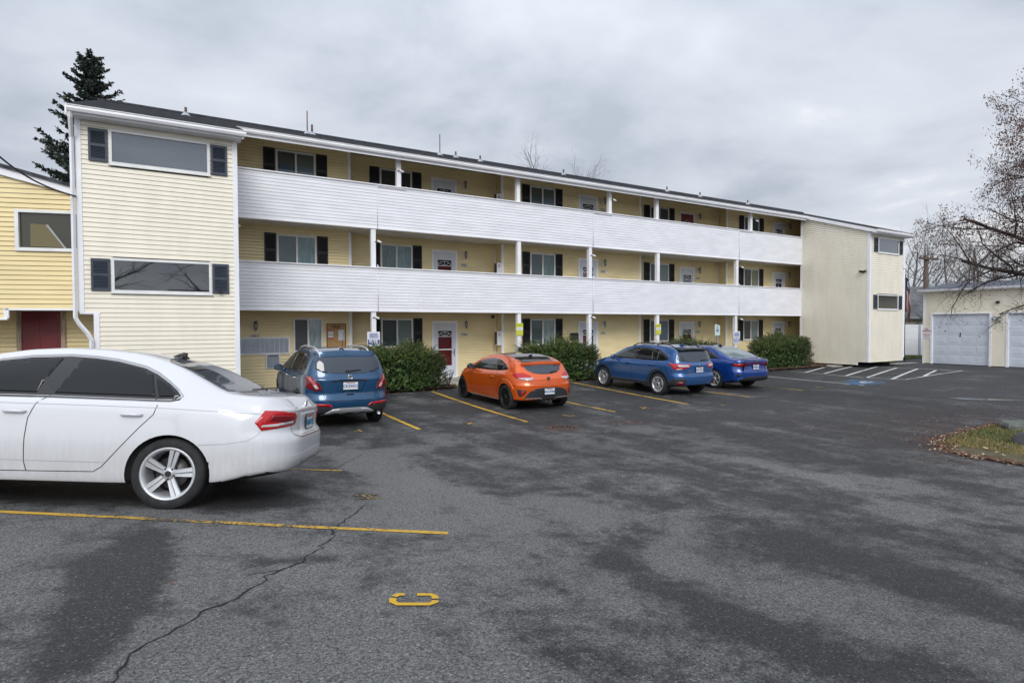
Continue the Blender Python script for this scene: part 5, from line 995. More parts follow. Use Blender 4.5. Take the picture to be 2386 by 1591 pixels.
# yew shrubs
yew = [mat('yew_dark', (.028, .066, .014), .7), mat('yew_mid', (.07, .13, .022), .7), mat('yew_olive', (.17, .20, .03), .7), mat('yew_bronze', (.12, .075, .022), .75)]
def shrub(xa, xb, Y, h, dep, seed, label, n=2100):
    rng = random.Random(seed); xc = (xa+xb)/2; hw_ = (xb-xa)/2; z0 = gh(xc, Y)+.05; e_ = empty('yew_shrub', (xc, Y, z0), label=label, cat='shrub', group='clipped yew shrubs in the planting beds')
    st, fo_ = MB(), MB()
    for _ in range(n):
        u_ = rng.uniform(-1, 1); v_ = rng.uniform(-1, 1)
        a_ = rng.uniform(0, 6.283); rr_ = math.sqrt(rng.random())
        ux, vy = rr_*math.cos(a_), rr_*math.sin(a_)
        shell = rng.random()
        top_ = h*(1-.50*abs(ux)**3.0)*(1-.30*abs(vy)**2.5)*(1+.08*math.sin(ux*7+seed)+.06*math.sin(vy*5+ux*11))
        if shell < .62: pz = top_*rng.uniform(.70, .99); px_, py_ = ux*hw_, vy*dep
        else:
            pz = rng.uniform(.05, .9)*h; k = (1-.25*(pz/h)**3)*rng.uniform(.86, 1.0); t_ = rng.uniform(0, 6.283); px_, py_ = hw_*k*abs(math.cos(t_))**.7*np.sign(math.cos(t_)), dep*k*abs(math.sin(t_))**.7*np.sign(math.sin(t_))
            pz = min(pz, h*(1-.50*abs(px_/hw_)**3.0))
        p = np.array([px_, py_, pz]); outv = np.array([px_/hw_*.75, py_/dep*.75, .75+rng.uniform(-.2, .5)]); outv += np.array([rng.gauss(0, .28), rng.gauss(0, .28), 0]); outv /= np.linalg.norm(outv)
        ln = rng.uniform(.14, .27) if rng.random() > .08 else rng.uniform(.28, .42); pts = []; d_ = outv.copy(); q_ = p-outv*.10
        for i in range(6): pts.append(q_.copy()); q_ = q_+d_*ln/5; d_ = d_+np.array([px_/hw_*.10, py_/dep*.05, -.06])
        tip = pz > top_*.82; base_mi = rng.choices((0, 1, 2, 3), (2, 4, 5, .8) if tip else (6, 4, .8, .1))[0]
        st.tube([pts[0], pts[2], pts[5]], .004, 3, cap=False)
        for i in range(1, 6):
            for s_ in (-1, 1):
                for _k in range(2):
                    c_ = pts[i-1]+(pts[i]-pts[i-1])*rng.random(); dv = pts[i]-pts[i-1]; dv = dv/(np.linalg.norm(dv)+1e-9); sd = np.cross(dv, [rng.gauss(0, 1), rng.gauss(0, 1), rng.gauss(0, .4)]); sd = sd/(np.linalg.norm(sd)+1e-6)*s_; nl = rng.uniform(.024, .042); e2_ = sd*.8+dv*.7; wv = np.cross(e2_, dv); wv = wv/(np.linalg.norm(wv)+1e-6)*.0065
                    fo_.add([c_-wv, c_+e2_*nl*.6-wv, c_+e2_*nl, c_+e2_*nl*.6+wv, c_+wv], [(0, 1, 2, 3, 4)], base_mi if rng.random() < .75 else rng.choice((0, 1)))
    # dark woody interior so the shrub is not see-through
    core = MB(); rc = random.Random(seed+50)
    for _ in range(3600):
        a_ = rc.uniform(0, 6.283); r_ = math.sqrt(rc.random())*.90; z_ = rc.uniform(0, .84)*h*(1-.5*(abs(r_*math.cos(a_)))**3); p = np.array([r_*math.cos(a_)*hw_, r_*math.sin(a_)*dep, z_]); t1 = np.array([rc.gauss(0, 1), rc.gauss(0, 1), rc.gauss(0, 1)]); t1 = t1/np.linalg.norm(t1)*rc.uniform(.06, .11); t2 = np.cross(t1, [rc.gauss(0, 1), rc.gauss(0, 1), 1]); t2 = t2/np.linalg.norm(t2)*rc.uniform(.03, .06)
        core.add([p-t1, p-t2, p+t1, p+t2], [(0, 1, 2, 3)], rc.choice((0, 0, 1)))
    st.build('stems', bark_d, e_); fo_.build('foliage', yew, e_); core.build('inner_foliage', yew, e_); return e_
Ysh = 17.95
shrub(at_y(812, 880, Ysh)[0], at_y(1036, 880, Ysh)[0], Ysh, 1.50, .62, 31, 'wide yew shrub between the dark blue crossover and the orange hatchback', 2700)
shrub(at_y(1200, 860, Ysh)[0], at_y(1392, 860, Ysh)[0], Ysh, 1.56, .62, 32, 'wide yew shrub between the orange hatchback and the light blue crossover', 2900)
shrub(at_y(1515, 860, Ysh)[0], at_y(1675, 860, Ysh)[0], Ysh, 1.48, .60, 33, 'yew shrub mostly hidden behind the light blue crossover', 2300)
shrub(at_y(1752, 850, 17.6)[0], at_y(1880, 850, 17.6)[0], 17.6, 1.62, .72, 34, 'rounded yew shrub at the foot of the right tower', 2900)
# small plants
yg = [mat('yellow_green_leaf', (.30, .30, .04), .7), mat('straw_leaf', (.34, .30, .12), .8), mat('sage_leaf', (.10, .13, .07), .8)]
def tuft(x, y, h, r_, n, mi, seed, label, name='ornamental_grass'):
    rng = random.Random(seed); mb = MB(); 
    for _ in range(n):
        a_ = rng.uniform(0, 6.28); o_ = rng.uniform(.1, 1)*r_; hh = h*rng.uniform(.5, 1); w_ = .006; c_, s_ = math.cos(a_), math.sin(a_)
        mb.add([(-s_*w_, c_*w_, 0), (s_*w_, -c_*w_, 0), (c_*o_*.5+s_*w_, s_*o_*.5-c_*w_, hh*.75), (c_*o_*.5-s_*w_, s_*o_*.5+c_*w_, hh*.75), (c_*o_, s_*o_, hh*rng.uniform(.6, 1))], [(0, 1, 2, 3), (3, 2, 4)], rng.choice(mi))
    o = mb.build(name, yg); o.location = (x, y, gh(x, y)+.05); tag(o, label, 'plant'); return o
P = og(1860, 838); tuft(P[0], P[1], .28, .28, 160, (0, 0, 1), 3, 'small yellow green grass tuft in the mulch at the right tower')
P = at_y(1058, 893, 17.75); tuft(P[0], P[1], .16, .2, 90, (1, 2, 0), 4, 'low straw coloured tuft in the mulch beside the orange hatchback')
rng = random.Random(8); mb = MB(); P = at_y(1044, 890, 17.9)
for _ in range(26):
    a_ = rng.uniform(0, 6.28); d_ = np.array([math.cos(a_)*.35, math.sin(a_)*.35, 1]); L = rng.uniform(.3, .62); pts = [d_*L*t_+np.array([rng.gauss(0, .012), rng.gauss(0, .012), 0])*(t_ > 0) for t_ in (0, .35, .7, 1)]; mb.tube(pts, .004, 3, cap=False)
    for _k in range(14): t_ = rng.uniform(.3, 1); flake(mb, d_*L*t_+np.array([rng.gauss(0, .02), rng.gauss(0, .02), 0]), rng.uniform(.012, .024), 1, rng, .8)
o = mb.build('small_bush', [bark_d, mat('sage_green', (.07, .09, .05), .8)]); o.location = (P[0], P[1], .2); tag(o, 'small sparse twiggy bush beside the path to door 102', 'plant')
# ------------------------------------------------------------------ cars (local frame: x forward from the rear axle, y left, z up)
rubber = mat('tyre_rubber', (.018, .018, .019), .85, var=.4, vs=12, bump=.002, bs=80); alloy = mat('alloy_silver', (.58, .59, .61), .38, .55); alloy_d = mat('alloy_dark', (.03, .03, .033), .35, .7); disc_m = mat('brake_disc', (.12, .11, .11), .4, .8)
plastic = mat('grey_black_cladding', (.022, .023, .026), .65, var=.15, vs=20); seam_m = mat('panel_gap', (.006, .006, .007), .8)
def glassy(name, c, r=.04, spec=.5, ct=.25):
    m = mat(name, c, r, spec=spec); m.node_tree.nodes['Principled BSDF'].inputs['Coat Weight'].default_value = ct; m.node_tree.nodes['Principled BSDF'].inputs['Coat Roughness'].default_value = .02; return m
tint = glassy('tinted_glass', (.006, .007, .008), spec=.35, ct=.0); tintg = glassy('green_tinted_glass', (.022, .032, .030)); rearg = glassy('rear_glass', (.035, .045, .060)); rearp = glassy('rear_glass_pale', (.19, .24, .25)); lampred = glassy('lamp_red', (.42, .008, .012)); lampdeep = glassy('lamp_deep_red', (.16, .004, .010)); lampclr = glassy('lamp_clear', (.45, .42, .42)); lamppink = glassy('lamp_pink', (.45, .13, .13)); gloss_b = glassy('gloss_black', (.008, .008, .009))
def paint(name, c, metalness=.0, flake=.0, rough=.35, dirt=None):
    m = bpy.data.materials.new(name); m.use_nodes = True; t = m.node_tree; b = t.nodes['Principled BSDF']; L = t.links
    b.inputs['Base Color'].default_value = (*c, 1); b.inputs['Metallic'].default_value = metalness; b.inputs['Roughness'].default_value = rough; b.inputs['Coat Weight'].default_value = 1.0; b.inputs['Coat Roughness'].default_value = .03
    if dirt:
        o = nd(t, 'ShaderNodeTexCoord'); s_ = nd(t, 'ShaderNodeSeparateXYZ'); L.new(o.outputs['Object'], s_.inputs[0]); mm = nd(t, 'ShaderNodeMapping'); mm.inputs['Scale'].default_value = (14, 14, 1.2); L.new(o.outputs['Object'], mm.inputs[0])
        n = nd(t, 'ShaderNodeTexNoise'); n.inputs['Scale'].default_value = 2.2; n.inputs['Detail'].default_value = 5; L.new(mm.outputs[0], n.inputs['Vector'])
        r_ = nd(t, 'ShaderNodeMapRange'); r_.interpolation_type = 'SMOOTHSTEP'; L.new(s_.outputs[2], r_.inputs[0]); r_.inputs[1].default_value = .85; r_.inputs[2].default_value = .22; r_.inputs[3].default_value = 0; r_.inputs[4].default_value = 1
        f_ = mth(t, 'MULTIPLY', r_.outputs[0], mth(t, 'MULTIPLY_ADD', n.outputs['Fac'], 1.5, -.28), clamp=True); mx_ = nd(t, 'ShaderNodeMix', data_type='RGBA'); L.new(mth(t, 'MULTIPLY', f_, dirt), mx_.inputs[0]); mx_.inputs[6].default_value = (*c, 1); mx_.inputs[7].default_value = (.20, .18, .16, 1); L.new(mx_.outputs[2], b.inputs['Base Color'])
        L.new(mth(t, 'MULTIPLY_ADD', f_, .5, .03), b.inputs['Coat Roughness'])
    return m
def interp(keys, x):
    ks = sorted(keys); xs = [k[0] for k in ks]; ys = [k[1] for k in ks]; return float(np.interp(x, xs, ys))
def smooth_interp(keys, x, w=.07): return (interp(keys, x-w)+2*interp(keys, x-w/2)+3*interp(keys, x)+2*interp(keys, x+w/2)+interp(keys, x+w))/9
def chaikin(p, n=2):
    for _ in range(n):
        q = [p[0]]
        for a, b in zip(p[:-1], p[1:]): q.append((a[0]*.75+b[0]*.25, a[1]*.75+b[1]*.25)); q.append((a[0]*.25+b[0]*.75, a[1]*.25+b[1]*.75))
        q.append(p[-1]); p = q
    return p
def car_shell(S):
    xr, xf, W_ = S['xr'], S['xf'], S['W']; xs = [xr, xr+.02, xr+.05, xr+.09, xr+.14, xr+.2]+list(np.arange(xr+.26, xf-.3, .055))+[xf-.28, xf-.2, xf-.14, xf-.09, xf-.05, xf-.02, xf]
    rings = []
    for x in xs:
        d = min(x-xr, xf-x); sc_ = 1-.055*(1-min(1, d/.16))**2.2
        T, Bz = smooth_interp(S['T'], x, S.get('sw', .05)), smooth_interp(S['B'], x, .12); Bz = min(Bz, T-.025); zb = smooth_interp(S['zb'], x, .1); h = T-Bz; w = W_*interp(S.get('plan', [(xr, 1), (xf-.9, 1), (xf-.3, .95), (xf, .88)]), x)
        for ax_ in (0, S['wb']): w += S.get('flare', .012)*math.exp(-((x-ax_)/.42)**2)
        wb_ = w*S.get('sh', .955); tum = S.get('tum', .5); wr_ = wb_-.03-tum*h; hs_ = h*.88
        zm = zb+(Bz-zb)*.42
        p = [(0, zb), (w*.80, zb), (w*.95, zb+.005), (w*.972, zb+.05), (w*.985, zb+.16), (w*1.0, zm), (w*.998, zm+(Bz-zm)*.45), (w*.985, Bz-.085), (wb_+.006, Bz-.02), (wb_-.012, Bz+.002*0+.004), (wb_-.03, Bz+.02*min(1, h/.2)),
             ((wb_-.03)*.5+wr_*.5+.018*min(1, h/.3), Bz+hs_*.55), (wr_+.008, Bz+hs_*.93), (wr_-.03, Bz+h*.945), (wr_-.13, Bz+h*.978), (wr_*.45, T-.004*min(1, h/.2)), (0, T)]
        p = chaikin(p, 2); zc_ = (zb+T)/2; p = [(y*sc_, zc_+(z-zc_)*sc_) for y, z in p]; rings.append([(x, y, z) for y, z in p]+[(x, -y, z) for y, z in p[-2:0:-1]])
    n = len(rings[0]); V = [v for r_ in rings for v in r_]; Fc = []
    for i in range(len(rings)-1):
        for k in range(n): Fc.append((i*n+k, (i+1)*n+k, (i+1)*n+(k+1) % n, i*n+(k+1) % n))
    for end, idx in ((0, 0), (1, len(rings)-1)):
        base = rings[idx]; cz = sum(v[2] for v in base)/n; prev = list(range(idx*n, idx*n+n)); M_ = 11
        for m_ in range(1, M_):
            s_ = 1-m_/M_; cur = []
            for v in base: V.append((v[0], v[1]*s_, cz+(v[2]-cz)*s_)); cur.append(len(V)-1)
            for k in range(n): f_ = (prev[k], prev[(k+1) % n], cur[(k+1) % n], cur[k]); Fc.append(f_ if end == 0 else f_[::-1])
            prev = cur
        V.append((base[0][0], 0, cz)); c_ = len(V)-1
        for k in range(n): f_ = (prev[k], prev[(k+1) % n], c_); Fc.append(f_ if end == 0 else f_[::-1])
    out_ = []
    for (x, y, z) in V:
        k = max(0, min(1, (xr+S.get('rl', .9)-x)/S.get('rl', .9))); k = k*k*(3-2*k); f_ = min(1, abs(y)/W_)
        x2 = x+k*(S['rc'][0]*f_**S['rc'][1]); k2 = max(0, min(1, (xr+.35-x)/.35)); k2 = k2*k2*(3-2*k2); x2 += k2*interp(S['rp'], z)
        k = max(0, min(1, (x-(xf-1.0))/1.0)); k = k*k*(3-2*k); x2 -= k*(.42*f_**3.2); k2 = max(0, min(1, (x-(xf-.3))/.3)); x2 -= k2*interp(S['fp'], z); out_.append((x2, y, z))
    me = bpy.data.meshes.new('tmp'); me.from_pydata(out_, [], Fc); bm = bmesh.new(); bm.from_mesh(me); bmesh.ops.recalc_face_normals(bm, faces=bm.faces[:]); bm.to_mesh(me); bm.free()
    me.update(); vn = [v.normal.copy() for v in me.vertices]; polys_ = [tuple(p.vertices) for p in me.polygons]; vc_ = [v.co.copy() for v in me.vertices]; ob_bvh = BVHTree.FromPolygons(vc_, polys_)
    ob = bpy.data.objects.new('tmp', me); col.objects.link(ob)
    cut = MB()
    for ax_ in (0, S['wb']):
        for sgn in (1, -1):
            seg = 40; pr2 = [(S['ar'], sgn*(W_-.42)), (S['ar'], sgn*(W_+.3))]; b0 = len(cut.v); cut.lathe(pr2, (ax_, 0, S['az']), ax='y', seg=seg); cut.f.append([b0+k for k in range(seg)]); cut.f.append([b0+seg+k for k in range(seg)]); cut.m += [0, 0]; cut.sm += [False, False]
    co = cut.build('cut', seam_m); bmc = bmesh.new(); bmc.from_mesh(co.data); bmesh.ops.recalc_face_normals(bmc, faces=bmc.faces[:]); bmc.to_mesh(co.data); bmc.free()
    md = ob.modifiers.new('b', 'BOOLEAN'); md.operation = 'DIFFERENCE'; md.object = co; md.solver = 'EXACT'
    dg = bpy.context.evaluated_depsgraph_get(); me2 = bpy.data.meshes.new_from_object(ob.evaluated_get(dg)); bpy.data.objects.remove(ob); bpy.data.objects.remove(co)
    me2.materials.clear(); me2.materials.append(S['paint']); me2.materials.append(dark); me2.materials.append(plastic)
    for p in me2.polygons:
        c = p.center; p.use_smooth = True; p.material_index = 0
        for ax_ in (0, S['wb']):
            r_ = math.hypot(c.x-ax_, c.z-S['az'])
            if r_ < S['ar']+.004 and abs(c.y) < W_-.004 and (abs(abs(c.y)-(W_-.42)) < .01 or abs(r_-S['ar']) < .012): p.material_index = 1; p.use_smooth = False
        if p.normal.z < -.75 and c.z < .45: p.material_index = 1
        elif S.get('clad') and c.z < S['clad'] and p.material_index == 0: p.material_index = 2
    cn = []; wellv = {vi for p in me2.polygons if p.material_index == 1 for vi in p.vertices}
    for v in me2.vertices:
        h = ob_bvh.find_nearest(v.co)
        if h[3] > .004: cn.append(v.normal.copy()); continue
        n_ = Vector((0, 0, 0))
        for vi in polys_[h[2]]: n_ += vn[vi]/((vc_[vi]-v.co).length+1e-4)
        cn.append(n_.normalized())
    me2.normals_split_custom_set_from_vertices(cn)
    me2.name = 'body'; return me2
class Car:
    def __init__(s, S, name, label, group=None):
        s.S = S; s.root = empty(name, (0, 0, 0), label=label, cat='car', group=group); me = car_shell(S); s.body = bpy.data.objects.new('body', me); col.objects.link(s.body); s.body.parent = s.root
        s.bvh = BVHTree.FromPolygons([v.co.copy() for v in me.vertices], [tuple(p.vertices) for p in me.polygons])
    def hit(s, o_, d):
        h = s.bvh.ray_cast(Vector(o_), Vector(d))
        if h[0] is None or (h[0]-Vector(o_)).length > 8:
            h = s.bvh.find_nearest(Vector(o_)+Vector(d)*s.nd)
        n = h[1]; n = n if n.dot(Vector(d)) < 0 else -n; return h[0], n
    def frame(s, mode, a=45):
        if mode == 'L': s.nd = 1.0; return lambda u, v: (u, 2, v), (0, -1, 0)
        if mode == 'R': s.nd = 1.0; return lambda u, v: (u, -2, v), (0, 1, 0)
        if mode == 'rear': s.nd = 2.0; return lambda u, v: (s.S['xr']-2, u, v), (1, 0, 0)
        if mode == 'front': s.nd = 2.0; return lambda u, v: (s.S['xf']+2, u, v), (-1, 0, 0)
        if mode == 'top': s.nd = 1.6; return lambda u, v: (u, v, 3), (0, 0, -1)
        c, q = math.cos(R(a)), math.sin(R(a)); sg_ = 1 if mode == 'dL' else -1; s.nd = 2.4
        d = (c, -sg_*q, 0); return lambda u, v: (-3*c+u*q, sg_*(3*q+u*c), v), d
    def uv(s, p, mode, a=45):     # approximate 3-D point to panel coordinates
        if mode in 'LR': return (p[0], p[2])
        if mode in ('rear', 'front'): return (p[1], p[2])
        if mode == 'top': return (p[0], p[1])
        return (p[0]*math.sin(R(a))+abs(p[1])*math.cos(R(a)), p[2])
    def panel(s, name, poly, mode, m, off=.003, a=45, cell=.045, rnd=0, parent=None, skirt=True, p3=False, flip=False):
        if p3: poly = [s.uv(p, mode, a) for p in poly]
        if rnd:
            q = list(poly)
            for _ in range(rnd): q = [pt for i in range(len(q)) for pt in ((q[i][0]*.8+q[(i+1) % len(q)][0]*.2, q[i][1]*.8+q[(i+1) % len(q)][1]*.2), (q[i][0]*.2+q[(i+1) % len(q)][0]*.8, q[i][1]*.2+q[(i+1) % len(q)][1]*.8))]
            poly = q
        start, d = s.frame(mode, a); bm = bmesh.new(); bm.faces.new([bm.verts.new((p[0], p[1], 0)) for p in poly]); us = [p[0] for p in poly]; vs = [p[1] for p in poly]
        for k in np.arange(math.floor(min(us)/cell)*cell+cell*.5, max(us), cell): bmesh.ops.bisect_plane(bm, geom=bm.verts[:]+bm.edges[:]+bm.faces[:], plane_co=(k, 0, 0), plane_no=(1, 0, 0))
        for k in np.arange(math.floor(min(vs)/cell)*cell+cell*.5, max(vs), cell): bmesh.ops.bisect_plane(bm, geom=bm.verts[:]+bm.edges[:]+bm.faces[:], plane_co=(0, k, 0), plane_no=(0, 1, 0))
        bd = [e_ for e_ in bm.edges if len(e_.link_faces) == 1]; nrm = {}
        for v in bm.verts: h, n = s.hit(start(v.co.x, v.co.y), d); v.co = h+n*off; nrm[v] = n
        for f_ in bm.faces: f_.smooth = True
        bmesh.ops.recalc_face_normals(bm, faces=bm.faces[:])
        dn = sum((Vector(f_.normal).dot(Vector(d)) for f_ in bm.faces))
        if dn > 0: bmesh.ops.reverse_faces(bm, faces=bm.faces[:])
        if skirt:
            r_ = bmesh.ops.extrude_edge_only(bm, edges=bd); old = {v: nrm[v] for v in nrm}
            for v in [g for g in r_['geom'] if isinstance(g, bmesh.types.BMVert)]:
                src = None
                for e_ in v.link_edges:
                    o2 = e_.other_vert(v)
                    if o2 in old and (o2.co-v.co).length < 1e-6: src = o2
                n = old.get(src, Vector((0, 0, 0))) if src else Vector((0, 0, 0)); v.co = v.co-n*(off+.008)
        me = bpy.data.meshes.new(name); bm.to_mesh(me); bm.free(); me.materials.append(m); o = bpy.data.objects.new(name, me); col.objects.link(o); o.parent = parent or s.root; return o
    def both(s, name, poly, m, **k): a_ = s.panel(name, poly, 'L', m, **k); s.panel(name, poly, 'R', m, **k); return a_
    def ribbon(s, name, pts, w, mode, m, off=.0015, a=45, p3=False, parent=None, raise_=0.0):
        if p3: pts = [s.uv(p, mode, a) for p in pts]
        P = []
        for A, B2 in zip(pts[:-1], pts[1:]):
            n = max(1, int(math.hypot(B2[0]-A[0], B2[1]-A[1])/.035)); P += [(A[0]+(B2[0]-A[0])*i/n, A[1]+(B2[1]-A[1])*i/n) for i in range(n)]
        P.append(pts[-1]); start, d = s.frame(mode, a); mb = MB(); nn_ = []
        for i, p in enumerate(P):
            q0_, q1_ = P[max(i-1, 0)], P[min(i+1, len(P)-1)]; tx, ty = q1_[0]-q0_[0], q1_[1]-q0_[1]; l_ = math.hypot(tx, ty)+1e-9; nx, ny_ = -ty/l_*w/2, tx/l_*w/2
            for sg_ in (1, -1): h, n = s.hit(start(p[0]+sg_*nx, p[1]+sg_*ny_), d); mb.v.append(tuple(h+n*off)); nn_.append(n)
        K_ = len(P)
        for i in range(K_-1): mb.f.append([2*i, 2*i+1, 2*i+3, 2*i+2]); mb.m.append(0); mb.sm.append(True)
        if raise_ > 0:
            for i in range(K_*2): mb.v.append(tuple(Vector(mb.v[i])+nn_[i]*raise_))
            for i in range(K_-1):
                b_ = 2*K_; mb.f += [[b_+2*i, b_+2*i+1, b_+2*i+3, b_+2*i+2], [2*i, 2*i+2, b_+2*i+2, b_+2*i], [2*i+1, 2*i+3, b_+2*i+3, b_+2*i+1]]; mb.m += [0]*3; mb.sm += [True]*3
        o = mb.build(name, m); o.parent = parent or s.root; return o
    def surf(s, u, v, mode='rear'): st_, d = s.frame(mode); return s.hit(st_(u, v), d)
    def wheel(s, x, y, R_, wd, rr_, style, m=alloy):
        sg_ = 1 if y > 0 else -1; h = wd/2; t_ = MB(); prof = [(rr_, -h*.85), (rr_+.01, -h*.95), (R_*.82, -h), (R_*.95, -h*.93), (R_*.992, -h*.78), (R_, -h*.6), (R_, h*.6), (R_*.992, h*.78), (R_*.95, h*.93), (R_*.82, h), (rr_+.01, h*.95), (rr_, h*.85)]
        t_.lathe(prof, ax='y', seg=40)
        for gq in (-.45, -.15, .15, .45): t_.lathe([(R_+.0015, h*gq-.006), (R_-.007, h*gq-.005), (R_-.007, h*gq+.005), (R_+.0015, h*gq+.006)], ax='y', seg=40)
        w = t_.build('wheel', rubber, s.root); w.location = (x, y-sg_*h, R_-.006)
        rm_ = MB(); f_ = sg_*h
        rm_.lathe([(rr_, f_*.90), (rr_+.008, f_*.97), (rr_-.004, f_*1.0), (rr_-.020, f_*.92), (rr_-.032, f_*.45), (rr_-.045, -f_*.6)], ax='y', seg=40)
        if style in ('vw', 'five', 'sub'):
            for k in range(5):
                a0 = R(90+72*k+(14 if style == 'vw' else 0)); c, q = math.cos(a0), math.sin(a0); er = np.array([c, 0, q]); et = np.array([-q, 0, c]); yv = np.array([0, 1., 0])
                if style == 'sub':
                    for s2 in (-1, 1): rm_.prism([tuple(er*.04+et*s2*.004+yv*f_*.78), tuple(er*.05+et*s2*.030+yv*f_*.78), tuple(er*(rr_-.012)+et*s2*.078+yv*f_*.93), tuple(er*(rr_-.008)+et*s2*.052+yv*f_*.93)], tuple(-yv*f_*.16))
                    rm_.prism([tuple(er*(rr_-.075)+yv*f_*.86), tuple(er*(rr_-.012)+et*.042+yv*f_*.92), tuple(er*(rr_-.012)-et*.042+yv*f_*.92)], tuple(-yv*f_*.12))
                else:
                    for (a1, a2, b1, b2, lift) in ((-.030, -.003, -.052, -.010, .0), (.003, .028, .000, .040, .035)):
                        rm_.prism([tuple(er*.035+et*a1+yv*f_*.72), tuple(er*.035+et*a2+yv*f_*.72), tuple(er*(rr_-.012)+et*b2+yv*f_*(.94-lift)), tuple(er*(rr_-.012)+et*b1+yv*f_*(.90-lift))], tuple(-yv*f_*.22))
        else:
            ns = 10 if style == 'mesh' else 7
            for k in range(ns):
                a0 = 2*math.pi*k/ns+.2; er = np.array([math.cos(a0), 0, math.sin(a0)]); et = np.array([-math.sin(a0), 0, math.cos(a0)]); yv = np.array([0, 1., 0])
                for s2 in ((-1, 1) if style != 'kia' else (-1, 1)):
                    w1 = .008; w2 = .010; o2 = .032 if style == 'mesh' else .018
                    rm_.prism([tuple(er*.04+et*(s2*.006-w1)+yv*f_*.74), tuple(er*.04+et*(s2*.006+w1)+yv*f_*.74), tuple(er*(rr_-.012)+et*(s2*o2+w2)+yv*f_*.92), tuple(er*(rr_-.012)+et*(s2*o2-w2)+yv*f_*.92)], tuple(-yv*f_*.18))
        rm_.lathe([(.062, f_*.45), (.058, f_*.76), (.034, f_*.84), (.032, f_*.86), (0, f_*.86)], ax='y', seg=20)
        ro = rm_.build('rim', m, w); lg = MB()
        for k in range(5): a0 = R(54+72*k); lg.lathe([(.009, f_*.70), (.009, f_*.83), (0, f_*.84)], (math.cos(a0)*.052, 0, math.sin(a0)*.052), ax='y', seg=6)
        lg.lathe([(.030, f_*.861), (.0, f_*.868)], ax='y', seg=16); lg.build('lug_nuts', black, w)
        bd_ = MB(); bd_.lathe([(0, f_*.05), (.15, f_*.05), (.15, -f_*.1), (0, -f_*.1)], ax='y', seg=28); bd_.build('brake_disc', disc_m, w); bk = MB(); bk.lathe([(0, -f_*.55), (rr_-.03, -f_*.55)], ax='y', seg=24); bk.build('hub_back', dark, w)
        return w
    def wheels(s, style, m=alloy, R_=None, rr_=None, inset=.015):
        for x in (0, s.S['wb']):
            for sg_ in (1, -1): s.wheel(x, sg_*(s.S['W']-inset), R_ or s.S['R'], .225, rr_ or s.S['R']*.72, style, m)
    def plate(s, z, txt, y=0, top='WASHINGTON', c2=None, tilt=.12):
        h, n = s.surf(y, z); x = h.x-.022; P = mat('licence_plate', (.62, .66, .68), .4, var=.08, vs=30); c2 = c2 or mat('plate_blue', (.02, .04, .22), .5)
        mb = MB(); mb.obox((x, y, z), (.004, 0, 0), (0, .153, 0), (tilt*.02, 0, .076)); o = mb.build('licence_plate', P, s.root)
        mb = MB()
        for a_, b_, c_, d_ in ((-.159, .159, .077, .083), (-.159, .159, -.083, -.077), (-.159, -.153, -.077, .077), (.153, .159, -.077, .077)): mb.box((x-.009, y+a_, z+c_), (x+.004, y+b_, z+d_))
        mb.build('frame', plastic, o); text(txt, .088, (x-.007, y, z-.012), (0, -1, 0), (0, 0, 1), c2, o, sx=.86, bold=.0012); text(top, .026, (x-.0075, y, z+.056), (0, -1, 0), (0, 0, 1), redp, o); return o
    def handle(s, x, z, m=None, L=.19):
        for md, sg_ in (('L', 1), ('R', -1)):
            h, n = s.surf(x, z, md); cup = MB(); y = h.y; mb = MB(); mb.tube([(x-L/2, y+sg_*.004, z), (x-L/2+.02, y+sg_*.026, z+.002), (x, y+sg_*.034, z+.004), (x+L/2-.02, y+sg_*.026, z+.002), (x+L/2, y+sg_*.004, z)], [.010, .014, .015, .014, .010], 8); mb.build('door_handle', m or s.S['paint'], s.root)
    def mirror(s, x, z, m, m2=None):
        for md, sg_ in (('L', 1), ('R', -1)):
            h, n = s.surf(x, z-.05, md); y = h.y; mb = MB(); mb.tube([(x, y-sg_*.02, z-.06), (x-.01, y+sg_*.08, z-.045)], [.03, .025], 8); vs = []; c = (x-.02, y+sg_*.16, z+.01)
            pr2 = [(0, -.085), (.07, -.082), (.098, -.055), (.10, .0), (.088, .05), (.05, .072), (0, .075)]
            mb.lathe([(r_*1.0, hh) for r_, hh in [(.0, -.05), (.06, -.045), (.085, -.02), (.085, .01), (.075, .05), (.045, .085), (0, .10)]], (0, 0, 0), ax='x', seg=20)
            k0 = len(mb.v)-7*20
            for i in range(k0, len(mb.v)): vx, vy, vz = mb.v[i]; mb.v[i] = (vx+c[0], vy*1.25+c[1], vz*.95+c[2])
            mo = mb.build('wing_mirror', m, s.root); g = MB(); g.lathe([(0, 0), (1, 0)], ax='x', seg=20); g.v = [(c[0]-.052, c[1]+vy*.085, c[2]+vz*.062) for vx, vy, vz in g.v]; g.build('mirror_glass', rearg, mo)
    def fin(s, x, m):
        h, n = s.surf(x, 0, 'top'); z = h.z; mb = MB(); mb.prism([(x+.09, -.018, z-.004), (x-.08, -.022, z-.012), (x-.085, -.010, z+.055), (x-.055, -.008, z+.06)], (0, .036, 0)); mb.prism([(x+.11, -.03, z-.006), (x-.10, -.035, z-.014), (x-.09, -.03, z+.012), (x+.06, -.025, z+.012)], (0, .06, 0)); mb.build('antenna', m, s.root)
    def wiper(s, y, z, L, m=black):
        h, n = s.surf(y, z); h2, n2_ = s.surf(y-L, z+.02); mb = MB(); mb.tube([tuple(h+n*.03), tuple(h2+n2_*.02)], [.016, .008], 6); h3, _n = s.surf(y+.02, z+.01); mb.tube([tuple(h+n*.0), tuple(h+n*.035)], .02, 8); mb.build('rear_wiper', m, s.root)
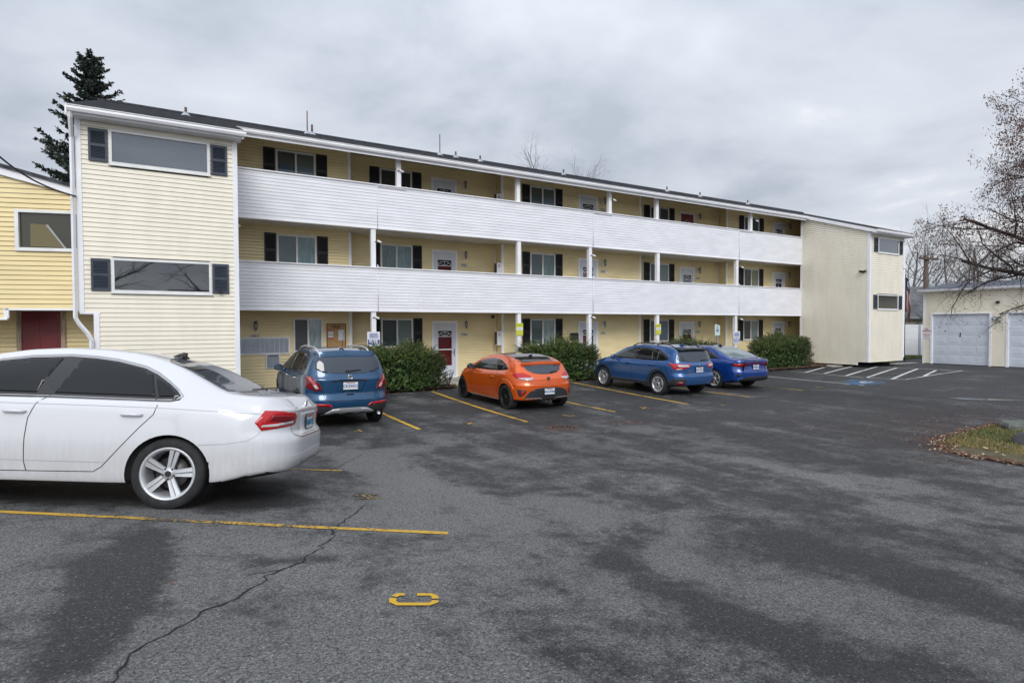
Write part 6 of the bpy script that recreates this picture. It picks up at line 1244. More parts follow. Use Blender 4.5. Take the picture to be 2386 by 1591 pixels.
    def front(s, z=.66, gr_=True):
        S = s.S; s.panel('front_grille', [(-.42, z-.09), (-.36, z+.05), (.36, z+.05), (.42, z-.09)], 'front', black); s.panel('front_intake', [(-.5, .28), (-.45, .42), (.45, .42), (.5, .28)], 'front', black)
        for sg_ in (1, -1): s.panel('headlight', [(sg_*.50, z-.03), (sg_*.46, z+.05), (sg_*.80, z+.10), (sg_*.82, z+.0)], 'front', lampclr)
        xb = S['ws'][0]; s.panel('windscreen', [(xb, -.66), (xb, .66), (S['ws'][1], S['ws'][2]), (S['ws'][1]-.03, 0), (S['ws'][1], -S['ws'][2])], 'top', tint)
    def place(s, ax, ay, head, pitch=None):
        a_ = R(head); c, q = math.cos(a_), math.sin(a_); wb = s.S['wb']; zr = sum(gh(ax-sg_*q*.78, ay+sg_*c*.78) for sg_ in (1, -1))/2; zfv = [gh(ax+c*wb-sg_*q*.78, ay+q*wb+sg_*c*.78) for sg_ in (1, -1)]
        zf_ = sum(zfv)/2; zl = (gh(ax-q*.78, ay+c*.78)+gh(ax+c*wb-q*.78, ay+q*wb+c*.78))/2; zr2 = (gh(ax+q*.78, ay-c*.78)+gh(ax+c*wb+q*.78, ay+q*wb-c*.78))/2
        s.root.location = (ax, ay, zr); s.root.rotation_euler = (math.atan2(zl-zr2, 1.56), -math.atan2(zf_-zr, wb), a_)
def arc_ring(cx, cz, r0, r1, a0, a1, n=22): return [(cx+r1*math.cos(R(a)), cz+r1*math.sin(R(a))) for a in np.linspace(a0, a1, n)]+[(cx+r0*math.cos(R(a)), cz+r0*math.sin(R(a))) for a in np.linspace(a1, a0, n)]

# ---- white sedan
S = dict(xr=-1.11, xf=3.76, W=.912, wb=2.803, R=.334, ar=.378, az=.318, sh=.955, tum=.47, paint=paint('white_paint', (.58, .585, .605), rough=.4, dirt=.4), flare=.012, ws=(2.55, 1.80, .50),
         T=[(3.77, .66), (3.6, .76), (3.2, .88), (2.6, .99), (2.42, 1.06), (1.95, 1.34), (1.75, 1.42), (1.5, 1.47), (1.2, 1.50), (.8, 1.50), (.5, 1.475), (.25, 1.42), (0, 1.325), (-.35, 1.145), (-.47, 1.105), (-.6, 1.092), (-.88, 1.078), (-.98, 1.055), (-1.03, 1.01), (-1.11, .96)],
         B=[(3.77, .62), (3.5, .74), (3.0, .86), (2.4, .95), (1.2, .99), (0, .995), (-.5, .975), (-1.1, .90)], zb=[(3.77, .26), (3.4, .20), (1.4, .225), (.5, .215), (-.5, .235), (-1.1, .33)],
         rc=(.36, 6), rp=[(.25, .10), (.36, .04), (.45, .0), (.64, .0), (.69, .02), (.73, .06), (.8, .065), (.95, .06), (1.05, .06)], fp=[(.2, .1), (.4, 0), (.6, .02), (.8, .1)])
c1 = Car(S, 'parked_car', 'white sedan parked in the foreground at the left, side on', 'cars parked in the lot'); S_w = S
gl = [(2.20, 1.055), (1.95, 1.20), (1.677, 1.33), (1.425, 1.372), (1.08, 1.397), (.856, 1.390), (.643, 1.368), (.371, 1.312), (.231, 1.255), (.09, 1.172), (.0, 1.105), (-.04, 1.060), (0, 1.028), (.168, 1.022), (1.16, 1.026), (1.9, 1.02)]
c1.both('window_surround', gl, gloss_b, off=.003, cell=.035)
c1.both('front_side_window', [(2.1, 1.065), (1.93, 1.185), (1.67, 1.308), (1.425, 1.352), (1.14, 1.375), (1.235, 1.045), (1.9, 1.043)], tint, off=.007, cell=.035)
c1.both('rear_side_window', [(.965, 1.375), (.856, 1.370), (.643, 1.348), (.40, 1.30), (.27, 1.250), (.185, 1.045), (1.08, 1.045)], tint, off=.007, cell=.035)
c1.both('quarter_window', [(.235, 1.232), (.09, 1.146), (.01, 1.075), (.03, 1.05), (.155, 1.042)], tint, off=.007, cell=.035)
loop = [(2.2, 1.048), (1.95, 1.215), (1.677, 1.345), (1.425, 1.388), (1.08, 1.413), (.856, 1.406), (.643, 1.384), (.371, 1.328), (.231, 1.271), (.09, 1.187), (-.012, 1.110), (-.058, 1.060), (-.03, 1.022), (.04, 1.008), (.168, 1.006), (1.16, 1.010), (1.9, 1.004), (2.2, 1.02)]
for md in 'LR': c1.ribbon('window_chrome', loop, .015, md, chrome, off=.003, raise_=.006)
sm1 = [(1.02, 1.39), (1.115, 1.02), (1.194, .953), (1.241, .817), (1.251, .63), (1.244, .43), (1.22, .335)]; sm2 = [(.245, 1.24), (.175, 1.02), (.140, .965), (.159, .881), (.282, .746), (.465, .523), (.578, .385), (.649, .338), (1.22, .335), (2.30, .335), (2.42, .5), (2.46, .75), (2.44, .95)]
cg = mat('crease_grey', (.35, .35, .37), .5)
for md in 'LR':
    c1.ribbon('door_gap', sm1, .007, md, seam_m); c1.ribbon('door_gap', sm2, .007, md, seam_m)
    c1.ribbon('crease', [(2.5, .935), (1.507, .946), (.9, .946), (.133, .943), (-.45, .925), (-.80, .908)], .006, md, cg); c1.ribbon('bumper_gap', [(-.25, .605), (-.5, .622), (-.69, .655), (-.78, .71), (-.80, .75)], .006, md, cg)
    c1.ribbon('sill_line', [(2.3, .43), (1.4, .432), (.56, .425)], .006, md, cg)
for x in (.35, 1.358): c1.handle(x, .872)
c1.panel('rear_window', [(.20, .57), (.30, .32), (.33, 0), (.30, -.32), (.20, -.57), (-.41, -.69), (-.49, -.35), (-.51, 0), (-.49, .35), (-.41, .69)], 'top', glassy('rear_glass_sedan', (.05, .058, .07)), off=.003, cell=.06)
TL = [(-.775, .90, .828), (-.87, .87, .945), (-1.0, .76, .942), (-1.06, .56, .915), (-1.065, .50, .885), (-1.06, .545, .80), (-.84, .89, .752)]
for md in ('dL', 'dR'):
    tl = c1.panel('tail_light', TL, md, lampred, off=.006, a=48, p3=True, cell=.03); c1.panel('lamp_inner', [(-.90, .86, .84), (-.93, .83, .90), (-1.05, .60, .885), (-1.05, .57, .82)], md, lampdeep, off=.0075, a=48, p3=True, cell=.03, parent=tl)
    c1.panel('reversing_strip', [(-.83, .89, .785), (-.85, .89, .805), (-1.05, .58, .838), (-1.05, .59, .812), (-.92, .84, .787)], md, lampclr, off=.009, a=48, p3=True, cell=.03, parent=tl)
c1.panel('plate_recess', [(-.30, .69), (-.33, .905), (.33, .905), (.30, .69)], 'rear', mat('white_recess', (.55, .56, .58), .4), off=.002); c1.plate(.80, 'AMM7521', top='WASHINGTON', c2=mat('plate_teal', (.05, .22, .35), .5))
c1.ribbon('boot_gap', [(-.60, .90), (-.585, .70), (-.45, .665), (.45, .665), (.585, .70), (.60, .90)], .007, 'rear', seam_m); c1.ribbon('boot_edge', [(-.62, .925), (0, .94), (.62, .925)], .005, 'rear', cg)
c1.panel('rear_diffuser', [(-.62, .24), (-.58, .36), (-.3, .385), (.3, .385), (.58, .36), (.62, .24)], 'rear', plastic, off=.004)
c1.ribbon('bumper_crease', [(-.7, .50), (0, .505), (.7, .50)], .010, 'rear', mat('crease_soft', (.60, .60, .63), .4))
h, n = c1.surf(0, .975); mb = MB(); mb.lathe([(.056, -.004), (.060, -.014), (.052, -.018), (.048, -.008), (0, -.008)], (h.x, 0, .975), ax='x', seg=24); bo_ = mb.build('badge', chrome, c1.root)
mb = MB(); xx = h.x-.016
for P_, Q_ in (((-.026, .045), (0, .008)), ((0, .008), (.026, .045)), ((-.045, .018), (-.022, -.045)), ((-.022, -.045), (0, -.004)), ((0, -.004), (.022, -.045)), ((.022, -.045), (.045, .018))): mb.tube([(xx, P_[0], .975+P_[1]), (xx, Q_[0], .975+Q_[1])], .0045, 5)
mb.build('badge_letters', chrome, bo_); h, n = c1.surf(.46, .965); text('PASSAT', .035, (h.x-.008, .46, .965), (0, -1, 0), (0, 0, 1), chrome, c1.root)
c1.fin(.36, gloss_b); c1.mirror(2.06, 1.02, S['paint']); c1.wheels('vw', R_=.334, rr_=.243); c1.front(.62); c1.place(.256, 7.086, 156.34)

# ---- dark blue crossover
S = dict(xr=-.83, xf=3.448, W=.887, wb=2.555, R=.342, ar=.395, az=.335, sh=.95, tum=.36, paint=paint('blue_metallic_paint', (.001, .048, .125), .3, rough=.3), flare=.012, clad=.40, ws=(2.52, 1.85, .52), sw=.04,
         T=[(3.44, .82), (3.3, .96), (2.9, 1.07), (2.5, 1.14), (1.85, 1.50), (1.5, 1.585), (1.0, 1.635), (.3, 1.63), (-.2, 1.585), (-.50, 1.535), (-.56, 1.50), (-.62, 1.40), (-.745, 1.14), (-.79, 1.08), (-.83, 1.03)],
         B=[(3.44, .72), (3.1, .90), (2.4, 1.02), (1, 1.06), (0, 1.10), (-.5, 1.12), (-.83, 1.0)], zb=[(3.44, .30), (3.1, .24), (-.4, .25), (-.83, .32)],
         rc=(.30, 4.5), rp=[(.3, .08), (.4, .02), (.48, .0), (.60, .0), (.66, .025), (.72, .05), (.9, .05), (1.05, .055), (1.2, .03), (1.5, 0)], fp=[(.2, .1), (.5, 0), (.8, .05), (1, .1)])
c2 = Car(S, 'parked_car', 'dark blue crossover seen from behind, parked left of the first shrub', 'cars parked in the lot')
c2.both('window_surround', [(2.3, 1.10), (1.85, 1.38), (1.5, 1.49), (1.0, 1.52), (.3, 1.505), (-.08, 1.44), (-.30, 1.30), (-.28, 1.22), (.1, 1.15), (1, 1.11)], gloss_b, off=.003, rnd=1)
c2.both('front_side_window', [(2.16, 1.14), (1.84, 1.34), (1.5, 1.455), (1.2, 1.48), (1.16, 1.135)], tintg, off=.013, cell=.035); c2.both('rear_side_window', [(1.1, 1.485), (.35, 1.47), (.22, 1.17), (1.07, 1.135)], tint, off=.013, cell=.035); c2.both('quarter_window', [(.28, 1.465), (-.03, 1.40), (-.22, 1.28), (-.19, 1.235), (.17, 1.175)], tint, off=.013, cell=.035)
for md in 'LR':
    c2.ribbon('window_chrome', [(2.3, 1.085), (1.0, 1.095), (.1, 1.135), (-.25, 1.20), (-.30, 1.25), (-.25, 1.36), (-.06, 1.46)], .014, md, chrome, off=.002, raise_=.005); c2.ribbon('door_gap', [(1.14, 1.5), (1.15, 1.05), (1.2, .42)], .007, md, seam_m); c2.ribbon('door_gap', [(.32, 1.49), (.20, 1.1), (.30, .9), (.55, .6), (.60, .42)], .007, md, seam_m); c2.ribbon('door_gap', [(2.15, 1.08), (2.08, .42)], .007, md, seam_m)
    c2.panel('arch_cladding', arc_ring(0, .335, .393, .47, -5, 185), md, plastic, off=.004); c2.panel('arch_cladding', arc_ring(2.555, .335, .393, .47, -5, 185), md, plastic, off=.004)
for x in (.36, 1.34): c2.handle(x, 1.0, chrome)
c2.panel('rear_window', [(-.60, 1.47), (-.67, 1.36), (-.66, 1.22), (-.52, 1.155), (-.3, 1.135), (0, 1.13), (.3, 1.135), (.52, 1.155), (.66, 1.22), (.67, 1.36), (.60, 1.47)], 'rear', rearg, off=.004)
TL2 = [(-.48, .84, 1.09), (-.62, .74, 1.08), (-.74, .60, .92), (-.76, .58, .80), (-.74, .72, .79), (-.56, .85, .86)]
for md in ('dL', 'dR'):
    tl = c2.panel('tail_light', TL2, md, lampdeep, off=.010, a=42, p3=True, cell=.03); c2.panel('lamp_red_arc', [(-.50, .84, 1.075), (-.60, .77, 1.07), (-.70, .66, .93), (-.72, .62, .83), (-.69, .66, .84), (-.64, .74, .96), (-.56, .80, 1.04)], md, lamppink, off=.0125, a=42, p3=True, cell=.03, parent=tl); c2.panel('reversing_lamp', [(-.66, .72, .91), (-.69, .67, .91), (-.73, .62, .84), (-.71, .68, .825)], md, lampclr, off=.015, a=42, p3=True, cell=.03, parent=tl)
for sg_ in (1, -1): c2.panel('reflector', [(sg_*.36, .47), (sg_*.43, .525), (sg_*.80, .545), (sg_*.80, .495)], 'rear', lampred, off=.012)
c2.panel('bumper_cladding', [(-.88, .30), (-.88, .52), (-.45, .50), (-.36, .445), (.36, .445), (.45, .50), (.88, .52), (.88, .30)], 'rear', plastic, off=.006); c2.panel('skid_plate', [(-.56, .285), (-.50, .34), (-.36, .415), (-.2, .43), (.2, .43), (.36, .415), (.50, .34), (.56, .285)], 'rear', alloy, off=.013)
for y in (-.28, 0, .28): c2.panel('skid_notch', [(y-.085, .30), (y-.06, .335), (y+.06, .335), (y+.085, .30)], 'rear', plastic, off=.018)
c2.ribbon('tailgate_gap', [(-.66, 1.10), (-.60, .98), (-.52, .66), (-.48, .60), (-.40, .58), (.40, .58), (.48, .60), (.52, .66), (.60, .98), (.66, 1.10)], .008, 'rear', seam_m)
c2.ribbon('chrome_strip', [(-.36, .985), (-.2, 1.0), (0, 1.003), (.2, 1.0), (.36, .985)], .026, 'rear', chrome, off=.004, raise_=.02); c2.ribbon('plate_recess', [(-.31, .96), (-.26, .80), (-.2, .77), (.2, .77), (.26, .80), (.31, .96)], .014, 'rear', mat('blue_recess_edge', (.01, .14, .30), .3, .5), off=.003, raise_=.006)
c2.plate(.885, 'CKZ4552'); h, n = c2.surf(0, 1.055); mb = MB(); mb.lathe([(.050, 0), (.053, -.024), (.046, -.028), (.044, -.02), (0, -.02)], (h.x, 0, 1.055), ax='x', seg=22); bo_ = mb.build('badge', chrome, c2.root); mb = MB()
for y in (-.016, .0, .016): mb.box((h.x-.026, y-.007, 1.055+y*1.0-.018), (h.x-.021, y+.007, 1.055+y*1.0+.018))
mb.build('badge_shields', mat('badge_grey', (.12, .12, .14), .4), bo_); h, n = c2.surf(-.33, .705); text('ENCORE', .045, (h.x-.010, -.33, .705), (0, -1, 0), (0, 0, 1), chrome, c2.root, bold=.001); h, n = c2.surf(0, .70); mb = MB(); mb.box((h.x-.006, -.07, .685), (h.x+.02, .07, .72)); mb.build('release_handle', black, c2.root)
c2.panel('high_brake_light', [(-.11, 1.515), (-.13, 1.545), (.13, 1.545), (.11, 1.515)], 'rear', lampdeep, off=.03); c2.ribbon('spoiler', [(-.57, 1.505), (0, 1.525), (.57, 1.505)], .055, 'rear', S['paint'], off=.0, raise_=.055); c2.wiper(.06, 1.175, .30)
for sg_ in (1, -1):
    pts = []
    for x in (1.55, 1.35, 1.0, .6, .2, -.1, -.3): h, n = c2.surf(x, sg_*.54, 'top'); pts.append((x, sg_*.54, h.z+(.055 if -.2 < x < 1.5 else .0)))
    mb = MB(); mb.tube(pts, .018, 8); mb.build('roof_rail', alloy if sg_ > 0 else alloy, c2.root)
h, n = c2.surf(-.1, 0, 'top'); mb = MB(); mb.lathe([(.055, -.01), (.05, .02), (.02, .05), (0, .055)], (-.1, 0, h.z), seg=12); mb.tube([(-.1, 0, h.z+.03), (-.28, 0, h.z+.42)], .004, 5); mb.build('antenna', gloss_b, c2.root)
h, n = c2.surf(-.60, .32); mb = MB(); mb.lathe([(.034, 0), (.036, -.03), (.030, -.033), (.028, .02), (0, .02)], (-.76, -.60, .29), ax='x', seg=16); mb.build('exhaust', chrome, c2.root)
c2.mirror(1.90, 1.13, S['paint']); c2.wheels('mesh', alloy, R_=.342, rr_=.24, inset=.02); c2.front(.80); c2.place(3.12, 12.72, 90.9)

# ---- orange hatchback
S = dict(xr=-.735, xf=3.485, W=.895, wb=2.65, R=.322, ar=.362, az=.318, sh=.93, tum=.42, paint=paint('orange_metallic_paint', (.64, .095, .004), .3, rough=.3), flare=.028, ws=(2.42, 1.70, .5), sw=.035,
         T=[(3.48, .60), (3.3, .72), (2.9, .86), (2.45, .95), (1.75, 1.27), (1.4, 1.36), (1.0, 1.398), (.6, 1.39), (.2, 1.335), (-.1, 1.265), (-.34, 1.185), (-.38, 1.16), (-.41, 1.09), (-.56, .95), (-.64, .90), (-.70, .86), (-.735, .82)],
         B=[(3.48, .56), (3.2, .68), (2.5, .85), (2, .90), (1, .92), (.3, .97), (-.1, .98), (-.45, .93), (-.735, .78)], zb=[(3.48, .22), (3.1, .18), (-.3, .19), (-.735, .27)],
         rc=(.36, 4.5), rp=[(.2, .12), (.3, .04), (.42, .02), (.55, .0), (.66, .0), (.72, .03), (.85, .05), (1.1, .0)], fp=[(.2, .1), (.4, 0), (.6, .05), (.8, .12)])
c3 = Car(S, 'parked_car', 'bright orange three door hatchback with black roof and black wheels', 'cars parked in the lot')
c3.both('window_surround', [(2.16, .945), (1.85, 1.11), (1.5, 1.225), (1.1, 1.275), (.7, 1.26), (.3, 1.19), (.03, 1.09), (-.06, 1.045), (.15, 1.005), (.6, .965), (1.3, .945)], gloss_b, off=.003, rnd=1)
c3.both('side_window', [(2.06, .965), (1.83, 1.09), (1.5, 1.20), (1.1, 1.25), (.78, 1.242), (.62, .985), (1.3, .965)], tintg, off=.013, cell=.035); c3.both('quarter_window', [(.70, 1.235), (.3, 1.165), (.06, 1.075), (.0, 1.045), (.2, 1.02), (.54, .99)], tint, off=.013, cell=.035)
for md in 'LR':
    c3.ribbon('door_gap', [(.52, 1.0), (.50, .85), (.58, .55), (.62, .30), (1.9, .28), (2.05, .5), (2.02, .94)], .007, md, seam_m); c3.panel('side_skirt', [(.45, .17), (.45, .225), (2.15, .20), (2.15, .16)], md, mat('skirt_grey', (.20, .19, .19), .5), off=.012)
    c3.ribbon('wheel_arch_crease', [(0+.47*math.cos(R(a)), .318+.47*math.sin(R(a))) for a in range(5, 150, 8)], .014, md, S['paint'], off=.0, raise_=.010)
c3.handle(.72, .80)
c3.panel('glass_roof', [(1.68, .50), (1.2, .545), (.6, .545), (.1, .53), (-.22, .50), (-.27, .25), (-.28, 0), (-.27, -.25), (-.22, -.50), (.1, -.53), (.6, -.545), (1.2, -.545), (1.68, -.50), (1.74, 0)], 'top', glassy('roof_glass', (.012, .012, .014), .03), off=.004, cell=.08)
c3.ribbon('glass_divider', [(-.02, -.50), (-.02, .50)], .05, 'top', gloss_b, off=.006)
c3.panel('rear_window', [(-.58, 1.135), (-.50, 1.02), (-.36, .955), (-.15, .925), (.15, .925), (.36, .955), (.50, 1.02), (.58, 1.135), (.3, 1.15), (0, 1.155), (-.3, 1.15)], 'rear', rearg, off=.004)
c3.ribbon('spoiler', [(-.60, 1.155), (-.3, 1.175), (0, 1.18), (.3, 1.175), (.60, 1.155)], .035, 'rear', S['paint'], off=.0, raise_=.045)
TL3 = [(-.28, .84, .905), (-.36, .80, .965), (-.50, .68, .965), (-.62, .52, .90), (-.66, .44, .80), (-.62, .58, .79), (-.42, .80, .82)]
for md in ('dL', 'dR'):
    tl = c3.panel('tail_light', TL3, md, lampred, off=.010, a=40, p3=True, cell=.03); c3.panel('reversing_strip', [(-.44, .78, .825), (-.52, .70, .845), (-.65, .46, .855), (-.665, .435, .80), (-.62, .58, .79)], md, lampclr, off=.0125, a=40, p3=True, cell=.03, parent=tl)
    c3.panel('fog_surround', [(-.52, .84, .565), (-.64, .62, .53), (-.63, .66, .44), (-.58, .78, .36), (-.55, .82, .42)], md, plastic, off=.005, a=38, p3=True, cell=.03)
    c3.panel('fog_lamp', [(-.58, .77, .50), (-.61, .72, .52), (-.63, .68, .50), (-.62, .70, .43), (-.59, .75, .42)], md, lampred, off=.010, a=38, p3=True, cell=.03)
c3.panel('bumper_insert', [(-.68, .20), (-.66, .36), (-.56, .50), (-.40, .575), (-.2, .60), (.2, .60), (.40, .575), (.56, .50), (.66, .36), (.68, .20)], 'rear', plastic, off=.004); c3.ribbon('insert_trim', [(-.64, .335), (-.25, .335), (-.16, .26), (.16, .26), (.25, .335), (.64, .335)], .014, 'rear', alloy, off=.010)
c3.plate(.50, 'BUA7068'); h, n = c3.surf(0, .82); mb = MB(); mb.lathe([(.050, .0), (.052, -.012), (.048, -.016), (0, -.010)], (h.x, 0, .82), ax='x', seg=22); bo_ = mb.build('badge', mat('badge_copper', (.25, .12, .07), .3, .8), c3.root); text('H', .075, (h.x-.018, 0, .82), (0, -1, .0), (0, 0, 1), chrome, bo_, bold=.004, sx=1.2)
h, n = c3.surf(0, .725); text('VELOSTER', .032, (h.x-.006, 0, .728), (0, -1, 0), (0, 0, 1), chrome, c3.root); c3.ribbon('tailgate_gap', [(-.62, .86), (-.56, .74), (-.45, .695), (0, .68), (.45, .695), (.56, .74), (.62, .86)], .008, 'rear', seam_m); c3.wiper(-.16, .955, .20)
for y in (.075, -.075): mb = MB(); mb.lathe([(.036, .0), (.038, -.03), (.032, -.033), (.030, .01), (0, .01)], (-.655, y, .262), ax='x', seg=16); mb.build('exhaust', alloy_d, c3.root)
c3.fin(.22, gloss_b); c3.mirror(1.95, .985, gloss_b); c3.wheels('mesh', alloy_d, R_=.325, rr_=.243, inset=.0); c3.front(.56); c3.place(8.29, 12.92, 89.1)

# ---- light blue crossover
S = dict(xr=-.90, xf=3.565, W=.90, wb=2.665, R=.345, ar=.385, az=.345, sh=.95, tum=.40, paint=paint('steel_blue_paint', (.018, .085, .25), .35, rough=.3), flare=.012, clad=.36, ws=(2.5, 1.72, .52), sw=.04,
         T=[(3.56, .74), (3.4, .88), (2.9, 1.0), (2.5, 1.06), (1.8, 1.42), (1.45, 1.51), (1.0, 1.555), (.3, 1.55), (-.2, 1.505), (-.52, 1.455), (-.58, 1.43), (-.62, 1.36), (-.80, 1.06), (-.85, 1.02), (-.90, .97)],
         B=[(3.56, .66), (3.2, .83), (2.5, .96), (1, 1.0), (0, 1.03), (-.6, 1.04), (-.9, .95)], zb=[(3.56, .32), (3.2, .27), (-.4, .28), (-.9, .34)],
         rc=(.32, 5), rp=[(.3, .08), (.42, .02), (.5, .0), (.64, .0), (.70, .05), (.9, .055), (1.05, .05), (1.3, 0)], fp=[(.2, .1), (.5, 0), (.8, .06), (1, .1)])
c4 = Car(S, 'parked_car', 'medium blue crossover with black cladding and roof rails between two shrubs', 'cars parked in the lot')
c4.both('window_surround', [(2.28, 1.05), (1.8, 1.30), (1.4, 1.42), (1.0, 1.455), (.4, 1.44), (.0, 1.375), (-.26, 1.24), (-.36, 1.13), (-.28, 1.085), (.3, 1.065), (1.3, 1.05)], gloss_b, off=.003, rnd=1)
c4.both('front_side_window', [(2.16, 1.075), (1.78, 1.275), (1.4, 1.39), (1.14, 1.42), (1.22, 1.075)], tintg, off=.013, cell=.035); c4.both('rear_side_window', [(1.03, 1.425), (.4, 1.41), (.34, 1.09), (1.1, 1.078)], tint, off=.013, cell=.035); c4.both('rear_vent_window', [(.345, 1.40), (.12, 1.36), (.10, 1.095), (.285, 1.09)], tint, off=.013, cell=.035); c4.both('quarter_window', [(.06, 1.345), (-.2, 1.225), (-.30, 1.13), (-.24, 1.105), (.04, 1.095)], tint, off=.013, cell=.035)
for md in 'LR':
    c4.ribbon('door_gap', [(1.10, 1.44), (1.18, 1.05), (1.2, .40)], .007, md, seam_m); c4.ribbon('door_gap', [(.08, 1.38), (.06, 1.06), (.2, .85), (.5, .6), (.56, .40)], .007, md, seam_m); c4.ribbon('door_gap', [(2.2, 1.05), (2.12, .40)], .007, md, seam_m)
    for X in (0, 2.665): c4.panel('arch_cladding', arc_ring(X, .345, .383, .475, -12, 192), md, plastic, off=.006)
    c4.panel('sill_cladding', [(.40, .27), (.40, .40), (2.28, .40), (2.28, .27)], md, plastic, off=.013, cell=.035); c4.ribbon('sill_highlight', [(.5, .405), (2.2, .405)], .012, md, mat('steel_blue_light', (.06, .16, .36), .3, .3), off=.006)
for x in (.30, 1.38): c4.handle(x, .93)
c4.panel('rear_window', [(-.62, 1.37), (-.72, 1.15), (-.66, 1.085), (-.3, 1.05), (0, 1.045), (.3, 1.05), (.66, 1.085), (.72, 1.15), (.62, 1.37), (0, 1.40)], 'rear', rearg, off=.004)
c4.panel('spoiler', [(-.63, 1.385), (-.60, 1.43), (0, 1.45), (.60, 1.43), (.63, 1.385), (0, 1.405)], 'rear', gloss_b, off=.05)
mb = MB(); mb.prism([(-.40, -.60, 1.478), (-.66, -.60, 1.425), (-.66, -.60, 1.405), (-.50, -.60, 1.42)], (0, 1.20, 0)); mb.build('spoiler_lip', gloss_b, c4.root)
TL4 = [(-.42, .86, 1.005), (-.60, .82, 1.015), (-.82, .50, .985), (-.86, .36, .985), (-.86, .42, .90), (-.80, .55, .86), (-.72, .72, .815), (-.62, .82, .83)]
for md in ('dL', 'dR'):
    tl = c4.panel('tail_light', TL4, md, lampred, off=.010, a=42, p3=True, cell=.03); c4.panel('lamp_clear_bar', [(-.68, .75, .975), (-.84, .46, .965), (-.86, .42, .91), (-.70, .72, .905)], md, lampclr, off=.0125, a=42, p3=True, cell=.03, parent=tl); c4.panel('indicator', [(-.66, .79, .855), (-.76, .64, .865), (-.76, .64, .83), (-.68, .78, .82)], md, lampclr, off=.0125, a=42, p3=True, cell=.03, parent=tl)
    c4.panel('corner_cladding', [(-.46, .90, .36), (-.50, .90, .46), (-.62, .86, .56), (-.84, .60, .57), (-.87, .54, .50), (-.85, .62, .34)], md, plastic, off=.010, a=38, p3=True, cell=.035); c4.panel('reflector', [(-.72, .78, .46), (-.83, .62, .46), (-.83, .63, .36), (-.73, .78, .37)], md, lampdeep, off=.014, a=38, p3=True, cell=.03)
c4.ribbon('tailgate_gap', [(-.70, .96), (-.62, .80), (-.56, .67), (.56, .67), (.62, .80), (.70, .96)], .008, 'rear', seam_m); c4.ribbon('bumper_line', [(-.60, .44), (-.5, .40), (.5, .40), (.60, .44)], .014, 'rear', mat('steel_blue_light', (.06, .16, .36), .3, .3), off=.004); c4.plate(.82, 'BZY2921')
h, n = c4.surf(0, .955); mb = MB(); mb.lathe([(.052, .0), (.054, -.010), (0, -.012)], (0, 0, 0), ax='x', seg=20); mb.v = [(vx+h.x, vy, vz*.55+.955) for vx, vy, vz in mb.v]; bo_ = mb.build('badge', mat('badge_blue', (.02, .05, .18), .3), c4.root); mb = MB()
for (y, z, r_) in ((.025, .008, .008), (-.005, .012, .005), (-.02, .002, .005), (-.002, -.006, .005), (-.028, -.010, .005), (.018, -.012, .005)): mb.lathe([(r_, -.012), (0, -.017)], (h.x, y, .955+z), ax='x', seg=6)
mb.build('badge_stars', chrome, bo_); h, n = c4.surf(.42, .75); text('SUBARU\nCROSSTREK', .045, (h.x-.008, .43, .75), (0, -1, 0), (0, 0, 1), chrome, c4.root, bold=.001); h, n = c4.surf(-.45, .82); text('AWD', .045, (h.x-.008, -.45, .82), (0, -1, 0), (0, 0, 1), chrome, c4.root)
for sg_ in (1, -1):
    pts = []
    for x in (1.45, 1.25, .9, .5, .1, -.2, -.42): h, n = c4.surf(x, sg_*.55, 'top'); pts.append((x, sg_*.55, h.z+(.065 if -.3 < x < 1.4 else .005)))
    mb = MB(); mb.tube(pts, .017, 8); h, n = c4.surf(.35, sg_*.55, 'top'); mb.tube([(.35, sg_*.55, h.z), (.33, sg_*.55, h.z+.065)], .028, 6); mb.build('roof_rail', gloss_b, c4.root)
c4.fin(-.12, S['paint']); c4.wiper(-.20, 1.085, .22); c4.mirror(2.02, 1.08, S['paint']); c4.wheels('sub', alloy, R_=.345, rr_=.235, inset=.0); c4.front(.74); c4.place(13.9, 13.14, 89.8)

# ---- deep blue sedan
S = dict(xr=-1.04, xf=3.6, W=.90, wb=2.70, R=.328, ar=.372, az=.32, sh=.95, tum=.47, paint=paint('deep_blue_paint', (.003, .040, .23), .25, rough=.3), flare=.014, ws=(2.5, 1.72, .5), sw=.04,
         T=[(3.6, .64), (3.4, .74), (3, .86), (2.5, .97), (1.8, 1.32), (1.5, 1.40), (1.1, 1.435), (.6, 1.415), (.2, 1.335), (-.2, 1.195), (-.6, 1.05), (-.75, 1.02), (-.9, 1.03), (-.985, 1.035), (-1.0, 1.0), (-1.04, .95)],
         B=[(3.6, .58), (3.2, .74), (2.4, .90), (1, .95), (0, .99), (-.6, .975), (-1.04, .92)], zb=[(3.6, .22), (3.2, .19), (-.4, .20), (-1.04, .30)],
         rc=(.34, 5), rp=[(.25, .10), (.34, .03), (.45, .0), (.62, .0), (.68, .05), (.8, .075), (.92, .03), (1.0, .0)], fp=[(.2, .1), (.4, 0), (.6, .04), (.8, .1)])
c5 = Car(S, 'parked_car', 'deep blue sedan parked beyond the medium blue crossover', 'cars parked in the lot')
c5.both('window_surround', [(2.2, .985), (1.8, 1.2), (1.45, 1.30), (1.1, 1.335), (.6, 1.31), (.25, 1.22), (-.05, 1.10), (-.2, 1.035), (.1, 1.02), (1.2, .995)], gloss_b, off=.003, rnd=1)
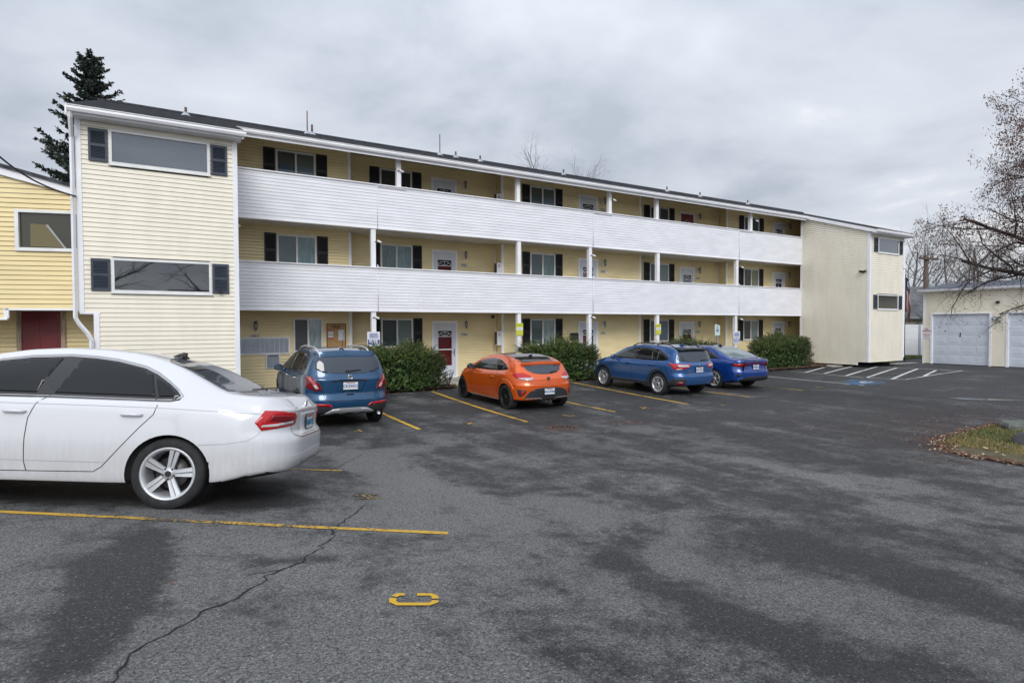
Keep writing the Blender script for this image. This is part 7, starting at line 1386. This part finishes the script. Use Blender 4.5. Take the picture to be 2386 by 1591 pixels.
c5.both('front_side_window', [(2.1, 1.0), (1.78, 1.175), (1.45, 1.27), (1.12, 1.30), (1.2, 1.01)], tintg, off=.013, cell=.035); c5.both('rear_side_window', [(1.04, 1.30), (.6, 1.28), (.3, 1.2), (.25, 1.035), (1.1, 1.012)], tintg, off=.013, cell=.035); c5.both('quarter_window', [(.22, 1.18), (-.0, 1.085), (-.1, 1.045), (.18, 1.04)], tintg, off=.013, cell=.035)
for md in 'LR': c5.ribbon('door_gap', [(1.08, 1.31), (1.16, .98), (1.2, .3)], .007, md, seam_m); c5.ribbon('door_gap', [(.26, 1.2), (.18, 1.0), (.3, .78), (.55, .5), (.62, .32), (1.2, .3)], .007, md, seam_m)
for x in (.38, 1.4): c5.handle(x, .86)
c5.panel('rear_window', [(.42, .52), (.50, 0), (.42, -.52), (-.50, -.67), (-.60, 0), (-.50, .67)], 'top', rearp, off=.003, cell=.06); c5.panel('boot_spoiler', [(-.80, .55), (-.98, .62), (-1.01, 0), (-.98, -.62), (-.80, -.55), (-.84, 0)], 'top', gloss_b, off=.012, cell=.08)
TL5 = [(-.70, .86, .885), (-.90, .72, .90), (-1.0, .45, .905), (-1.0, .40, .885), (-.99, .42, .80), (-.90, .68, .775), (-.78, .82, .80)]
for md in ('dL', 'dR'):
    tl = c5.panel('tail_light', TL5, md, lampdeep, off=.010, a=40, p3=True, cell=.03); c5.panel('lamp_red_bar', [(-.74, .84, .87), (-.90, .70, .885), (-.95, .58, .885), (-.95, .58, .82), (-.88, .70, .80), (-.78, .80, .82)], md, lampred, off=.0125, a=40, p3=True, cell=.03, parent=tl)
    c5.panel('bumper_vent', [(-.80, .78, .52), (-.90, .62, .54), (-.90, .64, .48), (-.82, .76, .46)], md, gloss_b, off=.006, a=38, p3=True, cell=.03)
c5.ribbon('light_bar', [(-.60, .895), (0, .90), (.60, .895)], .022, 'rear', lampred, off=.006); c5.panel('diffuser', [(-.74, .30), (-.70, .40), (-.5, .455), (.5, .455), (.70, .40), (.74, .30)], 'rear', plastic, off=.006); c5.ribbon('diffuser_trim', [(-.70, .34), (-.3, .325), (0, .35), (.3, .325), (.70, .34)], .014, 'rear', alloy_d, off=.012)
for md in ('dL', 'dR'): c5.ribbon('bumper_blade', [(-.78, .78, .30), (-.90, .60, .45)], .05, md, mat('blue_blade', (.03, .14, .55), .3, .3), off=.008, a=38, p3=True)
c5.plate(.77, 'CHR6614'); h, n = c5.surf(0, .955); text('KIA', .085, (h.x-.008, 0, .955), (0, -1, 0), (0, 0, 1), chrome, c5.root, bold=.003, sx=1.25); h, n = c5.surf(.42, .745); text('FORTE', .05, (h.x-.008, .42, .75), (0, -1, 0), (0, 0, 1), chrome, c5.root, bold=.001)
c5.ribbon('tailgate_gap', [(-.56, .88), (-.48, .68), (-.4, .64), (.4, .64), (.48, .68), (.56, .88)], .007, 'rear', seam_m); c5.fin(.55, gloss_b); c5.mirror(2.0, 1.0, S['paint']); c5.wheels('kia', alloy, R_=.33, rr_=.235, inset=.0); c5.front(.56); c5.place(16.96, 13.53, 88.6)
